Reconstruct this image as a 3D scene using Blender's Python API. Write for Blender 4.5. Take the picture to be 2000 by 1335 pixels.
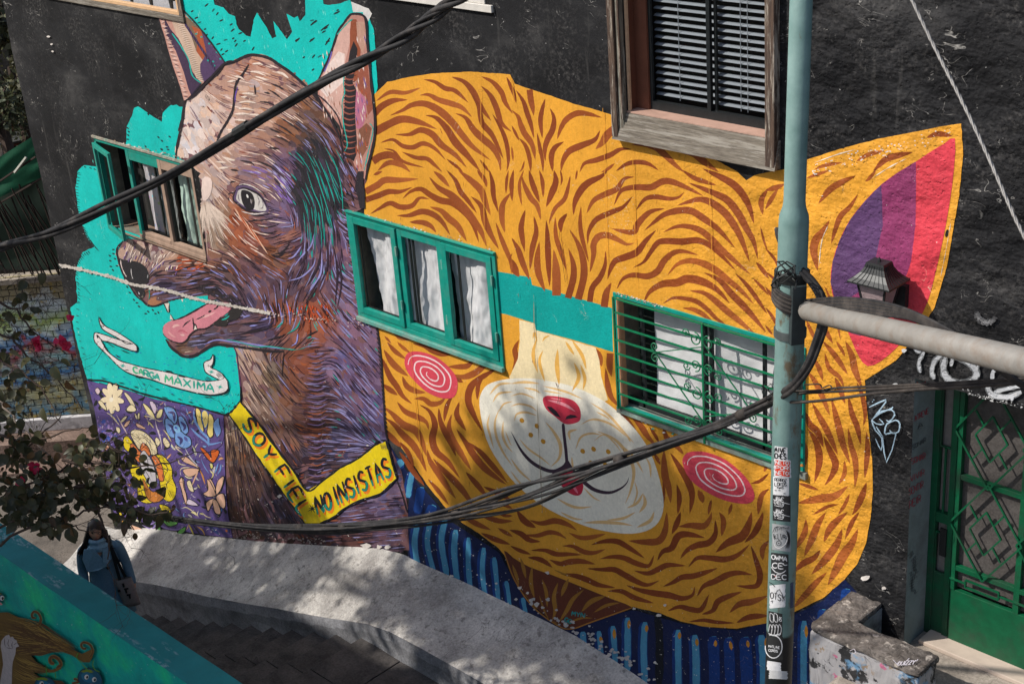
import bpy, bmesh, math, random
from mathutils import Vector, Matrix, noise
from mathutils.geometry import tessellate_polygon

for o in list(bpy.data.objects):
    bpy.data.objects.remove(o)
scene = bpy.context.scene
COL = scene.collection

# ------------------------------------------------------------------ camera
FPX = 2908.8
FW = Vector((-0.66271753, 0.62711816, -0.4093022))
RT = Vector((0.70884051, 0.70160903, -0.07273176))
UP = Vector((-0.24155871, 0.33833059, 0.90949536))
CAM = Vector((0.0, -8.2, 6.58))
cd = bpy.data.cameras.new("camera")
cam = bpy.data.objects.new("camera", cd)
COL.objects.link(cam)
M = Matrix((RT, UP, -FW)).transposed().to_4x4()
M.translation = CAM
cam.matrix_world = M
cd.sensor_width = 36.0
cd.sensor_fit = 'HORIZONTAL'
cd.lens = 36.0 * FPX / 2000.0
cd.clip_end = 500
cd.clip_start = 0.1
scene.camera = cam

# ------------------------------------------------------------------ light
SAZ, SEL = math.radians(38), math.radians(45)      # azimuth off the facade normal (to the left), elevation
SUN = Vector((-math.sin(SAZ) * math.cos(SEL), -math.cos(SAZ) * math.cos(SEL), math.sin(SEL)))
world = bpy.data.worlds.new("World")
scene.world = world
world.use_nodes = True
wn = world.node_tree
sky = wn.nodes.new('ShaderNodeTexSky')
sky.sky_type = 'NISHITA'
sky.sun_disc = False
sky.sun_elevation = SEL
sky.sun_rotation = math.atan2(SUN.x, SUN.y)
sky.air_density = 1.0
sky.dust_density = 2.0
sky.ozone_density = 1.0
bg = wn.nodes['Background']
wn.links.new(sky.outputs[0], bg.inputs[0])
bg.inputs[1].default_value = 0.115
sl = bpy.data.lights.new("sun", 'SUN')
sl.energy = 3.9
sl.angle = math.radians(0.55)
sl.color = (1.0, 0.95, 0.87)
so = bpy.data.objects.new("sun", sl)
COL.objects.link(so)
so.rotation_euler = SUN.to_track_quat('Z', 'Y').to_euler()
so.location = (-10, -10, 20)
vs = scene.view_settings
vs.view_transform = 'Standard'
vs.look = 'None'
vs.exposure = 0.3
vs.gamma = 1.0
vs.use_curve_mapping = False
scene.render.engine = 'CYCLES'

# ------------------------------------------------------------------ helpers
def lin(c, a=1.0):
    if isinstance(c, str):
        c = tuple(int(c[i:i + 2], 16) for i in (0, 2, 4))
    r = []
    for v in c[:3]:
        v = max(0.0, min(255.0, v)) / 255.0
        r.append(v / 12.92 if v <= 0.04045 else ((v + 0.055) / 1.055) ** 2.4)
    return (r[0], r[1], r[2], a)

def ray(px, py):
    return FW + RT * ((px - 1000.0) / FPX) - UP * ((py - 667.5) / FPX)

def W(px, py, n=0.0):
    """point of the plane n metres in front of the facade (facade is Y=0)"""
    d = ray(px, py)
    t = (8.2 - n) / d.y
    return CAM + d * t

def AT(px, py, t):
    return CAM + ray(px, py) * t

def ATZ(px, py, z):
    d = ray(px, py)
    return CAM + d * ((z - CAM.z) / d.z)

ROOTS = {}
def tag(o, label=None, cat=None, group=None, kind=None):
    if label: o['label'] = label
    if cat: o['category'] = cat
    if group: o['group'] = group
    if kind: o['kind'] = kind
    return o

def empty(name, loc, label=None, cat=None, group=None, kind=None):
    o = bpy.data.objects.new(name, None)
    COL.objects.link(o)
    o.location = loc
    o.empty_display_size = 0.2
    return tag(o, label, cat, group, kind)

def adopt(o, parent):
    if parent is not None:
        o.parent = parent
        if parent.type == 'EMPTY' and parent.parent is None:
            o.matrix_parent_inverse = Matrix.Translation(-Vector(parent.location))
    return o

def part_empty(name, parent):
    o = bpy.data.objects.new(name, None)
    COL.objects.link(o)
    o.empty_display_size = 0.1
    return adopt(o, parent)

def mesh_obj(name, verts, faces, mat=None, parent=None, smooth=False, cols=None, mats=None, midx=None, bevel=0):
    me = bpy.data.meshes.new(name)
    me.from_pydata([tuple(v) for v in verts], [], faces)
    if cols is not None:
        ca = me.color_attributes.new("Col", 'FLOAT_COLOR', 'POINT')
        flat = []
        for c in cols: flat.extend(c)
        ca.data.foreach_set('color', flat)
    for m in (mats or ([mat] if mat else [])):
        me.materials.append(m)
    if midx: me.polygons.foreach_set('material_index', midx)
    if smooth: me.polygons.foreach_set('use_smooth', [True] * len(me.polygons))
    me.update()
    o = bpy.data.objects.new(name, me)
    COL.objects.link(o)
    if bevel:
        b = o.modifiers.new('bevel', 'BEVEL'); b.width = bevel; b.segments = 2; b.limit_method = 'ANGLE'
    return adopt(o, parent)

class MB:
    """collects boxes, tubes, prisms into one mesh"""
    def __init__(s): s.v = []; s.f = []; s.c = []
    def add(s, vs, fs, col=None):
        k = len(s.v); s.v += [Vector(v) for v in vs]; s.f += [tuple(i + k for i in f) for f in fs]
        s.c += [col or (1, 1, 1, 1)] * len(vs)
        return s
    def box(s, x0, x1, y0, y1, z0, z1, col=None):
        vs = [(x0, y0, z0), (x1, y0, z0), (x1, y1, z0), (x0, y1, z0), (x0, y0, z1), (x1, y0, z1), (x1, y1, z1), (x0, y1, z1)]
        return s.add(vs, [(0, 3, 2, 1), (4, 5, 6, 7), (0, 1, 5, 4), (1, 2, 6, 5), (2, 3, 7, 6), (3, 0, 4, 7)], col)
    def obox(s, c, ax, ay, az, hx, hy, hz, col=None):
        c = Vector(c); ax = Vector(ax) * hx; ay = Vector(ay) * hy; az = Vector(az) * hz
        vs = [c - ax - ay - az, c + ax - ay - az, c + ax + ay - az, c - ax + ay - az, c - ax - ay + az, c + ax - ay + az, c + ax + ay + az, c - ax + ay + az]
        return s.add(vs, [(0, 3, 2, 1), (4, 5, 6, 7), (0, 1, 5, 4), (1, 2, 6, 5), (2, 3, 7, 6), (3, 0, 4, 7)], col)
    def bar(s, a, b, w, h=None, up=(0, -1, 0), col=None):
        a = Vector(a); b = Vector(b); d = (b - a); L = d.length; d.normalize()
        u = Vector(up); u = (u - d * u.dot(d)).normalized(); r = d.cross(u)
        return s.obox((a + b) / 2, d, u, r, L / 2, (h or w) / 2, w / 2, col)
    def tube(s, pts, rad, n=8, col=None, caps=True, closed=False):
        pts = [Vector(p) for p in pts]
        m = len(pts)
        if not hasattr(rad, '__len__'): rad = [rad] * m
        t0 = (pts[1] - pts[0]).normalized()
        u = t0.orthogonal().normalized()
        vs = []; prev = t0
        for i, p in enumerate(pts):
            if i == 0: t = t0
            elif i == m - 1: t = (pts[-1] - pts[-2]).normalized()
            else: t = (pts[i + 1] - pts[i - 1]).normalized()
            q = prev.rotation_difference(t); u = q @ u; u = (u - t * u.dot(t)).normalized(); prev = t
            w = t.cross(u)
            for k in range(n):
                a = 2 * math.pi * k / n
                vs.append(p + (u * math.cos(a) + w * math.sin(a)) * rad[i])
        fs = []
        for i in range(m - 1):
            for k in range(n):
                a = i * n + k; b = i * n + (k + 1) % n
                fs.append((a, b, b + n, a + n))
        if caps:
            fs.append(tuple(range(n - 1, -1, -1))); fs.append(tuple(range((m - 1) * n, m * n)))
        return s.add(vs, fs, col)
    def build(s, name, mat, parent=None, smooth=False, bevel=0, usecol=False):
        return mesh_obj(name, s.v, s.f, mat, parent, smooth, cols=s.c if usecol else None, bevel=bevel)

def spline(pts, per=5):
    """Catmull-Rom through 2-D or 3-D points"""
    P = [tuple(p) for p in pts]
    if len(P) < 3 and per > 1:
        a, b = P[0], P[-1]
        return [tuple(a[k] + (b[k] - a[k]) * i / per for k in range(len(a))) for i in range(per + 1)]
    out = []
    Q = [tuple(2 * P[0][k] - P[1][k] for k in range(len(P[0])))] + P + [tuple(2 * P[-1][k] - P[-2][k] for k in range(len(P[0])))]
    for i in range(1, len(Q) - 2):
        p0, p1, p2, p3 = Q[i - 1:i + 3]
        for j in range(per):
            t = j / per
            out.append(tuple(0.5 * ((2 * p1[k]) + (-p0[k] + p2[k]) * t + (2 * p0[k] - 5 * p1[k] + 4 * p2[k] - p3[k]) * t * t + (-p0[k] + 3 * p1[k] - 3 * p2[k] + p3[k]) * t ** 3) for k in range(len(p1))))
    out.append(P[-1])
    return out

def cspline(pts, per=4):
    P = [tuple(p) for p in pts]; n = len(P); out = []
    for i in range(n):
        p0, p1, p2, p3 = P[i - 1], P[i], P[(i + 1) % n], P[(i + 2) % n]
        for j in range(per):
            t = j / per
            out.append(tuple(0.5 * ((2 * p1[k]) + (-p0[k] + p2[k]) * t + (2 * p0[k] - 5 * p1[k] + 4 * p2[k] - p3[k]) * t * t + (-p0[k] + 3 * p1[k] - 3 * p2[k] + p3[k]) * t ** 3) for k in range(2)))
    return out

# ------------------------------------------------------------------ materials
def newmat(name):
    m = bpy.data.materials.new(name); m.use_nodes = True
    nt = m.node_tree; b = nt.nodes['Principled BSDF']
    return m, nt, b

def N(nt, typ, **kw):
    n = nt.nodes.new(typ)
    for k, v in kw.items():
        if k.startswith('i_'):
            key = k[2:]
            key = int(key) if key.isdigit() else key.replace('_', ' ')
            n.inputs[key].default_value = v
        else: setattr(n, k, v)
    return n

def noise_tex(nt, scale, detail=4, rough=0.55, vec=None, dist=0.0):
    n = N(nt, 'ShaderNodeTexNoise'); n.inputs['Scale'].default_value = scale
    n.inputs['Detail'].default_value = detail; n.inputs['Roughness'].default_value = rough
    n.inputs['Distortion'].default_value = dist
    if vec: nt.links.new(vec, n.inputs['Vector'])
    return n.outputs['Fac']

def pos(nt, stretch=None):
    g = N(nt, 'ShaderNodeNewGeometry').outputs['Position']
    if stretch:
        m = N(nt, 'ShaderNodeVectorMath', operation='MULTIPLY'); m.inputs[1].default_value = stretch
        nt.links.new(g, m.inputs[0]); return m.outputs[0]
    return g

def ramp(nt, fac, stops, interp='LINEAR'):
    r = N(nt, 'ShaderNodeValToRGB'); cr = r.color_ramp; cr.interpolation = interp
    while len(cr.elements) < len(stops): cr.elements.new(0.5)
    for e, (p, c) in zip(cr.elements, stops):
        e.position = p; e.color = c if len(c) == 4 else (c[0], c[1], c[2], 1)
    nt.links.new(fac, r.inputs[0]); return r.outputs[0]

def vramp(nt, fac, a, b, lo=0.0, hi=1.0):
    m = N(nt, 'ShaderNodeMapRange'); m.inputs[1].default_value = a; m.inputs[2].default_value = b
    m.inputs[3].default_value = lo; m.inputs[4].default_value = hi
    nt.links.new(fac, m.inputs[0]); return m.outputs[0]

def mixc(nt, fac, a, b, mode='MIX'):
    m = N(nt, 'ShaderNodeMix', data_type='RGBA', blend_type=mode)
    for inp, v in ((m.inputs[0], fac), (m.inputs[6], a), (m.inputs[7], b)):
        if hasattr(v, 'is_linked') or hasattr(v, 'links'): nt.links.new(v, inp)
        else: inp.default_value = v
    return m.outputs[2]

def mth(nt, op, a, b=None):
    m = N(nt, 'ShaderNodeMath', operation=op)
    for inp, v in ((m.inputs[0], a), (m.inputs[1], b)):
        if v is None: continue
        if hasattr(v, 'links'): nt.links.new(v, inp)
        else: inp.default_value = v
    return m.outputs[0]

def bump(nt, b, height, strength=0.4, dist=0.01, prev=None):
    n = N(nt, 'ShaderNodeBump'); n.inputs['Strength'].default_value = strength; n.inputs['Distance'].default_value = dist
    nt.links.new(height, n.inputs['Height'])
    if prev: nt.links.new(prev, n.inputs['Normal'])
    if b is not None: nt.links.new(n.outputs[0], b.inputs['Normal'])
    return n.outputs[0]

def simple(name, col, rough=0.7, metal=0.0, var=0.15, scale=30, bmp=0.2, bd=0.002, spec=0.4, dirt=None, dirt_amt=0.5, dirt_scale=6, stretch=None, attr=False):
    """painted / plain surface with tonal variation, dirt patches and fine relief"""
    m, nt, b = newmat(name)
    p = pos(nt, stretch)
    c = lin(col)
    n1 = noise_tex(nt, scale, 5, 0.6, p)
    lo = tuple(v * (1 - var) for v in c[:3]) + (1,); hi = tuple(min(1, v * (1 + var)) for v in c[:3]) + (1,)
    col_o = ramp(nt, n1, [(0.3, lo), (0.7, hi)])
    if attr:
        a = N(nt, 'ShaderNodeVertexColor', layer_name='Col').outputs[0]
        col_o = mixc(nt, 1.0, a, ramp(nt, n1, [(0.3, (1 - var,) * 3), (0.7, (1 + var,) * 3)]), 'MULTIPLY')
    if dirt:
        n2 = noise_tex(nt, dirt_scale, 6, 0.65, p)
        f = vramp(nt, n2, 0.48, 0.68, 0.0, dirt_amt)
        col_o = mixc(nt, f, col_o, lin(dirt))
    nt.links.new(col_o, b.inputs['Base Color'])
    b.inputs['Roughness'].default_value = rough; b.inputs['Metallic'].default_value = metal
    b.inputs['Specular IOR Level'].default_value = spec
    if bmp: bump(nt, b, noise_tex(nt, scale * 2.5, 6, 0.6, p), bmp, bd)
    return m

def plaster_relief(nt, b, top=1.0):
    """relief of the old facade plaster, one field for bare wall and paint alike; rougher to the right and at the top"""
    p = pos(nt)
    sep = N(nt, 'ShaderNodeSeparateXYZ'); nt.links.new(p, sep.inputs[0])
    rgh = vramp(nt, sep.outputs[0], -7.6, -5.6, 0.05, top)
    lump = noise_tex(nt, 2.4, 4, 0.55, pos(nt, (1, 1, 1.3)))
    lump2 = noise_tex(nt, 8.0, 8, 0.66, p, 0.1)
    lump2 = mth(nt, 'MULTIPLY', lump2, vramp(nt, noise_tex(nt, 1.1, 3, 0.5, p), 0.42, 0.6, 0.35, 1.5))
    fine = noise_tex(nt, 60, 5, 0.65, p)
    h = mth(nt, 'ADD', mth(nt, 'MULTIPLY', lump, 3.0), mth(nt, 'MULTIPLY', lump2, 0.5))
    h = mth(nt, 'MULTIPLY', h, rgh)
    pits = vramp(nt, noise_tex(nt, 34, 3, 0.5, p), 0.60, 0.70, 0.0, -0.16)
    h = mth(nt, 'ADD', h, mth(nt, 'MULTIPLY', fine, 0.06))
    h = mth(nt, 'ADD', h, mth(nt, 'MULTIPLY', pits, rgh))
    h = mth(nt, 'ADD', h, mth(nt, 'MULTIPLY', noise_tex(nt, 1.4, 3, 0.5, p), 0.5))
    return bump(nt, b, h, 0.85, 0.06), rgh, sep

def scratches(nt, p, scale, width, dens):
    """thin meandering lines: level line of a noise, kept only in patches"""
    n = noise_tex(nt, scale, 3, 0.6, p, 1.2)
    d = mth(nt, 'ABSOLUTE', mth(nt, 'SUBTRACT', n, 0.5))
    line = vramp(nt, d, 0.0, width, 1.0, 0.0)
    patch = vramp(nt, noise_tex(nt, scale * 0.9, 3, 0.6, pos(nt, (1.3, 1, 0.9))), dens, dens + 0.05, 0.0, 1.0)
    return mth(nt, 'MULTIPLY', line, patch)

def make_paint():
    m, nt, b = newmat('mural_paint')
    p = pos(nt)
    nb, rgh, sep = plaster_relief(nt, b, 0.55)
    a = N(nt, 'ShaderNodeVertexColor', layer_name='Col').outputs[0]
    v1 = ramp(nt, noise_tex(nt, 2.2, 6, 0.6, pos(nt, (1, 1, 0.5))), [(0.3, (0.82,) * 3), (0.7, (1.08,) * 3)])
    v2 = ramp(nt, noise_tex(nt, 40, 5, 0.7, pos(nt, (1, 1, 0.6))), [(0.3, (0.88,) * 3), (0.7, (1.08,) * 3)])
    c = mixc(nt, 1.0, mixc(nt, 1.0, a, v1, 'MULTIPLY'), v2, 'MULTIPLY')
    # flaked specks (bare whitewash), more of them low on the wall and to the right
    sp = noise_tex(nt, 26, 3, 0.5, p)
    low = vramp(nt, sep.outputs[2], 0.6, -1.6, 0.0, 0.045)
    th = mth(nt, 'SUBTRACT', mth(nt, 'SUBTRACT', 0.742, low), mth(nt, 'MULTIPLY', rgh, 0.012))
    f = vramp(nt, mth(nt, 'SUBTRACT', sp, th), 0.0, 0.012, 0.0, 0.9)
    c = mixc(nt, f, c, lin((214, 208, 200)))
    f2 = mth(nt, 'MULTIPLY', scratches(nt, p, 3.2, 0.0035, 0.58), 0.55)
    c = mixc(nt, f2, c, lin((226, 205, 180)))
    f3 = mth(nt, 'MULTIPLY', scratches(nt, pos(nt, (1.6, 1, 0.8)), 1.9, 0.0016, 0.56), 0.75)
    c = mixc(nt, f3, c, lin((60, 42, 34)))
    nt.links.new(c, b.inputs['Base Color'])
    b.inputs['Roughness'].default_value = 0.62; b.inputs['Specular IOR Level'].default_value = 0.3
    return m

def make_blackwall():
    m, nt, b = newmat('black_wall_paint')
    p = pos(nt)
    nb, rgh, sep = plaster_relief(nt, b)
    n1 = noise_tex(nt, 0.9, 9, 0.68, pos(nt, (0.8, 1, 1.5)), 0.3)
    c = ramp(nt, n1, [(0.42, lin((20, 20, 22))), (0.55, lin((33, 33, 35))), (0.66, lin((62, 61, 61))), (0.78, lin((96, 94, 93)))])
    n2 = noise_tex(nt, 28, 6, 0.7, p)
    worn = mth(nt, 'MULTIPLY', vramp(nt, n2, 0.48, 0.72, 0, 0.6), vramp(nt, noise_tex(nt, 1.7, 6, 0.7, p), 0.46, 0.62))
    c = mixc(nt, worn, c, lin((104, 101, 99)))
    drip = vramp(nt, noise_tex(nt, 5, 5, 0.6, pos(nt, (1.6, 1, 0.18))), 0.62, 0.72, 0, 0.35)
    c = mixc(nt, drip, c, lin((88, 86, 84)))
    sc = scratches(nt, p, 7.0, 0.010, 0.62)
    c = mixc(nt, mth(nt, 'MULTIPLY', sc, 0.5), c, lin((200, 196, 190)))
    sc = scratches(nt, pos(nt, (0.7, 1, 1.3)), 3.1, 0.005, 0.55)
    c = mixc(nt, mth(nt, 'MULTIPLY', sc, 0.6), c, lin((190, 186, 180)))
    sp = vramp(nt, noise_tex(nt, 22, 4, 0.55, p), 0.71, 0.725, 0.0, 0.9)
    c = mixc(nt, sp, c, lin((205, 202, 198)))
    nt.links.new(c, b.inputs['Base Color'])
    b.inputs['Roughness'].default_value = 0.75; b.inputs['Specular IOR Level'].default_value = 0.2
    return m

def make_concrete(name, base, dark, light, scale=2.5, speck=None, bd=0.03, spk=0.7):
    m, nt, b = newmat(name)
    p = pos(nt)
    n1 = noise_tex(nt, scale, 8, 0.7, p)
    c = ramp(nt, n1, [(0.3, lin(dark)), (0.5, lin(base)), (0.72, lin(light))])
    n2 = noise_tex(nt, 45, 6, 0.7, p)
    c = mixc(nt, 1.0, c, ramp(nt, n2, [(0.3, (0.62,) * 3), (0.65, (1.15,) * 3)]), 'MULTIPLY')
    cr = scratches(nt, p, 2.0, 0.006, 0.52)
    c = mixc(nt, mth(nt, 'MULTIPLY', cr, 0.8), c, tuple(v * 0.3 for v in lin(dark)[:3]) + (1,))
    if speck:
        c = mixc(nt, vramp(nt, noise_tex(nt, 14, 6, 0.65, p), spk - 0.1, spk, 0, 0.85), c, lin(speck))
    nt.links.new(c, b.inputs['Base Color'])
    b.inputs['Roughness'].default_value = 0.85; b.inputs['Specular IOR Level'].default_value = 0.2
    h = mth(nt, 'ADD', noise_tex(nt, 5, 9, 0.7, p), mth(nt, 'MULTIPLY', noise_tex(nt, 50, 5, 0.7, p), 0.25))
    bump(nt, b, h, 0.7, bd)
    return m

def make_glass(name='window_glass', tint=(1, 1, 1), refl=0.10):
    m = bpy.data.materials.new(name); m.use_nodes = True; nt = m.node_tree
    for n in list(nt.nodes): nt.nodes.remove(n)
    out = N(nt, 'ShaderNodeOutputMaterial'); tr = N(nt, 'ShaderNodeBsdfTransparent'); gl = N(nt, 'ShaderNodeBsdfGlossy')
    tr.inputs[0].default_value = (tint[0], tint[1], tint[2], 1); gl.inputs['Roughness'].default_value = 0.04
    lw = N(nt, 'ShaderNodeLayerWeight'); lw.inputs[0].default_value = 0.5
    fac = mth(nt, 'ADD', mth(nt, 'MULTIPLY', mth(nt, 'POWER', lw.outputs['Facing'], 4.0), 0.6), 0.04)
    mx = N(nt, 'ShaderNodeMixShader')
    nt.links.new(fac, mx.inputs[0]); nt.links.new(tr.outputs[0], mx.inputs[1]); nt.links.new(gl.outputs[0], mx.inputs[2])
    nt.links.new(mx.outputs[0], out.inputs[0])
    return m

def make_wood(name, col, dark, rough=0.8, worn=None, axis=(1, 1, 12)):
    m, nt, b = newmat(name)
    p = pos(nt, axis)
    n1 = noise_tex(nt, 6, 8, 0.7, p)
    c = ramp(nt, n1, [(0.35, lin(dark)), (0.62, lin(col))])
    if worn:
        c = mixc(nt, vramp(nt, noise_tex(nt, 2.2, 9, 0.75, p), 0.52, 0.6, 0, 0.9), c, lin(worn))
    nt.links.new(c, b.inputs['Base Color']); b.inputs['Roughness'].default_value = rough
    bump(nt, b, n1, 0.6, 0.006)
    return m

MP = make_paint()
MBW = make_blackwall()
M_GLASS = make_glass()
M_TEALW = simple('teal_gloss_wood', (8, 138, 122), 0.45, 0, 0.14, 14, 0.25, 0.002, 0.5, dirt=(90, 140, 128), dirt_amt=0.35)
M_TEALD = simple('teal_dusty_wood', (86, 148, 136), 0.7, 0, 0.2, 14, 0.3, 0.002, 0.3, dirt=(150, 150, 140), dirt_amt=0.6)
M_GREYWOOD_V = make_wood('weathered_grey_wood', (128, 122, 108), (70, 60, 52), 0.85, worn=(160, 160, 150), axis=(14, 6, 0.9))
M_BROWNWOOD_V = make_wood('peeling_brown_wood', (92, 72, 58), (48, 36, 31), 0.8, worn=(176, 166, 152), axis=(14, 6, 0.9))
M_GREYWOOD_H = make_wood('weathered_sill_wood', (124, 116, 104), (74, 66, 58), 0.9, worn=(146, 140, 130), axis=(0.9, 6, 14))
M_JAMB = simple('brown_inner_jamb', (104, 62, 46), 0.6, 0, 0.15, 8, 0.2, 0.002, 0.4)
M_PINKSILL = simple('pink_sill_board', (176, 142, 126), 0.7, 0, 0.12, 10, 0.2)
M_ALU = simple('dark_window_metal', (34, 38, 40), 0.4, 0.2, 0.2, 20, 0.1)
M_SLAT = simple('blind_slat', (146, 152, 156), 0.45, 0, 0.06, 12, 0.0)
M_DARKROOM = simple('dark_interior', (22, 20, 19), 0.9, 0, 0.1, 4, 0)
M_CURT = simple('white_curtain_cloth', (200, 200, 202), 0.85, 0, 0.07, 10, 0.5, 0.006, 0.1)
M_CURT_G = simple('pale_green_curtain', (176, 200, 188), 0.85, 0, 0.10, 10, 0.5, 0.006, 0.1)
M_GREEN = simple('green_iron', (10, 110, 72), 0.45, 0.0, 0.2, 25, 0.2, 0.001, 0.5, dirt=(60, 70, 60), dirt_amt=0.3)
M_DOOR = simple('dark_green_door_paint', (4, 80, 50), 0.45, 0.0, 0.2, 14, 0.25, 0.002, 0.45, dirt=(44, 58, 48), dirt_amt=0.75, dirt_scale=4)
M_IRON = simple('black_iron', (34, 36, 36), 0.55, 0.3, 0.2, 30, 0.2)
# ================================================================== HOUSE
LEFT_X, RIGHT_X, Z_TOP, Z_BOT = -16.95, 2.5, 9.0, -5.5
house = empty('painted_house', (-8.0, 0.0, -1.7), 'tall house with a dog and an orange cat painted across its black street wall', 'house')

def wx(px, py): return W(px, py).x
def wz(px, py): return W(px, py).z
# openings in the facade: x0, x1, z0, z1
OP = {
    'w1': (-15.36, -13.42, 0.96, 2.02),
    'w2': (-10.76, -8.81, 0.98, 2.02),
    'w3': (-7.40, -5.63, 0.97, 1.98),
    'top': (-7.20, -5.91, 3.52, 5.7),
    'topleft': (-16.3, -13.2, 3.43, 5.2),
    'topmid': (-10.4, -8.35, 5.02, 6.6),
    'door': (-4.84, -2.9, -0.02, 2.16),
}
OP['topleft'] = (wx(207, 5) - 1.2, wx(347, 29) + 0.05, wz(277, 17), wz(277, 17) + 1.4)
OP['topmid'] = (wx(905, 0) - 1.3, wx(948, 2), wz(925, 0) - 0.02, wz(925, 0) + 1.3)
OP['door'] = (wx(1787, 740), wx(1787, 740) + 2.3, wz(1757, 1262), wz(1787, 738))

xs = sorted(set([LEFT_X, RIGHT_X] + [o[0] for o in OP.values()] + [o[1] for o in OP.values()]))
zs = sorted(set([Z_BOT, Z_TOP] + [o[2] for o in OP.values()] + [o[3] for o in OP.values()]))
wb = MB()
TH = 0.26
def inside(x, z): return any(o[0] < x < o[1] and o[2] < z < o[3] for o in OP.values())
def wl(x, z):     # left edge of the facade is not quite straight
    if x == LEFT_X: return LEFT_X + 0.025 * math.sin(z * 1.7) + 0.01 * math.sin(z * 6.1)
    return x
for i in range(len(xs) - 1):
    for j in range(len(zs) - 1):
        if not inside((xs[i] + xs[i + 1]) / 2, (zs[j] + zs[j + 1]) / 2):
            x0, x1, z0, z1 = xs[i], xs[i + 1], zs[j], zs[j + 1]
            if x0 == LEFT_X:
                k = max(1, int((z1 - z0) / 0.12))
                for q in range(k):
                    a = z0 + (z1 - z0) * q / k; c = z0 + (z1 - z0) * (q + 1) / k
                    wb.add([(wl(x0, a), 0, a), (x1, 0, a), (x1, 0, c), (wl(x0, c), 0, c)], [(0, 1, 2, 3)])
                    wb.add([(wl(x0, a), 0, a), (wl(x0, c), 0, c), (x0 + .02, 9, c), (x0 + .02, 9, a)], [(0, 1, 2, 3)])
            else:
                wb.add([(x0, 0, z0), (x1, 0, z0), (x1, 0, z1), (x0, 0, z1)], [(0, 1, 2, 3)])
wb.build('wall', MBW, house)
M_REVEAL = simple('reveal_plaster', (120, 112, 100), 0.9, 0, 0.25, 12, 0.5, 0.01, 0.2)
M_REVEAL_D = simple('door_jamb_grey_paint', (118, 128, 130), 0.75, 0, 0.12, 9, 0.4, 0.01, 0.3, dirt=(70, 66, 62), dirt_amt=0.4, dirt_scale=4)
for k, (x0, x1, z0, z1) in OP.items():
    rb = MB()
    d = TH if k != 'door' else 0.30
    rb.add([(x0, 0, z0), (x0, d, z0), (x0, d, z1), (x0, 0, z1)], [(0, 1, 2, 3)])
    rb.add([(x1, 0, z0), (x1, 0, z1), (x1, d, z1), (x1, d, z0)], [(0, 1, 2, 3)])
    rb.add([(x0, 0, z1), (x0, d, z1), (x1, d, z1), (x1, 0, z1)], [(0, 1, 2, 3)])
    if k != 'door': rb.add([(x0, 0, z0), (x1, 0, z0), (x1, d, z0), (x0, d, z0)], [(0, 1, 2, 3)])
    rb.build('window_reveal' if k != 'door' else 'door_jamb', M_REVEAL_D if k == 'door' else (M_JAMB if k == 'top' else M_REVEAL), house)
# rest of the house body (roof slab, back and side) so light does not leak in
hb = MB()
hb.box(LEFT_X + 0.05, RIGHT_X, 0.9, 9.0, Z_BOT, Z_TOP - 0.02)
hb.build('house_body', M_DARKROOM, house)
hr = MB(); hr.box(LEFT_X, RIGHT_X, 0.0, 9.0, Z_TOP, Z_TOP + 0.15); hr.build('roof', M_REVEAL, house)
hs = MB(); hs.box(RIGHT_X - 0.05, RIGHT_X, 0.0, 0.95, Z_BOT, Z_TOP); hs.build('side_wall', MBW, house)

def cloth(name, x0, x1, z0, z1, y, seed, amp=0.03, fold=11.0, parent=None, mat=None, lean=0.0, nx=70, nz=40, sag=0.0, top_in=0.0):
    vs = []; fs = []
    for j in range(nz + 1):
        v = j / nz
        for i in range(nx + 1):
            u = i / nx
            x = x0 + (x1 - x0) * u + lean * (1 - v)
            z = z0 + (z1 - z0) * v - sag * math.sin(math.pi * u) * v
            s = amp * math.sin(u * fold + seed + 0.7 * math.sin(v * 3 + seed) + 1.5 * noise.noise((u * 2, v * 1.5, seed)))
            s += amp * 0.9 * noise.noise((u * 5, v * 4, seed + 3)) + amp * 0.35 * noise.noise((u * 15, v * 14, seed + 5))
            vs.append((x, y + s, z))
    for j in range(nz):
        for i in range(nx):
            a = j * (nx + 1) + i
            fs.append((a, a + 1, a + nx + 2, a + nx + 1))
    return mesh_obj(name, vs, fs, mat or M_CURT, parent, smooth=True)

def frame_box(mb, x0, x1, z0, z1, w, y0, y1, wb_=None):
    wb_ = wb_ or w
    mb.box(x0, x0 + w, y0, y1, z0, z1); mb.box(x1 - w, x1, y0, y1, z0, z1)
    mb.box(x0 + w, x1 - w, y0 + .001, y1, z1 - w, z1); mb.box(x0 + w, x1 - w, y0 + .001, y1, z0, z0 + wb_)

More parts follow.
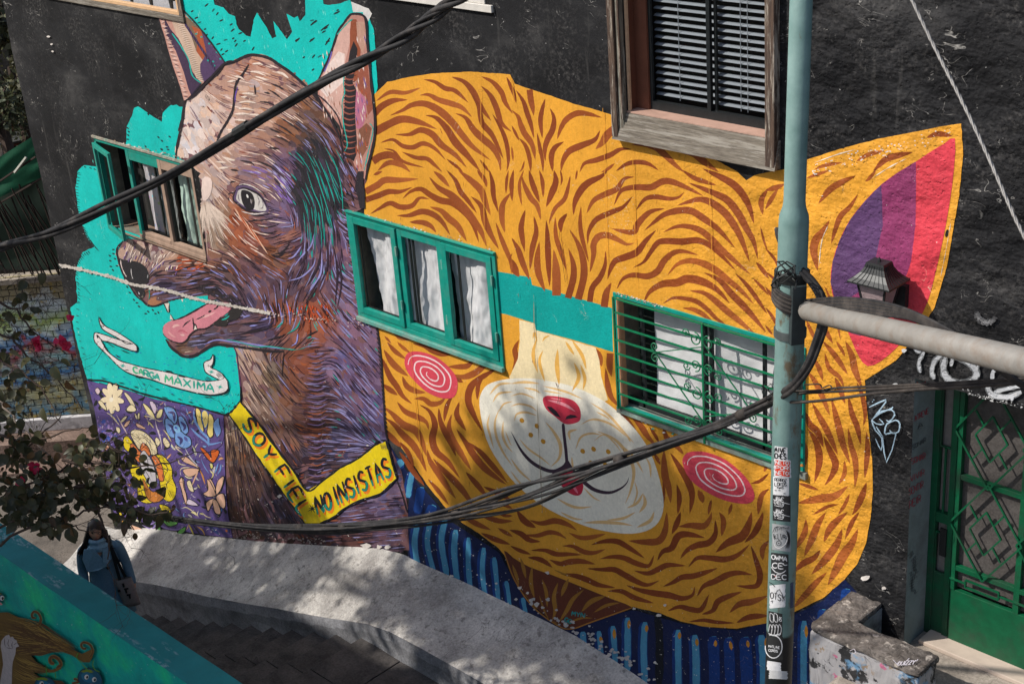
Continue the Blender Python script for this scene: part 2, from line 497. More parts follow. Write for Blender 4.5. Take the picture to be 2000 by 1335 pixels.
# ---------------------------------------------------------------- window 2 : three teal sashes
win = part_empty('window', house); win['label'] = 'teal wooden window of three sashes between the painted dog and cat'
x0, x1, z0, z1 = OP['w2']
f = MB(); frame_box(f, x0 - .035, x1 + .035, z0 - .02, z1 + .03, 0.045, -0.022, 0.05)
f.box(x0 - .035, x1 + .035, -0.038, -0.023, z1 + .012, z1 + .03)
f.build('frame', M_TEALW, win, bevel=0.004)
f = MB(); f.box(x0 - .04, x1 + .04, -0.05, -0.01, z0 - .065, z0 - .022); f.build('sill', M_TEALD, win, bevel=0.005)
edges = [x0 + .005, x0 + 0.68, x0 + 1.29, x1 - .005]
for k in range(3):
    a, b = edges[k] + .006, edges[k + 1] - .006
    yk = (-0.008, 0.008, -0.008)[k]
    f = MB(); frame_box(f, a, b, z0 + .03, z1 - .02, 0.066 if k != 1 else 0.06, yk - .025, yk + .02, 0.06)
    sh = f.build('sash', M_TEALW, win, bevel=0.003)
    g = MB(); g.add([(a + .07, yk - .004, z0 + .1), (b - .05, yk - .004, z0 + .08), (b - .05, yk - .004, z1 - .07), (a + .07, yk - .004, z1 - .07)], [(0, 1, 2, 3)]); g.build('glass', M_GLASS, win)
    for zz in (z0 + .22, z1 - .28):
        h = MB(); h.box(b - .005, b + .012, yk - .04, yk - .02, zz, zz + .09); h.build('hinge', M_TEALD, win)
    # dark metal bars of the inner frame
    g = MB()
    if k == 1:
        for q in (0, .05): g.box(a + .10 + q, a + .122 + q, yk + .02, yk + .032, z0 + .05, z1 - .05)
    else: g.box(a + .16 if k == 2 else a + .085, a + .182 if k == 2 else a + .10, yk + .02, yk + .032, z0 + .05, z1 - .05)
    g.box(a + .05, b - .05, yk + .016, yk + .03, z0 + .06, z0 + .10)
    g.build('inner_bar', M_IRON, win)
    cloth('curtain', a + (0.10 if k == 0 else 0.03 if k == 1 else .01), b + .02, z0 + .02, z1, 0.075, 3.1 * k + 1.3, (0.034, 0.024, 0.03)[k], (4.5, 8.5, 6)[k], win, lean=0.10 if k == 0 else 0.0)
g = MB(); g.box(x0 - .05, x1 + .05, 0.25, 0.27, z0 - .05, z1 + .05); g.build('dark_backing', M_DARKROOM, win)

# ---------------------------------------------------------------- window 3 : green grille
win = part_empty('window', house); win['label'] = 'window behind a green iron grille with scrolls, right of the cat nose'
x0, x1, z0, z1 = OP['w3']
f = MB(); frame_box(f, x0 - .035, x1 + .035, z0 - .02, z1 + .02, 0.035, -0.015, 0.03); f.build('frame', M_TEALW, win, bevel=0.003)
f = MB(); f.box(x0 + .002, x0 + .028, -0.018, 0.04, z0, z1 - .02); f.box(x1 - .028, x1 - .002, -0.018, 0.04, z0, z1 - .02)
f.build('wood_strip', simple('orange_bare_wood', (196, 140, 104), 0.7, 0, 0.15, 12, 0.3), win)
f = MB(); f.box(x0 - .04, x1 + .06, -0.035, 0.15, z0 - .045, z0 + .012); f.build('sill', simple('grey_dusty_sill', (112, 116, 108), 0.9, 0, 0.2, 8, 0.5, 0.01, dirt=(150, 190, 176), dirt_amt=0.5), win, bevel=0.004)
yb = -0.05
nb = 9
for k in range(nb):
    z = z0 + 0.03 + (z1 - z0 - 0.04) * k / (nb - 1)
    f = MB(); f.bar((x0 + .0, yb, z), (x1 + .02, yb, z + 0.004 * ((k * 7) % 3 - 1)), 0.013, 0.013); f.build('grille_bar', M_GREEN, win)
cx = (x0 + x1) / 2 + .02
f = MB(); f.bar((cx, yb - .013, z0 - .02), (cx, yb - .013, z1), 0.016, 0.012); f.build('grille_upright', M_GREEN, win)
for s in (-1, 1):
    f = MB(); f.bar((x0 + .0 if s < 0 else x1 + .01, yb, z0 + .01), (x0 if s < 0 else x1 + .01, yb, z1), 0.016); f.build('grille_upright', M_GREEN, win)
def scroll(cx, cz, r, turn, start, hand, nn=22):
    """spiral scroll, returns 3-D points"""
    pts = []
    for i in range(nn):
        t = i / (nn - 1)
        a = start + hand * turn * 2 * math.pi * t
        rr = r * (1 - 0.78 * t)
        pts.append((cx + rr * math.cos(a), yb - .022, cz + rr * math.sin(a)))
    return pts
zc = [z0 + .02 + (z1 - z0) * q for q in (0.15, 0.38, 0.62, 0.84)]
for s in (-1, 1):
    for q, zz in enumerate(zc):
        r = 0.058 if q % 2 else 0.052
        f = MB(); f.tube(scroll(cx + s * .065, zz, r, 1.35, math.pi / 2 if q % 2 else -math.pi / 2, s * (1 if q % 2 else -1)), 0.0055, 5)
        f.tube(scroll(cx + s * .155, zz + (.03 if q % 2 else -.03), 0.036, 1.3, math.pi * (0 if s < 0 else 1), s * (-1 if q % 2 else 1)), 0.005, 5)
        f.build('scroll', M_GREEN, win, smooth=True)
    ex = cx + s * 0.47
    for ss in (-1, 1):
        f = MB(); f.tube(scroll(ex - s * .0, zc[2 if s < 0 else 1] + ss * .05, 0.04, 1.3, -ss * math.pi / 2, ss * s), 0.0055, 5); f.build('scroll', M_GREEN, win, smooth=True)
    zz = zc[2 if s < 0 else 1]
    f = MB(); f.bar((ex, yb - .02, zz), (cx, yb - .02, zc[0] if s < 0 else zc[3]), 0.008); f.bar((ex, yb - .02, zz), (cx, yb - .02, zc[3] - .05 if s < 0 else zc[0] + .05), 0.007); f.build('stay', M_GREEN, win)
f = MB()
for xx in (x0 + .16, x0 + .80, x0 + .86, x0 + 1.36, x1 - .05): f.box(xx, xx + .022, 0.08, 0.11, z0, z1)
f.box(x0, x1, 0.08, 0.12, z0, z0 + .07); f.box(x0, x1, 0.08, 0.12, z1 - .05, z1)
f.build('sash', M_ALU, win)
f = MB(); f.add([(x0, 0.09, z0 + .05), (x1, 0.09, z0 + .05), (x1, 0.09, z1 - .04), (x0, 0.09, z1 - .04)], [(0, 1, 2, 3)]); f.build('glass', M_GLASS, win)
cloth('curtain', x0 + .24, x1 + .02, z0 - .01, z1, 0.15, 2.2, 0.020, 9.0, win, nx=110)
g = MB(); g.box(x0 - .05, x1 + .05, 0.25, 0.27, z0 - .05, z1 + .05); g.build('dark_backing', M_DARKROOM, win)

# ---------------------------------------------------------------- window 1 : open sash, left
win = part_empty('window', house); win['label'] = 'window with one sash swung open, above the dog snout'
x0, x1, z0, z1 = OP['w1']
f = MB(); f.box(x0 - .03, x0 + .012, -0.012, 0.05, z0 + .05, z1); f.box(x0 - .03, x1 + .02, -0.012, 0.05, z1 - .02, z1 + .02)
f.build('frame', M_TEALW, win, bevel=0.004)
M_SILLP = simple('pink_beige_wood', (160, 134, 116), 0.8, 0, 0.18, 9, 0.4, 0.004, dirt=(120, 100, 86), dirt_amt=0.5)
f = MB(); f.box(x1 - .022, x1 + .02, -0.012, 0.05, z0 - .0, z1 - .02); f.box(x0 + .62, x1 + .018, -0.018, 0.05, z0 - .012, z0 + .03)
f.build('frame', M_SILLP, win, bevel=0.004)
f = MB(); f.box(x0 - .05, x1 + .02, -0.026, -0.005, z1 + .022, z1 + .048); f.build('lintel_board', simple('flaking_lintel', (150, 142, 128), 0.9, 0, 0.3, 20, 0.8, 0.01, dirt=(40, 170, 155), dirt_amt=0.5), win)
f = MB(); f.add([(x0, -0.03, z0 - .03), (x1, -0.03, z0 - .03), (x1, 0.24, z0 + .02), (x0, 0.24, z0 + .02)], [(0, 1, 2, 3)])
f.build('sill', simple('brown_dusty_sill', (120, 98, 82), 0.9, 0, 0.25, 9, 0.5, 0.01), win)
bx = [x0 + .62, x0 + 1.27, x1 - .02]
for k in range(2):
    a, b = bx[k], bx[k + 1]
    f = MB()
    f.box(a, a + .06, -0.008, 0.04, z0 + .03, z1 - .02); f.box(a + .06, b, -0.006, 0.04, z1 - .13, z1 - .02)
    f.build('sash', M_TEALW if k == 0 else M_SILLP, win, bevel=0.003)
    f = MB(); f.box(a + .06, b, -0.012, 0.05, z0 + .03, z0 + .075); f.build('rail', M_SILLP, win, bevel=0.003)
    f = MB(); f.box(a + .07, a + .092, 0.02, 0.06, z0 + .07, z1 - .13); f.box((a + b) / 2 + .03, (a + b) / 2 + .05, 0.11, 0.13, z0 + .04, z1)
    f.box(a, b, 0.11, 0.135, z0 + .02, z0 + .06)
    f.build('inner_bar', M_IRON, win)
    g = MB(); g.add([(a + .06, 0.10, z0 + .03), (b, 0.10, z0 + .03), (b, 0.10, z1 - .06), (a + .06, 0.10, z1 - .06)], [(0, 1, 2, 3)]); g.build('glass', M_GLASS, win)
# curtain with coloured dots (left), pale green curtain (right)
def dotted():
    m, nt, b = newmat('dotted_curtain')
    p = pos(nt)
    v = N(nt, 'ShaderNodeTexVoronoi'); v.inputs['Scale'].default_value = 17; nt.links.new(p, v.inputs['Vector'])
    dots = vramp(nt, v.outputs['Distance'], 0.30, 0.34, 1, 0)
    sat = mixc(nt, 0.4, v.outputs['Color'], lin((40, 90, 140)))
    keep = vramp(nt, noise_tex(nt, 3.2, 2, .5, p), 0.47, 0.5)
    c = mixc(nt, mth(nt, 'MULTIPLY', mth(nt, 'MULTIPLY', dots, keep), 0.75), lin((188, 182, 186)), sat)
    nt.links.new(c, b.inputs['Base Color']); b.inputs['Roughness'].default_value = .85
    return m
cloth('curtain', bx[0] + .02, bx[0] + .38, z0, z1, 0.17, 1.1, 0.015, 7, win, mat=dotted(), nx=50)
cloth('plastic_sheet', bx[0] + .36, bx[1], z0, z1, 0.16, 5.1, 0.03, 6, win, mat=simple('grey_plastic_sheet', (128, 134, 134), 0.3, 0, 0.2, 5, 0.5, 0.01, 0.6), nx=50)
cloth('curtain', bx[1] + .03, bx[2] - .12, z0, z1, 0.17, 8.1, 0.03, 9, win, mat=M_CURT_G, nx=60)
g = MB(); g.box(x0 - .05, x1 + .05, 0.25, 0.27, z0 - .05, z1 + .05); g.build('dark_backing', M_DARKROOM, win)
# the open sash: hinged at the left jamb, swung outwards
ang = math.radians(14)
hx, hy = x0 + .02, -0.035
dx, dy = math.cos(ang), -math.sin(ang)
def op(u, n, z): return Vector((hx + dx * u + dy * n, hy + dy * u - dx * n, z))
wS = 0.60
os_ = MB()
for (a, b, c, d) in ((0, .055, z0 - .01, z1 - .02), (wS - .055, wS, z0 - .01, z1 - .02), (.055, wS - .055, z1 - .075, z1 - .02), (.055, wS - .055, z0 - .01, z0 + .05)):
    P = [op(a, 0, c), op(b, 0, c), op(b, 0, d), op(a, 0, d), op(a, .035, c), op(b, .035, c), op(b, .035, d), op(a, .035, d)]
    os_.add(P, [(3, 2, 1, 0), (4, 5, 6, 7), (0, 1, 5, 4), (1, 2, 6, 5), (2, 3, 7, 6), (3, 0, 4, 7)])
so_ = os_.build('open_sash', M_TEALW, win, bevel=0.003)

# ---------------------------------------------------------------- top window with blinds
win = part_empty('window', house); win['label'] = 'tall window with grey blinds in a weathered wooden surround'
x0, x1, z0, z1 = OP['top']
f = MB(); f.box(x0 - .115, x0 - .055, -0.07, -0.001, z0 - .20, z1); f.build('surround', M_BROWNWOOD_V, win, bevel=0.006)
f = MB(); f.box(x0 - .053, x0 - .008, -0.05, -0.001, z0 - .13, z1); f.build('surround', M_GREYWOOD_V, win, bevel=0.008)
f = MB(); f.box(x0 - .020, x0 - .006, -0.062, -0.049, z0 - .05, z1); f.build('surround_bead', M_BROWNWOOD_V, win)
f = MB(); f.box(x1 + .005, x1 + .085, -0.07, -0.001, z0 - .20, z1); f.build('surround', M_BROWNWOOD_V, win, bevel=0.006)
f = MB(); f.add([(x0 - .115, -0.075, z0 - .215), (x1 + .09, -0.075, z0 - .215), (x1 + .09, -0.02, z0 - .01), (x0 - .01, -0.02, z0 - .01), (x0 - .115, 0, z0 - .215), (x1 + .09, 0, z0 - .215), (x1 + .09, 0, z0 - .01), (x0 - .01, 0, z0 - .01)],
    [(0, 1, 2, 3), (0, 4, 5, 1), (1, 5, 6, 2), (2, 6, 7, 3), (3, 7, 4, 0)])
f.build('sill', M_GREYWOOD_H, win)
f = MB(); f.box(x0 - .005, x1 + .0, -0.012, 0.12, z0 - .008, z0 + .002); f.build('sill_board', M_PINKSILL, win)
f = MB(); f.box(x0 + .0, x0 + .02, 0.0, 0.02, z0, z1); f.build('inner_bead', simple('pale_wood_bead', (196, 160, 128), 0.7), win)
f = MB(); f.box(x0 + .0, x0 + .12, 0.10, 0.13, z0, z1); f.build('inner_board', M_JAMB, win)
f = MB()
xm = (x0 + x1) / 2 + .02
f.box(x0 + .12, x1, 0.12, 0.17, z0, z0 + .065); f.box(xm - .012, xm + .02, 0.12, 0.15, z0 + .065, z1); f.box(xm + .035, xm + .055, 0.15, 0.17, z0 + .065, z1)
f.box(x0 + .12, x0 + .14, 0.12, 0.15, z0 + .065, z1)
f.build('sash', M_ALU, win)
f = MB(); f.add([(x0 + .1, 0.145, z0 + .06), (x1, 0.145, z0 + .06), (x1, 0.145, z1), (x0 + .1, 0.145, z1)], [(0, 1, 2, 3)]); f.build('glass', make_glass('dusty_glass', (0.85, 0.86, 0.88)), win)
ns = 32
for k in range(ns):
    z = z0 + .10 + k * 0.0535 + .004 * noise.noise((k * .7, 0, 3)); tl_ = .006 * noise.noise((k * 1.3, 4, 0))
    f = MB()
    yy = 0.185
    f.add([(x0 + .12, yy, z), (x1, yy, z + .002 + tl_), (x1, yy + .038, z + .016 + tl_), (x0 + .12, yy + .038, z + .014), (x0 + .12, yy + .018, z + .012), (x1, yy + .018, z + .014)],
          [(0, 1, 5, 4), (4, 5, 2, 3)])
    f.build('slat', M_SLAT, win)
f = MB()
for xx in (x0 + .35, xm + .24, x1 - .13, xm + .30): f.box(xx, xx + .004, 0.183, 0.186, z0 + .08, z1)
f.build('ladder_cord', M_SLAT, win)
f = MB(); f.box(x0 + .12, x0 + .17, 0.13, 0.142, z0 + 1.04, z1); f.build('paper_sheet', simple('pale_paper', (190, 194, 198), .8, 0, .05), win)
g = MB(); g.box(x0 - .05, x1 + .05, 0.30, 0.32, z0 - .05, z1 + .05); g.build('dark_backing', M_DARKROOM, win)

# ---------------------------------------------------------------- top left + top middle windows (just their sills are in view)
for key in ('topleft', 'topmid'):
    x0, x1, z0, z1 = OP[key]
    win = part_empty('window', house)
    mfr = simple('pale_pine_frame', (206, 168, 128), 0.6, 0, 0.1, 10, 0.2) if key == 'topleft' else simple('white_window_frame', (205, 200, 192), 0.7, 0, 0.12, 10, 0.3)
    f = MB(); frame_box(f, x0, x1, z0, z1, 0.035, -0.012, 0.05); f.build('frame', mfr, win, bevel=0.003)
    f = MB(); f.box(x0 - .08, x1 + .09, -0.03, -0.002, z0 - .06, z0 - .002); f.build('sill', M_GREYWOOD_H if key == 'topleft' else mfr, win, bevel=0.004)
    if key == 'topleft':
        f = MB(); f.box(x1 + .02, x1 + .09, -0.03, -0.002, z0, z1); f.build('surround', M_BROWNWOOD_V, win, bevel=0.004)
        f = MB(); f.box(x0, x1, 0.09, 0.11, z0 + .02, z0 + .10); f.build('pale_ledge', simple('grey_ledge', (170, 172, 178), .8), win)
        for q in range(3):
            bxx = x1 - .28 - q * .38
            f = MB(); f.tube([(bxx, 0.12, z0 + .03), (bxx, 0.12, z0 + .14)], [0.045, 0.055], 10); f.build('flower_pot', M_IRON, win)
    f = MB(); f.add([(x0, 0.03, z0), (x1, 0.03, z0), (x1, 0.03, z1), (x0, 0.03, z1)], [(0, 1, 2, 3)]); f.build('glass', M_GLASS, win)
    g = MB(); g.box(x0 - .05, x1 + .05, 0.25, 0.27, z0 - .05, z1 + .05); g.build('dark_backing', M_DARKROOM, win)

# ---------------------------------------------------------------- door
door = part_empty('door', house); door['label'] = 'green iron door with a diamond lattice'
x0, x1, z0, z1 = OP['door']
yd = 0.30
xl = x0                                    # left side panel of the door frame (in shade), then the leaf
leaf0 = W(1878, 770, -0.28).x
zk = z0 + (z1 - z0) * 0.235
f = MB(); f.box(x0, leaf0 - .012, yd - .01, yd + .03, z0 + .015, zk + .02); f.box(x0, x0 + .05, yd - .02, yd + .03, z0, z1); f.box(leaf0 - .055, leaf0 - .01, yd - .022, yd + .03, z0, z1)
f.box(x0 + .05, leaf0 - .055, yd - .015, yd + .03, z0 + .98, z0 + 1.06)
f.build('side_panel', M_DOOR, door, bevel=0.002)
f = MB()
M_MESHP = simple('dark_perforated_panel', (74, 70, 68), 0.8, 0, 0.3, 60, 0.6, 0.004, 0.2, dirt=(100, 96, 94), dirt_amt=0.5)
f.box(x0 + .05, leaf0 - .05, yd + .035, yd + .045, zk, z1); f.build('back_panel', simple('grey_back_panel', (120, 116, 112), 0.8, 0, .15, 30, .4), door)
def ring_bars(mb, cx, cz, hw, hh, w, y):
    mb.box(cx - hw, cx + hw, y - .008, y + .008, cz + hh - w / 2, cz + hh + w / 2); mb.box(cx - hw, cx + hw, y - .008, y + .008, cz - hh - w / 2, cz - hh + w / 2)
    mb.box(cx - hw - w / 2, cx - hw + w / 2, y - .009, y + .009, cz - hh, cz + hh); mb.box(cx + hw - w / 2, cx + hw + w / 2, y - .009, y + .009, cz - hh, cz + hh)
pc = (x0 + .05 + leaf0 - .055) / 2
f = MB(); ring_bars(f, pc, z1 - .38, .045, .25, .014, yd + .0); f.box(pc - .007, pc + .007, yd - .008, yd + .008, z1 - .13, z1); f.box(pc - .007, pc + .007, yd - .008, yd + .008, z0 + 1.06, z1 - .63)
ring_bars(f, pc, z0 + .72, .045, .17, .014, yd + .0); f.build('side_lattice', M_DOOR, door)
f = MB(); f.box(leaf0 - .10, leaf0 - .05, yd - .035, yd - .022, z0 + .72, z0 + .95); f.build('lock_plate', M_IRON, door)
# leaf
L0, L1 = leaf0, leaf0 + 1.02
f = MB(); f.box(L0, L1, yd - .03, yd + .01, z0 + .02, zk - .05); f.build('kick_panel', M_DOOR, door, bevel=0.003)
f = MB(); f.box(L0 + .02, L1 - .02, yd + .012, yd + .02, zk - .04, z1 - .04); f.build('mesh_panel', M_MESHP, door)
def rail(za, zb): return za, zb
f = MB()
f.box(L0, L0 + .035, yd - .035, yd + .01, zk - .05, z1 - .02); f.box(L1 - .035, L1, yd - .035, yd + .01, zk - .05, z1 - .02)
f.box(L0 + .035, L1 - .035, yd - .034, yd + .01, z1 - .06, z1 - .02)
f.build('leaf_frame', M_DOOR, door, bevel=0.002)
mid = (L0 + L1) / 2
r1 = zk + .14; r2 = r1 + .74; r3 = z1 - .06
r2 = (r1 + r3) / 2
for zz in (r1, r2):
    f = MB(); f.box(L0 + .035, L1 - .035, yd - .032, yd + .005, zz - .02, zz + .02); f.build('cross_rail', M_DOOR, door, bevel=0.002)
f = MB(); f.box(mid - .022, mid + .022, yd - .0325, yd + .006, zk - .05, r3); f.build('centre_stile', M_DOOR, door, bevel=0.002)
def dline(mb, a, c, w=.013, y=yd - .042): mb.bar((a[0], y, a[1]), (c[0], y, c[1]), w, .013)
for (ca, cb) in ((r1, r2), (r2, r3)):
    for (ha, hb2) in ((L0, mid), (mid, L1)):
        cx_, cz_ = (ha + hb2) / 2, (ca + cb) / 2
        for (w_, h_) in (((hb2 - ha) / 2 + .02, (cb - ca) / 2 + .02), ((hb2 - ha) * .235, (cb - ca) * .235)):
            P = [(cx_, cz_ + h_), (cx_ + w_, cz_), (cx_, cz_ - h_), (cx_ - w_, cz_)]
            for q in range(4):
                f = MB(); dline(f, P[q], P[(q + 1) % 4], .014 if w_ > .2 else .012, yd - .045 if q % 2 else yd - .047); f.build('lattice_bar', M_DOOR, door)
        w_, h_ = (hb2 - ha) / 2, (cb - ca) / 2
        for q, (sx, sz) in enumerate(((1, 1), (1, -1), (-1, -1), (-1, 1))):
            f = MB(); dline(f, (cx_ + sx * w_ * .25, cz_ + sz * h_ * .25), (cx_ + sx * w_ * .5, cz_ + sz * h_ * .5), .012, yd - .046); f.build('lattice_bar', M_DOOR, door)
for (ha, hb2) in ((L0, mid), (mid, L1)):
    cx_ = (ha + hb2) / 2; cz_ = (zk - .05 + r1) / 2
    f = MB(); ring_bars(f, cx_, cz_, .13, .03, .011, yd - .04); f.box(ha, cx_ - .13, yd - .046, yd - .034, cz_ - .006, cz_ + .006); f.box(cx_ + .13, hb2, yd - .046, yd - .034, cz_ - .006, cz_ + .006)
    f.build('lattice_bar', M_DOOR, door)
f = MB(); f.box(L1, x1, yd - .01, yd + .03, z0, z1); f.build('side_panel', M_DOOR, door)
g = MB(); g.box(x0 - .05, x1 + .05, yd + .05, yd + .07, z0 - .05, z1 + .05); g.build('dark_backing', M_DARKROOM, door)
DZ0 = z0
# ================================================================== MURAL (flat paint on the facade)
rnd = random.Random(7)
class Paint:
    LAY = [0.0030]
    def __init__(s): s.v = []; s.f = []; s.c = []; s.q = 0; s.base = Paint.LAY[0]; s.top = s.base
    def layer(s, step=0.000015): s.base = s.top + step; s.q = 0
    def _off(s):
        s.q += 1
        o = s.base + (s.q * 8e-6 if s.q < 30 else 2.4e-4 + 3e-4 * (s.q * 0.6180339887 % 1))
        s.top = max(s.top, o)
        return o
    def pt(s, p, o, col):
        w = W(p[0], p[1]); s.v.append((w.x, -o, w.z)); s.c.append(col); return len(s.v) - 1
    def poly(s, pts, col, jit=0.0):
        o = s._off()
        if jit: pts = [(x + rnd.uniform(-jit, jit), y + rnd.uniform(-jit, jit)) for x, y in pts]
        ws = [Vector((p[0], -p[1], 0)) for p in pts]
        tr = tessellate_polygon([ws])
        k = len(s.v)
        for p in pts: s.pt(p, o, col)
        for t in tr: s.f.append(tuple(k + i for i in t))
    def shape(s, pts, col, per=4): s.poly(cspline(pts, per), col)
    def stroke(s, pts, w, col, kind='leaf', per=5, col2=None, jit=0.0):
        """tapered brush stroke; pts in photo pixels, w = widest width in px"""
        P = spline(pts, per) if len(pts) > 1 else pts
        n = len(P)
        # arclength
        L = [0.0]
        for i in range(1, n): L.append(L[-1] + math.hypot(P[i][0] - P[i - 1][0], P[i][1] - P[i - 1][1]))
        T = L[-1] or 1
        o = s._off(); prev = None
        for i, p in enumerate(P):
            a = P[max(0, i - 1)]; b = P[min(n - 1, i + 1)]
            dx, dy = b[0] - a[0], b[1] - a[1]; d = math.hypot(dx, dy) or 1
            t = L[i] / T
            if kind == 'leaf': k = max(0.0, math.sin(math.pi * t)) ** 0.75
            elif kind == 'blunt': k = 1.0 if t < 0.35 else max(0.0, math.cos((t - 0.35) / 0.65 * math.pi / 2)) ** 0.8
            elif kind == 'tip': k = min(1.0, 0.35 + 4 * t) * (1.0 if t < 0.6 else max(0, (1 - t) / 0.4) ** 0.6)
            elif kind == 'line': k = 1.0 if 0.04 < t < 0.96 else 0.6
            else: k = 1.0
            h = w / 2 * k + (rnd.uniform(-jit, jit) if 0 < t < 1 else 0)
            nx, ny = -dy / d * h, dx / d * h
            c = col if col2 is None else tuple(col[q] + (col2[q] - col[q]) * t for q in range(4))
            ia = s.pt((p[0] + nx, p[1] + ny), o, c); ib = s.pt((p[0] - nx, p[1] - ny), o, c)
            if prev: s.f.append((prev[0], prev[1], ib, ia))
            prev = (ia, ib)
    def ell(s, cx, cy, rx, ry, ang, col, n=14, jit=0.0):
        ca, sa = math.cos(ang), math.sin(ang)
        s.poly([(cx + rx * math.cos(2 * math.pi * i / n) * ca - ry * math.sin(2 * math.pi * i / n) * sa, cy + rx * math.cos(2 * math.pi * i / n) * sa + ry * math.sin(2 * math.pi * i / n) * ca) for i in range(n)], col, jit)
    def build(s, name, parent, mat=None):
        Paint.LAY[0] = s.top + 0.00006
        me = bpy.data.meshes.new(name)
        me.from_pydata(s.v, [], s.f)
        ca = me.color_attributes.new("Col", 'FLOAT_COLOR', 'POINT')
        flat = []
        for c in s.c: flat.extend(c)
        ca.data.foreach_set('color', flat)
        bm = bmesh.new(); bm.from_mesh(me)
        xsv = [v[0] for v in s.v]; zsv = [v[2] for v in s.v]
        for k, (x0, x1, z0, z1) in OP.items():
            if min(xsv) > x1 or max(xsv) < x0 or min(zsv) > z1 or max(zsv) < z0: continue
            for (co, no) in (((x0, 0, 0), (1, 0, 0)), ((x1, 0, 0), (1, 0, 0)), ((0, 0, z0), (0, 0, 1)), ((0, 0, z1), (0, 0, 1))):
                fs = [f for f in bm.faces if not (max(v.co.x for v in f.verts) <= x0 or min(v.co.x for v in f.verts) >= x1 or max(v.co.z for v in f.verts) <= z0 or min(v.co.z for v in f.verts) >= z1)]
                if not fs: break
                geom = set(fs)
                for f in fs: geom.update(f.verts); geom.update(f.edges)
                bmesh.ops.bisect_plane(bm, geom=list(geom), dist=1e-6, plane_co=co, plane_no=no)
            dead = [f for f in bm.faces if x0 < f.calc_center_median().x < x1 and z0 < f.calc_center_median().z < z1]
            bmesh.ops.delete(bm, geom=dead, context='FACES')
        for f in bm.faces:
            f.normal_update()
            if f.normal.y > 0: f.normal_flip()
        bm.to_mesh(me); bm.free()
        me.materials.append(mat or MP)
        o = bpy.data.objects.new(name, me); COL.objects.link(o)
        return adopt(o, parent)

def tl(ox, oy, sc, s_):
    """'x,y x,y ...' in an enlarged view -> photo pixels"""
    return [(ox + float(a.split(',')[0]) / sc, oy + float(a.split(',')[1]) / sc) for a in s_.split()]
def inpoly(x, y, P):
    c = False; n = len(P); j = n - 1
    for i in range(n):
        if (P[i][1] > y) != (P[j][1] > y) and x < (P[j][0] - P[i][0]) * (y - P[i][1]) / (P[j][1] - P[i][1]) + P[i][0]: c = not c
        j = i
    return c
def PX(s_): return [tuple(float(q) for q in a.split(',')) for a in s_.split()]
def rough(P, amp=1.5, step=6, seed=0):
    """break a straight-edged outline into a hand-painted one"""
    out = []
    n = len(P)
    for i in range(n):
        a, b = P[i], P[(i + 1) % n]; d = math.hypot(b[0] - a[0], b[1] - a[1]); k = max(1, int(d / step))
        for j in range(k):
            t = j / k; x = a[0] + (b[0] - a[0]) * t; y = a[1] + (b[1] - a[1]) * t
            out.append((x + amp * noise.noise((x * .13, y * .13, seed)), y + amp * noise.noise((x * .13, y * .13, seed + 9))))
    return out
LT = lin
# ---------------------------------------------------------------- stroke lettering
GL = {
 'A': ["0,0 .5,1 1,0", ".2,.38 .8,.38"], 'C': ["1,.85 .6,1 .15,.85 0,.5 .15,.15 .6,0 1,.15"], 'D': ["0,0 0,1 .6,.95 1,.5 .6,.05 0,0"],
 'E': ["1,1 0,1 0,0 1,0", "0,.52 .75,.52"], 'F': ["1,1 0,1 0,0", "0,.52 .75,.52"], 'G': ["1,.85 .6,1 .15,.85 0,.5 .15,.15 .6,0 .95,.15 1,.45 .6,.45"],
 'H': ["0,0 0,1", "1,0 1,1", "0,.5 1,.5"], 'I': [".5,0 .5,1"], 'J': ["1,1 1,.25 .6,0 .15,.1 0,.3"], 'K': ["0,0 0,1", "1,1 0,.45 1,0"], 'L': ["0,1 0,0 1,0"],
 'M': ["0,0 .1,1 .5,.4 .9,1 1,0"], 'N': ["0,0 0,1 1,0 1,1"], 'O': [".5,1 .1,.8 0,.5 .1,.2 .5,0 .9,.2 1,.5 .9,.8 .5,1"],
 'P': ["0,0 0,1 .8,.95 .95,.72 .8,.5 0,.45"], 'R': ["0,0 0,1 .8,.95 .95,.72 .8,.5 0,.45", ".4,.46 1,0"], 'S': ["1,.85 .55,1 .1,.85 .1,.62 .9,.4 .95,.15 .5,0 0,.15"],
 'T': ["0,1 1,1", ".5,1 .5,0"], 'U': ["0,1 0,.25 .5,0 1,.25 1,1"], 'V': ["0,1 .5,0 1,1"], 'W': ["0,1 .25,0 .5,.7 .75,0 1,1"], 'X': ["0,0 1,1", "0,1 1,0"],
 'Y': ["0,1 .5,.5 1,1", ".5,.5 .5,0"], 'Z': ["0,1 1,1 0,0 1,0"], 'Q': [".5,1 .1,.8 0,.5 .1,.2 .5,0 .9,.2 1,.5 .9,.8 .5,1", ".6,.3 1,0"], 'B': ["0,0 0,1 .75,.95 .8,.6 0,.52", ".7,.55 1,.3 .8,.05 0,0"],
 "'": [".5,1.25 .7,1.4"], ' ': []}
def lettering(text, p0, p1, up, draw, gap=0.28, wave=None, narrow=None):
    """each letter is laid out between p0 and p1 on the baseline; up = vector of the letter height; draw(list of points)"""
    n = len(text); wd = [(0.45 if c == 'I' else 0.5 if c == ' ' else 1.0) for c in text]
    tot = sum(wd) + gap * (n - 1); x = 0.0
    for c, w_ in zip(text, wd):
        for st in GL.get(c, []):
            pts = []
            for a in st.split():
                u, v = (float(q) for q in a.split(','))
                t = (x + u * w_) / tot
                px_ = p0[0] + (p1[0] - p0[0]) * t + up[0] * v; py_ = p0[1] + (p1[1] - p0[1]) * t + up[1] * v
                if wave: dx_, dy_ = wave(t, v); px_ += dx_; py_ += dy_
                pts.append((px_, py_))
            draw(pts)
        x += w_ + gap

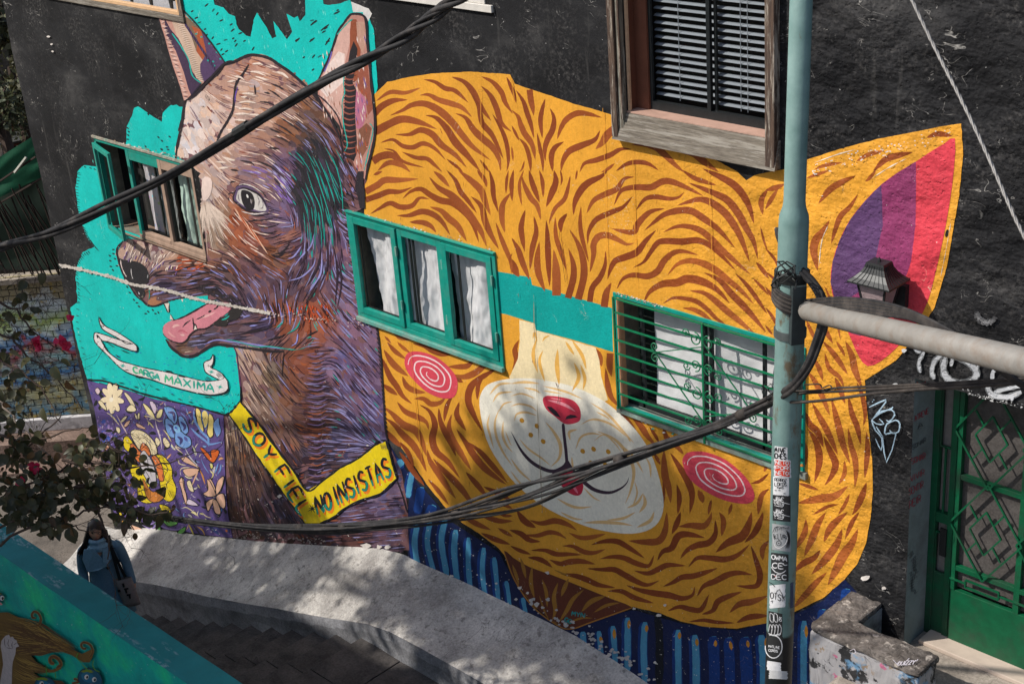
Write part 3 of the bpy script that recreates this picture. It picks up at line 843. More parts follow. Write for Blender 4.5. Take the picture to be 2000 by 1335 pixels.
# ================================================================== the orange cat
ORANGE = LT((222, 156, 50)); BROWN = LT((146, 74, 38)); BROWN2 = LT((170, 88, 42)); TEAL = LT((0, 154, 148)); CREAM = LT((234, 214, 170)); MUZZ = LT((232, 226, 210)); TAN = LT((226, 186, 128))
CATO = PX("712,415 712,360 718,300 727,240 730,186 757,160 800,150 850,143 920,140 997,145 1006,164 1055,180 1120,202 1170,216 1204,227 1206,262 1255,275 1320,290 1385,304 1440,335 1458,352 1475,342 1500,336 1535,330 1575,312 1640,291 1720,270 1800,255 1842,246 1878,241 1882,300 1874,380 1862,450 1850,520 1826,600 1792,652 1752,702 1690,742 1693,790 1699,850 1704,900 1705,960 1701,1010 1692,1060 1675,1100 1650,1130 1610,1165 1550,1195 1500,1215 1440,1226 1380,1223 1330,1212 1290,1196 1237,1184 1180,1205 1115,1226 1085,1215 1040,1180 1005,1130 985,1082 975,1070 935,1040 885,1008 838,950 797,890 765,850 752,836 749,760 742,690 737,630 733,600 725,500")
cat = Paint()
# blue shirt first (under the fur)
SH = Paint()
SHO = PX("755,858 772,885 800,925 838,965 885,1020 975,1078 1005,1135 1040,1184 1085,1220 1237,1190 1330,1216 1440,1230 1550,1200 1610,1170 1648,1128 1676,1158 1640,1205 1606,1240 1600,1345 1545,1700 1270,1350 1130,1243 1060,1208 1000,1178 950,1160 900,1135 860,1118 835,1114 805,1124 797,1100 797,1040 797,1000 800,960 775,900")
SH.poly(rough(SHO, 1.5, 8, 3), LT((15, 30, 74)))
SH.layer()
def shirt(ox, oy, L, sc=4.0):
    for s_, w_ in L:
        P = tl(ox, oy, sc, s_)
        SH.stroke([(x - 2, y + 1) for x, y in P], w_ / sc * 1.45, LT((14, 56, 124)), 'line', jit=.6)
        SH.stroke(P, w_ / sc * .9, LT((78, 150, 186)), 'line', jit=.6)
shirt(500, 1001, [("1262,90 1240,240 1275,480", 50), ("1362,60 1340,240 1395,480", 45), ("1482,40 1450,220 1495,500", 50), ("1562,130 1550,300 1575,560", 50), ("1662,190 1660,400 1680,640", 45), ("1782,270 1770,450 1795,690", 45), ("1862,345 1880,520 1900,740", 40), ("1955,530 1975,640 1985,780", 36)])
shirt(1000, 1001, [("85,660 110,780 150,900", 36), ("555,925 560,1000 575,1100", 48), ("680,920 690,1030 700,1150", 44), ("790,880 800,1020 810,1190", 46), ("905,815 905,1000 905,1240", 54), ("1042,850 1030,1050 1040,1335", 54), ("1300,910 1300,1110 1305,1400", 54), ("1430,950 1440,1150 1440,1400", 60), ("1580,960 1590,1150 1590,1400", 60), ("1700,970 1710,1150 1715,1400", 55), ("1830,965 1840,1150 1850,1400", 65), ("1950,950 1965,1150 1970,1400", 65)])
shirt(1500, 1001, [("285,840 280,1100 280,1400", 58), ("440,750 430,860 410,1000", 55), ("625,590 610,680 600,760", 55)])
shirt(500, 668, [("1150,925 1110,960 1095,1000", 60), ("1225,1010 1205,1100 1190,1210", 48), ("1300,1130 1285,1230 1270,1330", 46), ("1395,1270 1375,1310 1350,1360", 50)])
SH.layer()
for ox, L in ((1000, ["692,960 700,1010", "800,900 802,985", "918,830 914,905", "1055,870 1052,930", "1312,925 1310,985", "1445,975 1448,1040", "1592,990 1592,1045", "1705,995 1718,1070", "1842,990 1848,1050", "1988,970 1985,1050"]), (1500, ["300,870 302,975", "458,780 458,850", "648,620 640,680"])):
    for s_ in L: SH.stroke(tl(ox, 1001, 4, s_), 7, LT((206, 140, 44)), 'leaf')
SH.layer()
SH.stroke(tl(1000, 1001, 4, "1130,800 1150,900 1155,1100 1150,1335"), 16, LT((10, 18, 30)), 'line', jit=1)
house_shirt = SH.build('painted_shirt', house)

cat = Paint()
cat.poly(rough(CATO, 1.1, 7, 1), ORANGE)
cat.layer()
cat.poly(rough(PX("940,524 1037,541 1040,556 1100,573 1196,601 1198,687 1120,663 1047,644 1045,631 988,613 940,604"), .4), TEAL)
catobj = cat.build('painted_cat', house)
fur = Paint()
def stripes(ox, oy, L, sc=4.0, seed=0):
    for it in L:
        s_, w_ = it[0], it[1]; kind = it[2] if len(it) > 2 else 'leaf'
        P = tl(ox, oy, sc, s_)
        k = rnd.uniform(-14, 14)
        faded = P[0][0] > 1570 or rnd.random() < 0.15
        c = LT(((150 if faded else 134) + k, (76 if faded else 64) + k * .7, 28 + k * .4)); c2 = LT((154 + k, 80 + k, 36 + k * .5))
        fur.stroke(P, w_ / sc * .84, c, kind, col2=c2, jit=.25)
stripes(500, 0, [("940,790 1050,720 1170,725 1290,685", 42), ("915,905 985,830 1080,785 1190,780", 60, 'blunt'), ("1045,905 1150,860 1220,820 1320,810 1430,860 1530,950 1610,1050 1700,1150 1840,1255", 70), ("1310,620 1400,640 1480,690 1560,710 1665,805", 45), ("1530,600 1630,640 1700,720 1750,820 1840,945", 58), ("1760,596 1850,640 1920,720 1950,800 2010,890", 50), ("1280,745 1350,740 1430,780 1530,810 1610,840 1690,915", 55), ("1325,900 1410,920 1490,1000 1560,1110 1650,1210 1760,1345", 70), ("1560,885 1640,920 1700,1010 1770,1080 1850,1150 1900,1240 1915,1335", 66), ("1690,735 1740,830 1770,960 1850,1060 1935,1240", 52), ("1760,670 1830,740 1880,840 1920,960 2000,1030", 55), ("930,1030 1050,965 1150,930 1280,955 1420,1010", 72, 'blunt'), ("1090,1050 1200,1050 1290,1015 1380,1050 1450,1130 1560,1210 1650,1310", 62), ("975,1115 1070,1090 1150,1140 1230,1150 1310,1120 1400,1160 1485,1250", 46), ("915,1260 980,1220 1070,1215 1160,1300", 70, 'blunt'), ("1000,1160 1080,1180 1150,1260 1320,1310", 30), ("1140,1185 1250,1230 1340,1240 1400,1290 1460,1345", 42), ("950,1335 1040,1270 1140,1290 1210,1345", 52), ("1850,890 1920,1010 1960,1120 1975,1250 1960,1345", 42), ("1490,1240 1570,1300 1620,1345", 30), ("1750,1245 1800,1310 1825,1345", 26), ("1440,1000 1460,1050", 6)])
stripes(1000, 0, [("-40,600 0,690 20,740 35,805", 38), ("35,705 90,790 120,880 150,970 175,1080", 46), ("140,700 150,780 165,850 172,905", 56, 'blunt'), ("262,770 235,870 225,950 240,1080", 46), ("300,845 330,920 320,1010 280,1090 260,1160 262,1260", 56), ("705,918 600,890 510,885 430,930 385,1000 355,1090", 56), ("410,1105 340,1150 310,1220 320,1340", 52), ("692,1015 650,1090 560,1130 450,1180 400,1260 385,1340", 62), ("0,860 50,910 70,970 100,1040 160,1130 185,1250", 56), ("55,1075 110,1140 140,1240 150,1345", 42), ("198,1035 220,1150 240,1250 245,1345", 36), ("940,1165 850,1165 770,1210 660,1250 570,1275 530,1345", 52), ("812,1000 750,1050 710,1110 655,1165", 76, 'blunt'), ("805,1275 750,1320 700,1345", 30), ("935,1128 1050,1130 1140,1160 1220,1230 1280,1290 1350,1345", 62), ("815,1335 900,1280 990,1265 1070,1280 1150,1330", 46), ("1330,1165 1430,1200 1500,1260 1620,1345", 72, 'blunt'), ("0,1140 12,1260", 20), ("0,980 30,1040 60,1100", 26), ("100,1250 85,1310 60,1345", 18)])
stripes(500, 334, [("920,30 990,0", 30), ("858,160 950,110 1010,70 1120,70 1275,60", 62, 'blunt'), ("858,225 960,190 1040,160 1130,160 1225,125", 54, 'blunt'), ("895,335 970,290 1050,250 1130,280 1220,270 1280,210 1360,218", 50), ("1145,218 1210,160 1290,140 1370,190 1450,230 1540,250 1640,330 1700,420 1745,560", 62), ("1100,347 1200,345 1300,315 1390,340 1460,400 1520,500", 56), ("1200,398 1300,400 1370,430 1410,480", 50), ("1360,278 1450,310 1510,370 1580,430 1650,550", 62), ("1355,45 1430,130 1530,190 1620,280 1700,380 1760,470 1805,590", 76), ("1390,0 1450,50 1515,125", 46), ("1490,-10 1560,70 1600,160 1650,220 1730,330", 46), ("1580,-10 1690,80 1760,150 1790,230 1835,345", 66), ("1680,195 1760,270 1790,380 1830,480 1900,610", 60), ("1730,-10 1790,70 1805,125", 42), ("1825,-10 1850,90 1860,200 1895,320", 46), ("1990,170 1930,260 1925,380 1948,480", 56), ("1876,400 1910,500 1950,600 1990,700 2000,800", 46), ("1975,-10 1960,80 1955,180", 26), ("1005,1200 1080,1250 1130,1300 1220,1318", 42), ("1005,1285 1060,1345", 22), ("2005,640 1985,690 2000,760", 20)])
stripes(1000, 334, [("15,-10 0,80 0,180 5,235", 42), ("95,-10 62,90 65,180 80,270", 32), ("80,40 100,110 150,210 200,270 228,380", 52), ("135,-10 160,90 190,170 218,245", 52), ("215,-10 240,80 247,205", 36), ("330,-10 345,80 310,180 270,280", 62), ("380,-10 392,60 383,115", 20), ("458,35 440,130 410,220 340,290 300,380 293,415", 42), ("750,-10 700,40 600,90 540,150 495,240 482,340", 66), ("512,-10 500,70", 20), ("960,44 880,60 820,140 730,180 640,230 585,330", 56), ("800,265 850,160 920,130 1000,125 1090,125 1180,80 1260,85 1370,130 1500,195", 62), ("970,305 1040,220 1120,200 1230,215 1300,205 1348,165", 46), ("1330,-10 1420,50 1500,80 1600,110", 46), ("1490,-20 1640,50 1740,110 1810,190 1860,290 1893,410", 72), ("1380,90 1480,130 1600,180 1690,230 1770,330 1830,440 1890,550 1925,690", 72), ("1290,270 1380,240 1470,220 1560,245 1660,320 1730,410 1790,520 1860,710", 72), ("1195,292 1100,310 1040,350 980,420 960,470 900,475 775,448", 58), ("1035,465 1110,400 1190,340 1290,310 1400,310 1500,370 1620,460 1750,605", 66), ("945,195 870,280 780,320 690,360 640,400 600,480 593,570", 52), ("1180,478 1280,435 1370,430 1470,460 1560,530 1640,610 1730,690 1870,810", 62), ("612,790 640,650 640,570 680,510 750,500 830,535 900,570 962,560", 62), ("945,755 1030,710 1080,640 1140,560 1210,545 1330,550 1450,540 1550,580 1640,660 1755,780", 62), ("1128,460 1050,540 980,630 890,670 810,700 770,770 748,845", 66), ("820,920 870,840 950,810 1060,820 1140,780 1190,700 1260,640 1340,625 1460,655", 62), ("1215,815 1290,730 1380,700 1480,715 1590,770 1690,850 1790,930 1895,1040", 66), ("1030,1030 1080,940 1180,880 1290,870 1370,840 1470,855 1570,900 1640,960 1705,1035", 78, 'leaf'), ("1500,790 1620,850 1720,960 1810,1050 1900,1150 1990,1260", 66), ("1390,932 1500,950 1590,1010 1680,1090 1780,1170 1910,1280", 62), ("1180,1035 1260,990 1360,995 1450,1020 1530,1080 1600,1150 1710,1230", 46), ("1335,1068 1420,1080 1500,1120 1580,1190", 46), ("106,300 80,400 75,470 102,630", 52), ("173,350 192,470 160,610 143,770", 52), ("216,550 200,690 210,800 260,940", 62), ("270,380 280,520 285,670 297,900", 56), ("340,355 345,500 380,620 424,770", 46), ("432,330 385,400 385,480", 52), ("0,520 50,610 80,700 140,850", 56), ("-10,680 30,780 60,825", 72), ("350,970 350,850 345,740 328,610", 80, 'blunt'), ("440,990 482,830 480,720 443,600", 62, 'blunt'), ("520,1000 562,830 560,700 520,570 452,455", 66, 'blunt'), ("542,270 535,400 550,520 602,710", 42), ("610,1020 630,910 690,830 730,730 733,620", 54, 'blunt'), ("722,1060 740,950 778,870", 66, 'blunt'), ("2000,140 1950,230 1962,340", 52), ("1943,430 1970,540 2005,640", 22), ("1885,835 1950,900 2010,970", 30), ("1745,795 1830,880 1920,1000 2000,1120", 42), ("1910,710 1960,770 2010,840", 42), ("380,480 410,650 445,880", 6)])
stripes(1500, 0, [("360,1325 450,1290 585,1268", 34), ("690,1262 780,1210 910,1175", 42), ("1135,1188 1030,1210 930,1240 870,1290 825,1340", 62), ("1240,1075 1330,1045 1445,1062", 52)])
stripes(1500, 334, [("-20,150 60,130 135,100", 50), ("-20,300 40,200 85,130", 42), ("690,35 570,90 480,150 395,255", 62), ("706,180 640,280 570,350 530,450 495,570", 52), ("484,380 430,470 380,530 360,620 392,780", 76), ("300,55 400,20 480,-5", 32), ("845,-5 790,60 760,80", 34), ("-20,600 50,680 85,760", 26), ("-20,780 60,850 95,905", 26), ("-20,900 40,980 85,1040", 32), ("-20,1060 40,1140 85,1240", 32), ("440,890 480,980 500,1080 540,1180 570,1320", 32), ("300,1160 340,1250 385,1345", 36), ("410,1150 450,1240 510,1345", 46), ("-20,1200 40,1280", 24)])
stripes(500, 668, [("1025,-5 1090,70 1180,135", 42), ("1105,-5 1150,40 1210,85", 32), ("1225,8 1320,30 1390,70 1480,90 1610,58", 52), ("1000,55 1060,150 1120,210 1195,265", 60), ("972,100 1010,180 1050,270 1100,340 1150,420 1222,480", 56), ("990,325 1050,370 1110,412", 50), ("1145,262 1180,340 1250,380 1330,392", 55), ("1712,115 1660,180 1590,190 1500,190", 52), ("1855,148 1790,180 1710,240 1620,270 1540,250", 62), ("1905,190 1820,240 1740,290 1680,350 1660,450 1700,560 1775,700", 66), ("1555,275 1620,312", 40), ("1785,258 1740,330 1730,450", 42), ("1235,440 1310,440 1370,480 1440,470 1485,425", 52), ("1545,405 1500,480 1480,560 1473,620", 42), ("1590,465 1570,560 1610,640 1645,690", 52), ("1280,485 1360,540 1400,640 1380,750 1410,850 1500,930 1595,1060", 66), ("1005,505 1070,560 1150,640 1250,690 1300,780 1335,890", 72), ("1105,465 1170,540 1260,580 1330,620 1352,680", 56), ("1005,585 1080,640 1150,720 1230,800 1290,900 1335,1010", 66), ("1430,512 1440,600 1470,680 1530,800 1565,890", 56), ("1530,560 1510,660 1540,760 1600,860 1685,1000", 62), ("1568,675 1640,780 1720,900 1810,1000 1960,1110", 66), ("1655,775 1750,850 1840,950 1970,1100", 52), ("1008,675 1060,740 1140,820", 56), ("1125,775 1190,860 1235,970", 46), ("1120,850 1170,920 1240,1020 1320,1120", 52), ("1340,835 1360,920 1420,1010 1500,1130 1565,1220", 62), ("1385,905 1460,990 1570,1100 1650,1200 1710,1300", 62), ("1640,1010 1730,1110 1810,1210", 52), ("1780,1125 1900,1180 2000,1235", 46), ("1345,1065 1420,1150 1510,1270", 42), ("1850,1290 1920,1260 2010,1300", 40)])
stripes(1000, 668, [("55,-20 25,60 40,140 5,250", 56), ("655,45 690,110 702,190", 46), ("733,200 750,330 780,430 850,510", 52), ("770,85 765,180 780,270", 64, 'blunt'), ("920,550 1000,640 1060,730 1125,805", 56), ("840,545 900,600 960,690 985,740", 40), ("1185,655 1210,740 1280,800 1345,875", 56), ("1190,840 1190,930 1200,1050 1230,1150 1242,1255", 70), ("1112,865 1150,930 1162,955", 36), ("1238,860 1310,970 1380,1090 1410,1200 1390,1340", 66), ("1290,1105 1310,1210 1298,1340", 46), ("1455,1150 1480,1200 1495,1255", 56), ("1180,1075 1190,1180 1172,1310", 26), ("1560,1225 1535,1345", 32), ("1722,1255 1695,1345", 32), ("2010,1020 1940,1080 1865,1102", 32), ("2010,1140 1950,1200 1925,1345", 52), ("1075,655 1130,740 1155,790", 30), ("1040,880 1090,960", 20)])
stripes(1500, 668, [("430,-10 500,70 560,150 625,250", 52), ("535,-10 580,60 603,110", 32), ("608,-10 660,110 680,210 735,350", 66), ("445,80 480,200 560,270 595,350", 46), ("355,120 400,200 432,300", 46), ("300,220 360,290 430,430 485,570", 56), ("525,270 570,380 605,480", 52), ("630,420 660,560 700,660 728,800", 56), ("695,310 740,420 762,560 748,650", 46), ("495,430 530,560 560,680 590,800 645,950", 66), ("345,465 410,590 470,700 548,880", 62), ("295,540 330,640 390,700 435,820", 66), ("310,670 370,760 400,860 400,960 365,1095", 66), ("436,730 490,850 530,950 500,1040 445,1115", 66), ("628,665 650,800 680,900 690,1010 680,1140", 56), ("772,695 780,830 770,950 758,1060", 52), ("600,920 600,1020 555,1110", 42), ("298,780 300,870 285,985", 42), ("240,1098 310,1120 400,1152", 36), ("230,1255 400,1220 520,1200 628,1118", 78), ("772,1090 740,1190 690,1300 660,1345", 62), ("640,1180 600,1270 550,1345", 36), ("558,1262 470,1280 350,1345", 32), ("0,950 -30,1010", 30)])
stripes(1000, 1001, [("40,-20 100,60 190,115", 62), ("140,55 230,80 340,60 440,90 510,135", 56), ("-20,130 70,160 140,210 225,222", 52), ("100,170 200,175 290,150 360,160 430,200", 46), ("445,152 530,190 610,190 735,162", 46), ("395,255 480,260 560,300 640,310 735,280", 46), ("620,247 720,220 820,220 900,260 1040,352", 52), ("-10,255 60,290 150,322", 36), ("150,290 260,290 350,320 450,320 550,325", 46), ("125,345 200,355 260,380 320,425", 46), ("292,362 380,395 450,380 540,375 655,398", 56), ("685,357 790,340 880,350 970,390 1070,410 1113,325", 52), ("590,432 700,440 800,440 880,480 970,530 1060,560 1155,525", 56), ("955,448 1060,470 1140,440 1220,405 1360,410", 52), ("380,473 500,490 590,520 680,560 810,582", 52), ("745,608 860,610 960,660 1110,702", 50), ("895,562 1000,600 1120,625 1230,640 1330,665 1410,640 1432,570", 60), ("910,215 1040,225 1150,215 1200,130 1212,-10", 66), ("1138,370 1180,300 1250,270 1300,180 1380,165 1510,192", 66), ("1590,50 1592,160 1540,230 1450,250 1370,290 1315,358", 62), ("1300,105 1400,95 1500,100 1550,40 1562,-10", 62), ("1320,-10 1290,80 1250,165", 52), ("1620,-10 1655,60 1640,180", 52), ("1380,420 1450,350 1550,350 1660,360 1760,330 1858,245", 56), ("1592,308 1690,230 1800,180 1850,90 1875,-10", 84), ("1182,573 1260,540 1330,500 1420,490 1520,460 1610,428", 56), ("1448,650 1500,570 1590,530 1690,480 1780,465 1885,482", 60), ("1220,763 1310,730 1400,750 1480,750 1543,630", 52), ("1485,790 1570,760 1610,690 1690,650 1800,612", 56), ("1700,778 1780,710 1880,690 2000,645", 62), ("1868,250 1910,370 1940,480 1920,560 1850,575 1755,565", 56), ("1380,848 1500,835 1600,850 1740,857", 36), ("1755,855 1860,810 2010,798", 56), ("1820,230 1900,150 1950,40 1962,-10", 62), ("2010,210 1960,280 1962,370", 52)])
stripes(1500, 1001, [("455,-10 390,90 350,190 285,340", 68), ("298,45 290,150 210,290", 56), ("625,-10 540,60 480,130 438,225", 66), ("715,-10 660,70 605,200", 46), ("582,120 540,240 460,350 340,480", 76), ("705,120 660,230 590,330 540,430 470,562", 90), ("412,285 360,350 280,390 200,460", 62), ("463,460 380,540 310,620 200,740", 62)])
stripes(500, 1001, [("1610,15 1720,80 1840,132", 50), ("1750,15 1900,60 2010,62", 50), ("1760,155 1860,200 1990,245", 50), ("1890,115 2010,185", 36), ("1880,-10 1950,20 2010,20", 30)])
fur.layer()
fur.shape(PX("985,1074 1003,1088 1035,1106 1080,1122 1120,1138 1160,1154 1200,1170 1236,1185 1205,1196 1160,1212 1115,1226 1085,1214 1055,1192 1030,1165 1005,1128"), LT((104, 52, 34)), 2)
fur.layer()
for s_, w_ in (("160,415 150,540 178,665", 32), ("238,515 270,620 278,735", 28), ("362,540 330,650 340,760 315,840", 34), ("445,510 405,600 388,650", 34), ("565,595 480,670 430,760 370,850", 34), ("735,645 620,690 545,770", 38), ("850,697 740,720 640,775", 24), ("70,350 90,420 112,510", 28), ("5,400 40,500 55,560", 26), ("630,818 540,820 430,862", 16), ("215,640 255,760 290,830", 14), ("330,440 400,470 470,490", 12)):
    fur.stroke(tl(1000, 1001, 4, s_), w_ / 4, LT((160, 112, 42)), 'leaf')
fur.stroke(PX("985,1076 1005,1130 1040,1182 1085,1217 1115,1227 1160,1212 1236,1185"), 2.5, LT((176, 120, 50)), 'line')
lettering("MYN", (1117, 1201), (1142, 1205), (1, -9), lambda p: fur.stroke(p, 2.2, LT((20, 150, 150)), 'line', 2))
lettering("GO", (1103, 1212), (1116, 1217), (2, -8), lambda p: fur.stroke(p, 2.4, LT((20, 150, 150)), 'line', 2))
fur.build('fur_stripes', catobj)

face = Paint()
MZO = PX("937,790 943,762 960,747 995,739 1035,738 1060,741 1110,751 1160,771 1200,797 1240,836 1270,881 1289,935 1297,985 1287,1018 1262,1036 1220,1041 1160,1031 1110,1012 1058,985 1010,946 975,902 950,855")
face.poly(rough(PX("1015,624 1045,631 1047,644 1164,678 1171,702 1175,735 1188,780 1150,800 1080,770 1000,752 996,735 1012,700 1016,665"), .6), CREAM)
face.layer()
face.shape(MZO, MUZZ, 3)
face.layer()
def fc(L, col, kind='leaf', ox=1000, oy=668):
    for s_, w_ in L: face.stroke(tl(ox, oy, 4, s_), w_ / 4, col, kind)
fc([("-10,322 100,310 225,322", 22), ("90,352 180,370 230,400", 16), ("20,615 40,560 110,545 200,572", 18), ("262,618 330,700 380,800 372,900 305,972", 27), ("55,745 130,830 230,900 305,962", 16), ("458,765 450,700 515,678", 22), ("500,835 540,740 620,710 710,722", 18), ("655,688 780,740 860,810 920,900 955,1010 930,1150 885,1265", 28), ("535,642 640,600 780,640 910,745", 18), ("240,340 350,365 450,395 560,445", 18), ("240,375 330,390 400,402", 12), ("610,465 750,560 860,680 960,790", 20), ("660,540 740,580 770,610", 14), ("870,810 960,900 1030,1020", 20), ("1045,890 1080,960 1088,1060", 18), ("1030,1180 1042,1260 995,1330", 28), ("350,1215 450,1270 530,1290 630,1280", 22), ("470,890 476,960 490,1000", 16), ("-10,500 60,480 150,500 200,540", 16), ("-10,420 80,400 190,440", 14), ("560,1130 640,1210 700,1240", 14), ("900,720 930,780", 14), ("640,770 720,720 800,780 860,860", 12), ("960,1080 980,1180 940,1290", 14), ("-10,900 60,1000 160,1090", 18), ("-10,1000 60,1090 120,1130", 14)], TAN)
fc([("1830,555 1812,640 1830,720 1860,830", 18), ("1935,610 1930,720 1960,800 2010,860", 20), ("1905,515 1870,620 1880,730 1930,850 2010,970", 20), ("2005,318 1900,330 1825,410", 20), ("2010,385 1900,400 1850,470", 18), ("1950,690 1990,790 2010,800", 10), ("2010,460 1940,480 1900,540", 14)], TAN, ox=500)
fc([("555,75 700,70 850,80 950,98", 28), ("740,55 870,40 970,-10", 22), ("975,112 1080,60 1115,-15", 28), ("380,-10 480,40 560,50", 20), ("900,-40 980,-80 1030,-160", 22)], TAN, oy=1001)
TANB = LT((226, 172, 84))
fc([("195,-30 168,100 205,240", 28), ("246,60 218,150 260,310", 24), ("360,50 355,180 372,335", 36), ("420,-10 490,100", 24), ("470,-20 550,100 585,215", 28), ("488,155 525,270 472,382", 30), ("538,170 572,280 558,372", 26)], TANB)
fc([("165,1310 180,1260 200,1335", 16), ("240,1330 260,1300 300,1280", 14)], TANB, oy=334)
face.layer()
for x_, y_ in ((80, 608), (197, 653), (150, 722), (247, 772), (555, 848), (640, 832), (755, 852), (618, 940), (733, 955)):
    face.ell(1000 + x_ / 4, 668 + y_ / 4, 5.3, 4.2, .9, LT((196, 140, 42)), 12, .3)
DK = LT((64, 46, 60))
fc([("402,632 410,720 425,850 432,950", 24)], DK, 'line')
fc([("436,930 400,975 310,1005 180,950 80,850 -8,690", 28)], DK, 'blunt')
fc([("432,930 480,1005 560,1085 650,1150 760,1172 850,1140 900,1095 918,1045", 30)], DK, 'blunt')
face.poly(tl(1000, 668, 4, "425,925 440,925 470,970 495,1010 440,1010 400,1035 330,1035 300,1005 380,990"), DK)
face.layer()
face.shape(tl(1000, 668, 4, "345,1040 395,1000 440,985 478,1005 555,1095 552,1165 520,1195 462,1182 400,1130"), LT((190, 42, 66)), 3)
face.layer()
fc([("470,1100 500,1150 520,1180", 20), ("400,1010 440,1000 460,1010", 14)], LT((222, 120, 140)))
face.shape(tl(1000, 668, 4, "243,450 262,420 300,416 400,428 480,452 525,500 541,560 530,612 470,636 410,632 335,575 270,520"), LT((206, 56, 78)), 3)
face.layer()
fc([("280,450 370,470 440,500 500,540", 24), ("300,432 400,450", 10)], LT((236, 150, 160)))
face.poly(tl(1000, 668, 4, "275,500 310,502 350,535 385,588 340,572 300,535"), LT((44, 34, 44)))
face.poly(tl(1000, 668, 4, "418,602 430,575 460,562 495,568 517,583 470,592"), LT((44, 34, 44)))
def cheek(P, cx, cy, turns=3.1):
    face.layer(); face.shape(P, LT((214, 72, 88)), 3); face.layer()
    sp = cspline(P, 6); n = len(sp); pts = []
    K = 110
    for i in range(K):
        t = i / (K - 1); idx = (t * turns * n) % n; a = sp[int(idx) % n]; k = 0.86 - 0.72 * t
        pts.append((cx + (a[0] - cx) * k, cy + (a[1] - cy) * k))
    face.stroke(pts, 2.6, LT((240, 214, 214)), 'line', 1, jit=.2)
cheek(tl(500, 668, 4, "1163,160 1178,95 1230,70 1330,82 1440,132 1535,220 1577,300 1570,392 1530,435 1440,432 1330,382 1230,290 1182,222"), 842, 732)
cheek(tl(1000, 668, 4, "1335,940 1358,872 1420,850 1530,858 1680,920 1820,1040 1888,1150 1895,1222 1838,1258 1700,1242 1550,1182 1400,1075"), 1404, 932)
face.build('painted_muzzle', catobj)

ear = Paint()
ear.shape(PX("1866,270 1845,280 1815,298 1790,315 1755,336 1722,360 1690,392 1660,430 1640,470 1627,510 1623,550 1632,592 1650,632 1664,664 1678,695 1695,714 1722,704 1758,672 1790,632 1812,590 1826,540 1842,470 1855,400 1864,330"), LT((212, 64, 78)), 2)
ear.layer()
ear.poly(rough(PX("1790,315 1755,336 1722,360 1690,392 1660,430 1640,470 1627,510 1623,550 1632,592 1650,632 1662,650 1680,655 1703,651 1722,640 1745,600 1764,556 1780,512 1789,440 1790,380"), .8), LT((140, 56, 100)))
ear.layer()
ear.poly(rough(PX("1722,360 1690,392 1660,430 1640,470 1627,510 1623,550 1630,578 1662,580 1690,562 1706,530 1714,490 1725,440 1724,400"), .8), LT((92, 62, 104)))
ear.layer()
for s_ in ("1590,318 1640,300 1680,290", "1700,350 1740,325 1780,305", "1600,520 1606,470 1618,440", "1860,420 1850,480 1838,540"):
    ear.stroke(PX(s_), 1.6, LT((232, 214, 190)), 'leaf', jit=.7)
ear.ell(1850, 455, 3.4, 7.5, .15, LT((30, 26, 24)), 10, .6)
ear.build('painted_ear', catobj)

# ================================================================== the dog
Paint.LAY[0] = 0.003
TURQ = LT((0, 190, 182)); OUTL = LT((42, 34, 40))
tq = Paint()
tq.poly(rough(PX("165,322 151,335 148,372 151,402 158,430 170,462 184,482 162,492 150,520 148,542 152,590 138,600 144,640 156,690 171,742 215,752 262,765 300,778 350,786 400,797 440,808 456,800 480,780 500,700 520,640 470,560 380,500 360,300 354,256 358,235 363,212 345,205 333,206 318,220 317,238 300,228 270,208 262,211 258,226 248,246 247,281 252,300 190,300 190,326"), 1.8, 5, 4), TURQ)
tq.poly(rough(PX("350,0 352,16 360,30 400,76 440,124 480,170 560,190 640,170 735,185 738,170 735,120 731,60 722,36 712,20 686,5 684,0 660,8 640,10 632,8 628,-30 597,-30 597,30 586,42 582,32 575,35 560,27 571,62 561,77 550,62 534,41 540,72 532,75 522,55 510,37 502,25 496,40 490,72 482,70 467,57 462,47 460,32 447,27 437,15 420,10 412,-30 350,-30"), 1.2, 5, 8), TURQ)
tq.layer()
tq.poly(rough(PX("686,3 720,17 727,27 722,37 716,52 709,24 690,24"), 1.0, 4, 2), LT((214, 210, 206)))
tq.layer()
# drips, whitish brushing and dashes on the turquoise
TQ1 = PX("165,325 155,340 152,400 185,482 155,520 155,585 143,610 172,740 300,775 440,800 462,770 455,690 400,690 330,670 315,640 330,600 270,580 230,500 250,470 380,480 350,300 355,215 270,212 250,280 190,300")
for i in range(240):
    x_ = rnd.uniform(145, 470); y_ = rnd.uniform(210, 790)
    if inpoly(x_, y_, TQ1):
        c = LT((90, 206, 190)) if rnd.random() < .5 else LT((14, 170, 165))
        l_ = rnd.uniform(4, 12); tq.stroke([(x_, y_), (x_ + l_ * .25, y_ + l_)], rnd.uniform(.8, 2.2), c, 'leaf', 2)
TQ2 = PX("362,20 440,118 500,104 560,132 618,180 650,80 690,22 620,12 600,40 560,80 545,70 535,80 500,60 490,75 440,30 415,12")
for i in range(130):
    x_ = rnd.uniform(360, 700); y_ = rnd.uniform(5, 180)
    if inpoly(x_, y_, TQ2):
        c = LT((110, 214, 202)) if rnd.random() < .6 else LT((14, 170, 165))
        l_ = rnd.uniform(4, 14); tq.stroke([(x_, y_), (x_ + l_ * .2, y_ + l_)], rnd.uniform(.8, 2.2), c, 'leaf', 2)
tq.layer()
for i in range(150):
    x_ = rnd.uniform(162, 470); y_ = rnd.uniform(678, 800)
    if inpoly(x_, y_, PX("162,690 330,672 400,690 466,678 470,770 445,800 300,772 172,738")):
        l_ = rnd.uniform(4, 7); tq.stroke([(x_, y_), (x_ + l_, y_ + rnd.uniform(0, 1.5))], 1.8, LT((20, 130, 186)), 'leaf', 2)
BK = LT((26, 30, 34))
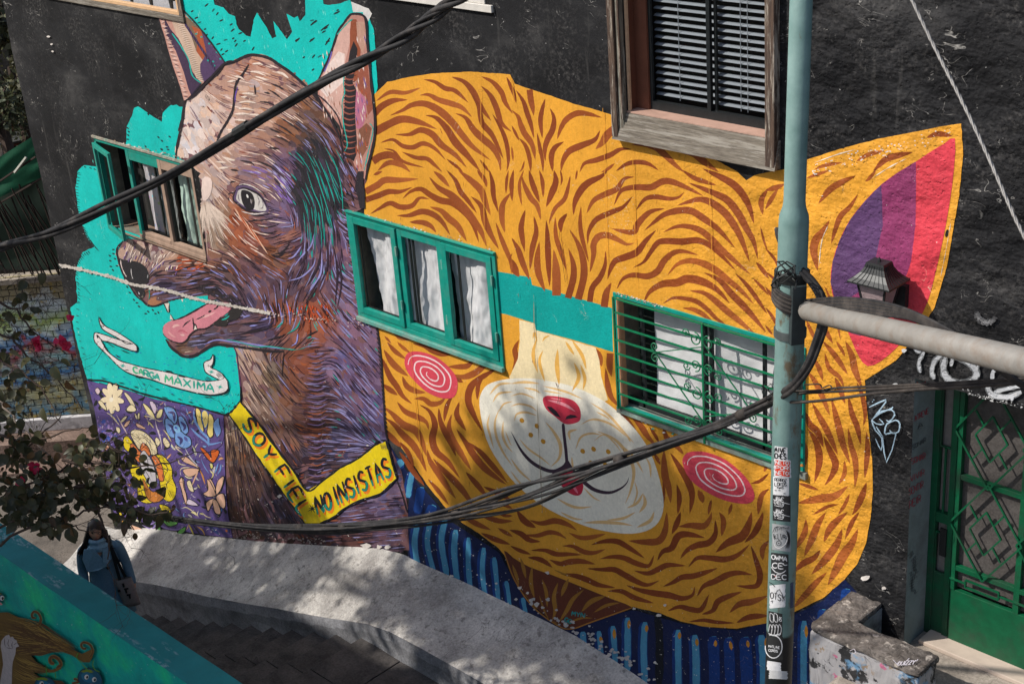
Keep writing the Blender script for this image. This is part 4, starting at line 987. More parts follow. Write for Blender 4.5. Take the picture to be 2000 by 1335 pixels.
def ticks(P, n, dx_, dy_, w_=1.6, off=0.0, col=BK):
    S = spline(P, 12)
    for i in range(n):
        a = S[int(i * (len(S) - 1) / max(1, n - 1))]
        k = rnd.uniform(.7, 1.2)
        tq.stroke([(a[0] + off, a[1]), (a[0] + off + dx_ * k, a[1] + dy_ * k)], w_, col, 'blunt', 2)
ticks(PX("151,336 147,372 149,402 156,430"), 20, 9, 3, 1.4)
ticks(PX("160,440 172,464 186,482"), 9, 9, 9, 1.6)
ticks(PX("172,490 158,498 150,512"), 9, 7, 8, -0 + 1.6)
ticks(PX("148,530 152,560 153,588"), 10, 6, 5, 1.4)
ticks(PX("150,590 150,640 162,690"), 9, 7, 3, 1.3)
for s_, n_ in (("165,325 180,328 190,332", 4),): ticks(PX(s_), n_, 5, 3, 2)
for (x_, y_) in ((222, 487), (215, 499), (216, 509), (222, 495), (225, 505), (217, 520), (229, 519), (221, 527), (249, 560), (254, 571), (262, 585), (268, 591), (272, 598), (290, 608), (299, 605), (304, 612), (285, 612), (310, 610), (310, 268), (317, 275), (316, 291), (327, 287), (332, 267), (329, 292), (285, 286), (316, 292), (250, 250), (252, 257), (251, 264), (250, 272), (290, 223), (296, 220)):
    tq.ell(x_, y_, 3.0, 1.4, .5 + rnd.uniform(-.5, .5), BK, 8)
for (x_, y_) in ((376, 22), (384, 35), (390, 44), (401, 57), (404, 69), (416, 74), (427, 86), (433, 97), (441, 78), (456, 75), (462, 88), (443, 100), (436, 106), (404, 10), (417, 20), (425, 27), (433, 40), (452, 48), (455, 59), (470, 65), (478, 80), (460, 80), (495, 95), (610, 40), (637, 55), (633, 62), (580, 78), (610, 77), (641, 81), (594, 112), (613, 110), (625, 110), (612, 136), (660, 20), (655, 26)):
    a = rnd.uniform(-1.0, -.2); l_ = rnd.uniform(2.5, 4.5); tq.stroke([(x_ - l_ * math.cos(a), y_ - l_ * math.sin(a)), (x_ + l_ * math.cos(a), y_ + l_ * math.sin(a))], 3.0, BK if rnd.random() < .8 else LT((20, 100, 98)), 'line', 2)
for s_ in ("613,45 620,40", "607,50 618,40", "627,60 643,48", "578,82 586,74", "605,82 615,74", "636,88 645,74", "655,27 664,22"): tq.stroke(PX(s_), 3.4, BK, 'line', 2)
tq.build('painted_turquoise_ground', house)

DOGO = PX("363,196 358,234 354,256 344,292 350,308 390,330 405,508 330,480 262,466 245,467 229,491 232,504 235,518 243,541 255,557 267,576 278,584 288,593 302,595 317,591 333,586 356,582 376,579 398,578 415,588 440,600 450,612 430,624 412,634 400,642 386,644 372,653 364,665 354,670 341,668 329,664 325,662 335,676 347,685 360,693 376,693 389,687 407,676 424,670 456,674 463,690 467,720 471,755 472,783 449,807 437,812 440,900 445,1000 455,1049 500,1056 560,1062 650,1068 725,1072 800,1073 798,1040 797,990 785,920 757,860 752,800 748,740 744,690 738,640 735,612 720,600 700,470 690,416 712,406 713,360 716,330 680,300 640,212 620,190 599,169 570,142 547,126 525,112 496,107 480,111 457,121 439,125 426,142 397,169 379,184")
DOGO = rough(DOGO, .8, 9, 6)
# colour controls x, y, rgb
CC = [(400,230,228,196,182),(372,265,236,214,206),(375,215,232,205,195),(430,300,216,172,154),(440,170,200,150,130),(480,180,205,160,138),(480,130,190,130,108),(520,230,198,150,128),(560,200,196,150,132),(600,210,150,100,76),(590,170,185,130,110),(622,240,116,80,68),(560,260,152,92,62),(520,290,176,128,112),(500,330,170,125,130),(560,310,122,92,132),(620,330,44,40,44),(642,380,40,38,42),(600,390,52,46,50),(610,290,70,52,50),(660,300,106,66,72),(690,350,126,82,92),(680,260,130,70,60),(400,380,224,192,178),(398,440,196,158,136),(430,420,186,146,120),(420,460,168,134,110),(470,400,190,112,80),(465,440,182,86,50),(490,470,168,78,48),(530,440,118,90,118),(560,420,134,98,136),(560,470,150,84,70),(540,500,150,90,60),(600,480,104,76,112),(650,470,118,76,96),(690,480,134,90,120),(600,540,98,68,90),(660,560,112,76,98),(705,560,142,108,146),(560,560,104,68,80),(500,540,120,84,104),(460,520,118,80,80),(400,520,176,108,78),(378,515,190,92,56),(330,490,208,170,154),(270,490,214,176,160),(350,540,128,84,80),(420,560,56,46,54),(400,540,90,66,84),(330,570,90,74,106),(300,590,150,90,60),(480,600,92,68,92),(450,650,106,80,96),(400,660,94,70,80),(350,680,120,84,70),(520,640,90,68,100),(550,620,166,84,56),(620,620,178,82,48),(690,620,156,108,140),(490,730,206,158,138),(470,700,220,180,160),(530,740,142,112,86),(570,750,148,80,52),(590,720,164,82,54),(620,760,92,62,76),(620,830,110,54,40),(660,720,138,108,156),(700,750,124,92,134),(735,800,112,86,134),(680,850,94,78,116),(640,900,72,56,78),(560,850,130,84,70),(520,830,150,108,90),(500,800,168,128,108),(560,900,88,62,74),(600,930,72,52,72),(460,830,180,160,140),(455,880,134,98,78),(480,900,108,76,64),(500,960,92,62,58),(470,1000,84,50,42),(530,980,78,58,80),(560,1020,74,58,80),(700,1010,108,72,94),(740,980,122,102,144),(775,1030,116,86,112),(680,1050,98,58,58),(480,1050,70,46,40),(560,1055,72,46,44),(640,1045,80,52,58)]
# hatch directions x, y, dx, dy
DD = [(390,260,.5,.85),(430,270,.55,.8),(420,320,.7,.7),(480,250,1,.12),(480,320,1,.15),(500,190,1,.2),(520,150,1,.3),(560,200,1,.6),(560,260,1,.55),(600,250,.8,.65),(600,200,.8,.7),(640,300,.5,.9),(500,360,.9,.4),(560,320,.8,.7),(570,380,.6,.8),(610,350,.35,1),(640,400,.2,1),(600,430,.1,1),(680,330,.5,.9),(690,400,.9,.45),(700,450,.9,.5),(700,560,.8,.55),(650,480,.05,1),(620,480,.0,1),(600,560,-.5,.85),(570,600,-.2,1),(530,440,1,.12),(560,470,1,-.35),(430,420,.6,.8),(400,440,.35,1),(470,440,.7,.75),(520,520,.85,.5),(420,520,.95,.3),(460,540,.65,.75),(350,520,1,.05),(380,560,1,-.2),(300,480,-.4,.9),(340,480,-.6,.75),(260,490,-.4,.9),(480,580,.5,.85),(540,600,.1,1),(640,600,.6,.8),(720,600,.7,.7),(400,660,1,-.15),(450,650,1,-.15),(500,640,1,-.2),(550,660,.7,-.7),(480,700,.45,.9),(490,740,.5,.87),(530,760,.6,.8),(570,740,.6,.8),(620,720,1,-.15),(620,780,1,0),(620,860,1,.05),(670,740,.62,.78),(730,700,.66,.75),(720,820,.66,.75),(690,900,.9,-.1),(570,880,.5,.86),(520,830,.55,.83),(460,880,.12,1),(470,960,.16,1),(500,930,.35,.94),(560,1000,.5,.86),(530,1000,.45,.9),(720,1000,1,-.15),(770,970,1,-.05),(680,1045,1,-.05),(780,1040,1,-.1),(600,930,1,-.35)]
def idw_col(x_, y_):
    s = 0; r = [0, 0, 0]
    for (a, b, *c) in CC:
        d = ((x_ - a) ** 2 + (y_ - b) ** 2) / 400.0; w_ = 1.0 / (d * d + .15); s += w_
        for q in range(3): r[q] += c[q] * w_
    r = [v / s for v in r]; l_ = r[0] * .35 + r[1] * .5 + r[2] * .15
    g_ = .88 if y_ > 300 or x_ > 560 else .95
    return [(l_ + (v - l_) * .84) * g_ for v in r]
def idw_dir(x_, y_):
    cx_ = cy_ = 0
    for (a, b, u, v) in DD:
        d = ((x_ - a) ** 2 + (y_ - b) ** 2) / 900.0; w_ = 1.0 / (d * d + .1)
        t = 2 * math.atan2(v, u); cx_ += math.cos(t) * w_; cy_ += math.sin(t) * w_
    t = math.atan2(cy_, cx_) / 2
    return math.cos(t), math.sin(t)
def flow(x_, y_, L, k=4):
    """stroke of length L centred at x,y along the hatch field"""
    a = []; 
    for sg in (-1, 1):
        px_, py_ = x_, y_; seg = []
        pu, pv = idw_dir(px_, py_); pu *= sg; pv *= sg
        for i in range(k // 2):
            u, v = idw_dir(px_, py_)
            if u * pu + v * pv < 0: u, v = -u, -v
            pu, pv = u, v
            px_ += u * L / k; py_ += v * L / k; seg.append((px_, py_))
        a.append(seg)
    return a[0][::-1] + [(x_, y_)] + a[1]
def sticks(P, x_, y_): return inpoly(x_, y_, P)
dg = Paint()
dg.poly(DOGO, LT((120, 84, 88)))
dg.layer()
inside_d = lambda x_, y_: inpoly(x_, y_, DOGO)
NOW1 = lambda x_, y_: False
cnt = 0
for i in range(7200):        # underpainting: broad overlapping dabs
    x_ = rnd.uniform(225, 802); y_ = rnd.uniform(105, 1075)
    if not inside_d(x_, y_) or NOW1(x_, y_): continue
    L = rnd.uniform(16, 34); P = flow(x_, y_, L, 4)
    if not (inside_d(*P[0]) and inside_d(*P[-1])):
        P = flow(x_, y_, L * .35, 4)
        if not (inside_d(*P[0]) and inside_d(*P[-1])): continue
    if i > 5400 and (x_ > 620 or y_ > 430): continue
    c = idw_col(x_, y_); k = rnd.gauss(0, 9); h = rnd.gauss(0, 6)
    dg.stroke(P, rnd.uniform(8, 17), LT((c[0] + k + h, c[1] + k, c[2] + k - h)), 'tip', 2, jit=.8)
dg.layer()
dog = dg.build('painted_dog', house)

ht = Paint()
def hatch(n, pick, lmin, lmax, w0, w1, cond=None, kind='leaf'):
    for i in range(n):
        x_ = rnd.uniform(225, 802); y_ = rnd.uniform(105, 1075)
        if not inside_d(x_, y_) or NOW1(x_, y_): continue
        if cond and not cond(x_, y_): continue
        P = flow(x_, y_, rnd.uniform(lmin, lmax), 4)
        if not (inside_d(*P[0]) and inside_d(*P[-1])): continue
        c = pick(x_, y_)
        if c: ht.stroke(P, rnd.uniform(w0, w1), LT(c), kind, 2, jit=.25)
def lum(c): return (c[0] * .3 + c[1] * .6 + c[2] * .1)
def pick_dark(x_, y_):
    c = idw_col(x_, y_); l_ = lum(c)
    if l_ > 175 and rnd.random() < .55: return (178, 134, 126)
    k = .34 if l_ < 120 else .55
    return (c[0] * k + 8, c[1] * k * .92 + 4, c[2] * k + 12)
def pick_light(x_, y_):
    if y_ < 520 and x_ < 600 - (y_ - 200) * .25: return None if rnd.random() < .3 else (228, 202, 188) if rnd.random() < .75 else (196, 150, 140)
    if x_ < 520 and y_ > 680: return (206, 178, 160) if y_ < 870 and rnd.random() < .6 else (140, 110, 96)
    return (138, 134, 178) if rnd.random() < .7 else (112, 96, 134)
hatch(1200, pick_dark, 18, 44, 1.3, 2.4)
hatch(1100, pick_dark, 20, 52, 1.4, 2.6, lambda x_, y_: x_ > 520 or y_ > 500)
hatch(800, lambda x_, y_: (156, 84, 54) if rnd.random() < .5 else (132, 66, 46), 8, 20, 1.6, 3.2, lambda x_, y_: abs(x_ - 615) < 45 and y_ > 640 or (430 < x_ < 590 and 380 < y_ < 540) or rnd.random() < .10)
ht.layer()
hatch(1500, pick_light, 16, 40, 1.2, 2.4, lambda x_, y_: not (y_ > 640 and 560 < x_ < 600) and not (590 < x_ < 660 and 320 < y_ < 430) and not (y_ > 880 and x_ < 640 and rnd.random() < .8))
hatch(500, lambda x_, y_: (10, 160, 150), 8, 22, 1.2, 2.2, lambda x_, y_: (x_ > 560 and 300 < y_ < 660) or (x_ > 650 and y_ > 640 and y_ < 900))
hatch(1100, lambda x_, y_: (142, 136, 184), 24, 46, 1.5, 2.4, lambda x_, y_: x_ > 648 and y_ > 400 and y_ < 880)
hatch(900, lambda x_, y_: (46, 30, 44), 16, 36, 1.3, 2.4, lambda x_, y_: (x_ > 640 and y_ > 400) or y_ > 820)
hatch(1500, lambda x_, y_: (60, 42, 36) if rnd.random() < .7 else (70, 50, 70), 26, 60, 1.0, 1.7, lambda x_, y_: y_ > 690 and x_ < 600)
# throat rings
ht.layer()
for i in range(46):
    yy = 690 + i * 5.6 + rnd.uniform(-1.5, 1.5); x0_ = 598 + (yy - 690) * .02; w_ = 44 - abs(yy - 780) * .05
    c = (46, 28, 34) if i % 2 else ((150, 84, 56) if rnd.random() < .4 else (116, 96, 140))
    ht.stroke([(x0_ + rnd.uniform(-4, 4), yy), (x0_ + w_ * .5, yy + 4), (x0_ + w_ + rnd.uniform(-6, 4), yy - rnd.uniform(1, 6))], 2.4, LT(c), 'leaf', 3)
# dark mass behind the eye with teal scratches
for i in range(330):
    x_ = rnd.gauss(622, 21); y_ = rnd.gauss(368, 44)
    if ((x_ - 622) / 46) ** 2 + ((y_ - 370) / 92) ** 2 < 1: ht.stroke(flow(x_, y_, rnd.uniform(22, 46), 4), rnd.uniform(4, 9), LT(rnd.choice([(38, 36, 42), (46, 42, 48), (34, 34, 38), (60, 50, 66)])), 'leaf', 2, jit=.5)
ht.layer()
for i in range(70):
    x_ = rnd.uniform(585, 665); y_ = rnd.uniform(300, 470); P = flow(x_, y_, rnd.uniform(24, 60), 4)
    ht.stroke(P, 1.6, LT((10, 150, 140)) if rnd.random() < .5 else LT((44, 36, 46)), 'leaf', 2)
for s_ in ("606,310 620,345 636,392 650,440", "622,308 640,350 656,400", "636,310 650,350 664,395", "648,300 662,340 672,390", "658,320 668,370 672,430", "600,330 612,370 628,410 634,470"): ht.stroke(PX(s_), 1.7, LT((14, 164, 150)), 'leaf')
# curved sweeps under the cheek
for s_, c in (("590,480 575,500 562,505", (146, 142, 200)), ("615,455 608,480 590,500 575,520", (146, 142, 200)), ("618,500 612,520 590,540 565,548", (150, 146, 204)), ("600,470 598,500 585,520", (52, 36, 50)), ("640,470 640,520 625,560", (52, 36, 50)), ("628,480 622,520 600,560", (44, 32, 44)), ("620,560 608,580 598,586", (38, 30, 36)), ("630,490 628,530 615,555 600,575", (150, 146, 204)), ("560,490 545,500 530,495", (40, 30, 36)), ("650,470 660,530 655,600", (48, 34, 48)), ("662,500 668,550 660,600", (48, 34, 48))):
    ht.stroke(PX(s_), 4.2 if c[0] < 60 else 3.2, LT(c), 'leaf', jit=.3)
ht.build('fur_strokes', dog)

ln = Paint()
def dl(s_, w_=3.4, col=OUTL, kind='line', ox=0, oy=0, sc=1): ln.stroke(tl(ox, oy, sc, s_), w_, col, kind, jit=.45)
# head outline
dl("344,310 346,292 352,262 357,238 362,200 372,190 381,183 398,168 412,156 426,143 434,133 439,126 457,121 480,110 496,107 525,113 547,127 570,143 600,170 625,198 645,228", 5.5)
dl("350,256 356,236 360,225", 5)
dl("645,228 665,270 672,310", 3.5)
# brow / vein lines
dl("830,160 780,240 720,330 705,450 690,560 640,660 590,740 555,820", 4.6, kind='line', ox=300, oy=90, sc=4.444)
dl("738,340 715,430 712,500", 1.8, LT((110, 80, 170)), 'leaf', 300, 90, 4.444)
# eye
ln.layer(); ln.shape(tl(350, 340, 4.45, "500,110 540,95 600,100 660,130 720,180 760,240 785,320 740,330 650,320 590,310 540,280 500,250 480,210 490,160"), LT((96, 76, 110)), 3)
ln.layer(); ln.shape(tl(350, 340, 4.45, "520,140 570,128 640,150 700,190 740,250 762,312 700,318 640,300 600,300 560,270 520,240 500,215 505,180"), LT((204, 198, 192)), 3)
ln.layer()
ln.shape(tl(350, 340, 4.45, "545,142 590,140 640,170 662,240 650,305 605,310 565,270 545,210"), LT((36, 32, 36)), 3)
for s_ in ("680,180 700,230 690,290", "720,220 735,260 725,310", "515,150 520,200 530,240", "700,300 740,290"): dl(s_, 1.6, LT((120, 110, 116)), "leaf", 350, 340, 4.45)
ln.layer(); ln.ell(350 + 598 / 4.45, 340 + 190 / 4.45, 1.8, 4, -.4, LT((230, 226, 220)), 8); ln.ell(350 + 630 / 4.45, 340 + 235 / 4.45, 1.5, 5, -.2, LT((150, 140, 140)), 8)
for s_, w_ in (("500,135 560,118 620,136 695,175 748,240 782,322", 3.8), ("505,140 478,180 476,225 510,255 560,295 620,322 700,332 775,322", 4.2), ("470,150 520,95 620,100 720,150 790,240", 2.6), ("430,180 440,165 480,160 500,130", 2.4), ("440,70 500,60", 3), ("430,200 440,230", 2.4), ("560,420 660,400 780,395", 2.2), ("590,340 680,360 790,345", 2.2), ("620,385 720,400 820,380", 2.2), ("660,440 760,460 850,440 890,420", 2.6), ("690,500 790,510 860,490", 2.4), ("740,560 830,545 900,510", 2.4), ("820,690 890,680 950,620 960,580", 3), ("500,350 560,380", 2)):
    dl(s_, w_, ox=350, oy=340, sc=4.45, kind='leaf')
for s_ in ("520,95 570,85 650,110 740,170", "540,320 650,345 780,330"): dl(s_, 2.4, LT((216, 204, 200)), 'leaf', 350, 340, 4.45)
# lilac brow patch
for i in range(90):
    x_ = rnd.uniform(478, 570); y_ = rnd.uniform(325, 400)
    if 0.9 < ((x_ - 492) / 34) ** 2 + ((y_ - 388) / 26) ** 2 and y_ < 330 + (x_ - 478) * .8:
        ln.stroke(flow(x_, y_, rnd.uniform(14, 26)), 2.2, LT((134, 104, 176)) if rnd.random() < .6 else LT((176, 170, 214)), 'leaf', 2)
# orange cheek streaks and cream lines
for i in range(46):
    t = i / 45
    dl("%f,%f %f,%f" % (455 + 40 * t, 400 + 50 * t, 480 + 46 * t, 440 + 58 * t), 2.2, LT((222, 178, 150)) if i % 3 else LT((190, 84, 46)), 'leaf')
for i in range(34):
    a = .35 + i * .033; r0 = rnd.uniform(6, 14); r1_ = rnd.uniform(60, 120)
    dl("%f,%f %f,%f" % (398 + r0 * math.cos(a + .35), 385 + r0 * math.sin(a + .35), 398 + r1_ * math.cos(a + .35), 385 + r1_ * math.sin(a + .35)), 1.5, LT((228, 206, 190)), 'leaf')
ln.shape(PX("396,350 408,345 416,356 412,380 402,392 396,385"), LT((228, 204, 194)), 2)
# light strokes of the forehead
for s_ in ("860,155 920,150 960,165", "830,220 900,225 990,260", "700,260 760,270 800,300", "640,310 700,300 720,300", "740,490 820,480 900,495", "730,545 800,540 880,555", "700,590 780,585 840,590", "700,640 760,640 840,650", "620,720 700,730 780,760", "880,260 950,280 1000,300", "1060,220 1120,235 1180,280", "770,410 830,410 880,415", "600,960 680,985 720,990", "540,1000 640,1010", "560,1060 660,1050", "830,590 920,600 970,625", "760,440 820,440"):
    dl(s_, 4.0, LT((232, 212, 198)), 'leaf', 300, 90, 4.444)
for s_ in ("880,335 890,420", "960,400 1020,410", "920,480 1000,490 1060,515", "990,370 1060,410 1120,460", "1020,325 1090,350 1140,385", "1190,325 1250,350", "1000,710 1060,735 1120,755", "1040,780 1120,800 1200,850", "1040,660 1150,720 1240,790", "950,920 1040,960", "890,990 990,1030 1070,1080", "1000,880 1100,890", "750,990 850,1010 880,1040", "670,1070 740,1080", "1090,610 1200,680 1270,740"):
    dl(s_, 3.6, LT((52, 42, 46)), 'leaf', 300, 90, 4.444)
# snout
ln.layer()
ln.shape(tl(220, 440, 5.133, "60,330 110,340 180,350 260,365 320,400 355,450 370,520 360,575 300,600 320,640 330,690 300,735 260,700 220,640 180,600 130,540 85,450"), LT((40, 38, 42)), 3)
ln.layer()
for s_, w_, c in (("85,340 95,420 130,490 150,520", 2.4, (226, 206, 200)), ("190,430 195,490 212,545", 1.7, (206, 200, 200)), ("360,480 355,530", 1.5, (150, 150, 150)), ("262,660 275,690", 1.6, (200, 200, 210)), ("370,640 375,700 365,750", 1.8, (20, 150, 140))): dl(s_, w_, LT(c), 'leaf', 220, 440, 5.133)
dl("245,466 231,482 229,492 232,506 236,520 245,543 256,560 268,578 279,586 289,595 303,597 318,592 334,587 356,583 376,579", 3.6)
dl("560,380 640,350 700,340", 2.2, ox=220, oy=440, sc=5.133, kind='leaf')
for s_ in ("700,430 780,410 860,395", "560,480 700,450", "720,550 850,490 1000,470 1100,510", "380,500 550,490", "740,580 860,540 1000,530", "1000,380 1080,440 1200,470", "980,440 1100,500 1220,600", "780,650 900,600 1060,590", "850,620 1000,580 1160,640", "1250,570 1330,660", "1310,540 1380,600"): dl(s_, 3.0, LT((44, 34, 40)), 'leaf', 220, 440, 5.133)
for s_ in ("740,500 800,490", "840,430 880,430", "980,440 1050,480 1130,520", "1160,350 1240,450 1290,540", "1100,550 1200,590 1260,650", "740,590 860,570", "900,545 1000,520", "1090,380 1160,440", "1200,660 1260,720", "460,680 560,650", "400,690 480,670", "420,640 500,640"): dl(s_, 2.6, LT((138, 136, 200)), 'leaf', 220, 440, 5.133)
for i in range(36):
    x_ = rnd.uniform(240, 350); y_ = 470 + (x_ - 240) * .27 + rnd.uniform(0, 30)
    ln.stroke([(x_, y_), (x_ - 3, y_ + 4), (x_ - 4, y_ + 9)], 2.2, LT((232, 210, 196)) if rnd.random() < .7 else LT((120, 90, 140)), 'leaf', 2)
for i in range(26):
    x_ = rnd.uniform(340, 392); y_ = rnd.uniform(503, 528) ; ln.stroke([(x_, y_), (x_ + 12, y_ - 2)], 2.6, LT((196, 84, 44)) if i % 3 else LT((70, 44, 40)), 'leaf', 2)
for i in range(40):
    x_ = rnd.uniform(385, 460); ln.stroke([(x_, 562 + (x_ - 385) * .3 + rnd.uniform(-8, 8)), (x_ + 16, 566 + (x_ - 385) * .3 + rnd.uniform(-6, 10))], 3.2, LT((48, 40, 46)), 'leaf', 2)
# mouth
ln.layer()
ln.poly(tl(220, 440, 5.133, "560,750 700,735 800,715 960,700 960,760 1060,745 1000,760 880,820 780,880 700,920 640,940 600,930 590,870 570,800"), TURQ)
ln.layer()
TONGUE = tl(220, 440, 5.133, "1000,760 1080,770 1150,770 1200,800 1160,870 1060,940 990,1000 930,1030 850,1040 780,1090 740,1150 690,1175 620,1160 560,1130 515,1080 510,1020 540,980 600,950 700,920 780,880 880,825")
ln.shape(TONGUE, LT((206, 128, 140)), 2)
ln.layer()
for s_, w_, c in (("600,1020 640,1000 680,1000", 5, (226, 176, 172)), ("560,1060 600,1100 640,1120", 4, (222, 160, 160)), ("860,930 960,900 1050,860", 4, (226, 170, 170)), ("680,1090 730,1100", 4, (226, 180, 176)), ("1080,800 1130,830", 3, (226, 170, 170)), ("650,1070 700,1050 760,1080", 4, (190, 100, 116))): dl(s_, w_, LT(c), 'leaf', 220, 440, 5.133)
for s_, w_ in (("600,955 700,922 780,882 880,825 960,780 1010,760", 3.8), ("512,1010 510,1080 560,1135 620,1163 690,1178 745,1150 785,1090 850,1042 930,1032 990,1002 1060,942 1110,900", 3.0), ("705,1020 740,980 790,945", 2.6), ("810,920 820,990 855,1030", 2.6), ("812,930 820,1040", 2.2), ("835,945 900,915 940,890", 2.4), ("1000,850 960,870", 3.6), ("1080,770 1050,820 1010,845", 2.8)): dl(s_, w_, OUTL, 'leaf', 220, 440, 5.133)
ln.layer()
for s_ in ("520,780 575,775 570,870 560,865", "585,885 620,945 580,940", "815,1045 830,985 855,1035", "690,735 715,735 708,768"): ln.poly(tl(220, 440, 5.133, s_), LT((224, 214, 202)))
ln.layer()
for s_ in ("520,780 560,870", "575,775 570,870", "585,885 620,945", "815,1045 832,985 855,1035", "500,775 600,750 700,725 800,715"): dl(s_, 2.0, OUTL, 'line', 220, 440, 5.133)
ln.shape(tl(220, 440, 5.133, "1200,830 1260,790 1310,810 1300,880 1250,940 1180,950 1140,1010 1040,1000 1000,990 1080,930 1150,900"), LT((46, 42, 42)), 2)
ln.layer(); dl("1095,945 1140,930 1180,900", 3.4, LT((20, 166, 152)), 'leaf', 220, 440, 5.133)
# jaw
dl("325,662 334,676 347,687 360,695 376,695 390,689 407,678 424,672 456,675 493,680 529,685 556,685", 5.2)
dl("400,672 424,663 456,667 493,671 529,677 556,680", 2.6, LT((140, 136, 200)))
dl("420,661 456,664 500,676 530,676 580,682 605,672 617,655", 2.0, LT((20, 160, 148)), 'leaf')
for s_ in ("465,633 490,630 515,628", "467,652 500,646 525,640 540,632", "522,664 550,656 560,650", "600,655 622,645"): dl(s_, 3.2, OUTL, 'leaf')
for s_ in ("475,620 490,614", "510,624 528,620", "488,636 505,634", "540,640 552,630 555,622", "560,652 580,640 588,624", "570,675 580,668 583,650", "600,660 610,656"): dl(s_, 3.0, LT((140, 140, 205)) if rnd.random() < .75 else LT((20, 160, 148)), 'leaf')
# neck and body outlines
dl("457,676 463,690 467,722 471,756 473,784", 2.6, LT((84, 52, 84)))
dl("556,683 553,715 552,735", 2.4, OUTL, 'leaf')
dl("437,810 440,870 441,930 446,1000 455,1048", 2.8)
dl("735,612 741,660 746,700 750,770 753,830 758,860", 3.0)
dl("774,932 785,960 797,1000", 3.0)
for i in range(26): dl("%f,%f %f,%f" % (735 + i * .8, 640 + i * 8.4, 742 + i * .7, 651 + i * 8.4), 3.0, OUTL, 'leaf')
for i in range(22): dl("%f,%f %f,%f" % (668 + i * 1.4, 408 + i * 9.2, 686 + i * 1.4, 416 + i * 9.2), 3.0, LT((46, 36, 44)) if i % 2 else LT((148, 142, 200)), 'leaf')
# red-orange patch at the jaw hinge
for i in range(40):
    x_ = rnd.uniform(560, 640); y_ = rnd.uniform(590, 622); ln.stroke([(x_, y_), (x_ + rnd.uniform(-3, 8), y_ + 9)], 3.4, LT((188, 78, 42)), 'leaf', 2)
for s_ in ("527,592 535,610 538,622", "545,590 550,612 553,632", "560,585 566,610 568,635", "580,600 590,625", "515,590 522,615"): dl(s_, 2.4, LT((144, 136, 196)), 'leaf')
for s_ in ("532,588 540,612 543,628", "552,588 558,612 561,630", "520,585 528,605"): dl(s_, 2.4, OUTL, 'leaf')
ln.build('ink_lines', dog)

# ears
er = Paint()
LE = tl(0, 0, 4, "1240,130 1280,280 1330,450 1390,620 1442,792 1500,740 1600,640 1700,545 1762,490 1650,340 1550,210 1450,110 1420,60 1330,90")
er.poly(rough(LE, .6), LT((196, 146, 132)))
er.layer()
er.poly(tl(0, 0, 4, "1290,140 1340,230 1400,300 1470,440 1510,560 1580,650 1500,745 1480,700 1440,560 1380,400 1300,260"), LT((66, 48, 74)))
er.poly(tl(0, 0, 4, "1330,110 1420,70 1480,180 1560,330 1600,420 1640,560 1600,640 1540,610 1490,500 1440,380 1380,260"), LT((198, 170, 150)))
er.poly(tl(0, 0, 4, "1430,130 1480,140 1570,230 1630,330 1640,420 1600,480 1540,400 1500,280"), LT((122, 100, 80)))
er.poly(tl(0, 0, 4, "1500,200 1570,230 1600,300 1620,400 1590,470 1540,400 1550,300"), LT((170, 84, 50)))
er.poly(tl(0, 0, 4, "1580,240 1650,340 1760,490 1700,550 1600,640 1570,600 1570,500 1620,420"), LT((84, 62, 98)))
er.layer()
for i in range(60):
    t = i / 59
    a = (311 + 48 * t, 38 + 155 * t); er.stroke([(a[0] + rnd.uniform(0, 4), a[1]), (a[0] + 12 + rnd.uniform(-2, 4), a[1] + rnd.uniform(-2, 5))], 2.0, LT((224, 190, 178)) if i % 3 else LT((60, 44, 60)), 'leaf', 2)
    b = (345 + 42 * t, 40 + 115 * t); er.stroke([b, (b[0] + 14, b[1] + 3)], 2.0, LT((226, 204, 188)) if i % 2 else LT((150, 120, 98)), 'leaf', 2)
    b = (362 + 60 * t, 40 + 90 * t); er.stroke([b, (b[0] + 4 - 10 * .3, b[1] + 12)], 2.0, (OUTL, LT((84, 62, 120)), LT((60, 44, 60)))[i % 3], 'leaf', 2)
for (x_, y_) in ((395, 72), (410, 85), (425, 102), (432, 115), (418, 120), (408, 118), (420, 128), (385, 66)): er.ell(x_, y_, 2.4, 1.8, .3, LT((20, 158, 150)), 8)
er.layer()
for s_, w_, c in (("1350,260 1420,360 1480,470 1510,590 1580,650", 2.4, (20, 170, 158)), ("1420,60 1550,200 1660,340 1765,492", 2.6, (40, 34, 40)), ("1240,130 1290,300 1345,490 1400,650 1442,792", 2.4, (40, 34, 40)), ("1442,792 1530,740 1640,620 1765,492 1850,480", 4.4, (42, 34, 42)), ("1580,650 1500,745", 3, (42, 34, 52))): er.stroke(tl(0, 0, 4, s_), w_, LT(c), 'line', jit=.4)
RE = tl(500, 0, 4, "490,625 520,560 560,480 590,400 620,330 640,260 660,220 690,180 720,140 760,105 840,120 870,180 875,330 890,480 905,640 925,800 935,950 930,1100 910,1200 880,1290 860,1400 800,1360 760,1250 720,1150 690,1100 660,980 600,900 540,830 490,740")
er.poly(rough(RE, .6), LT((184, 132, 120)))
er.layer()
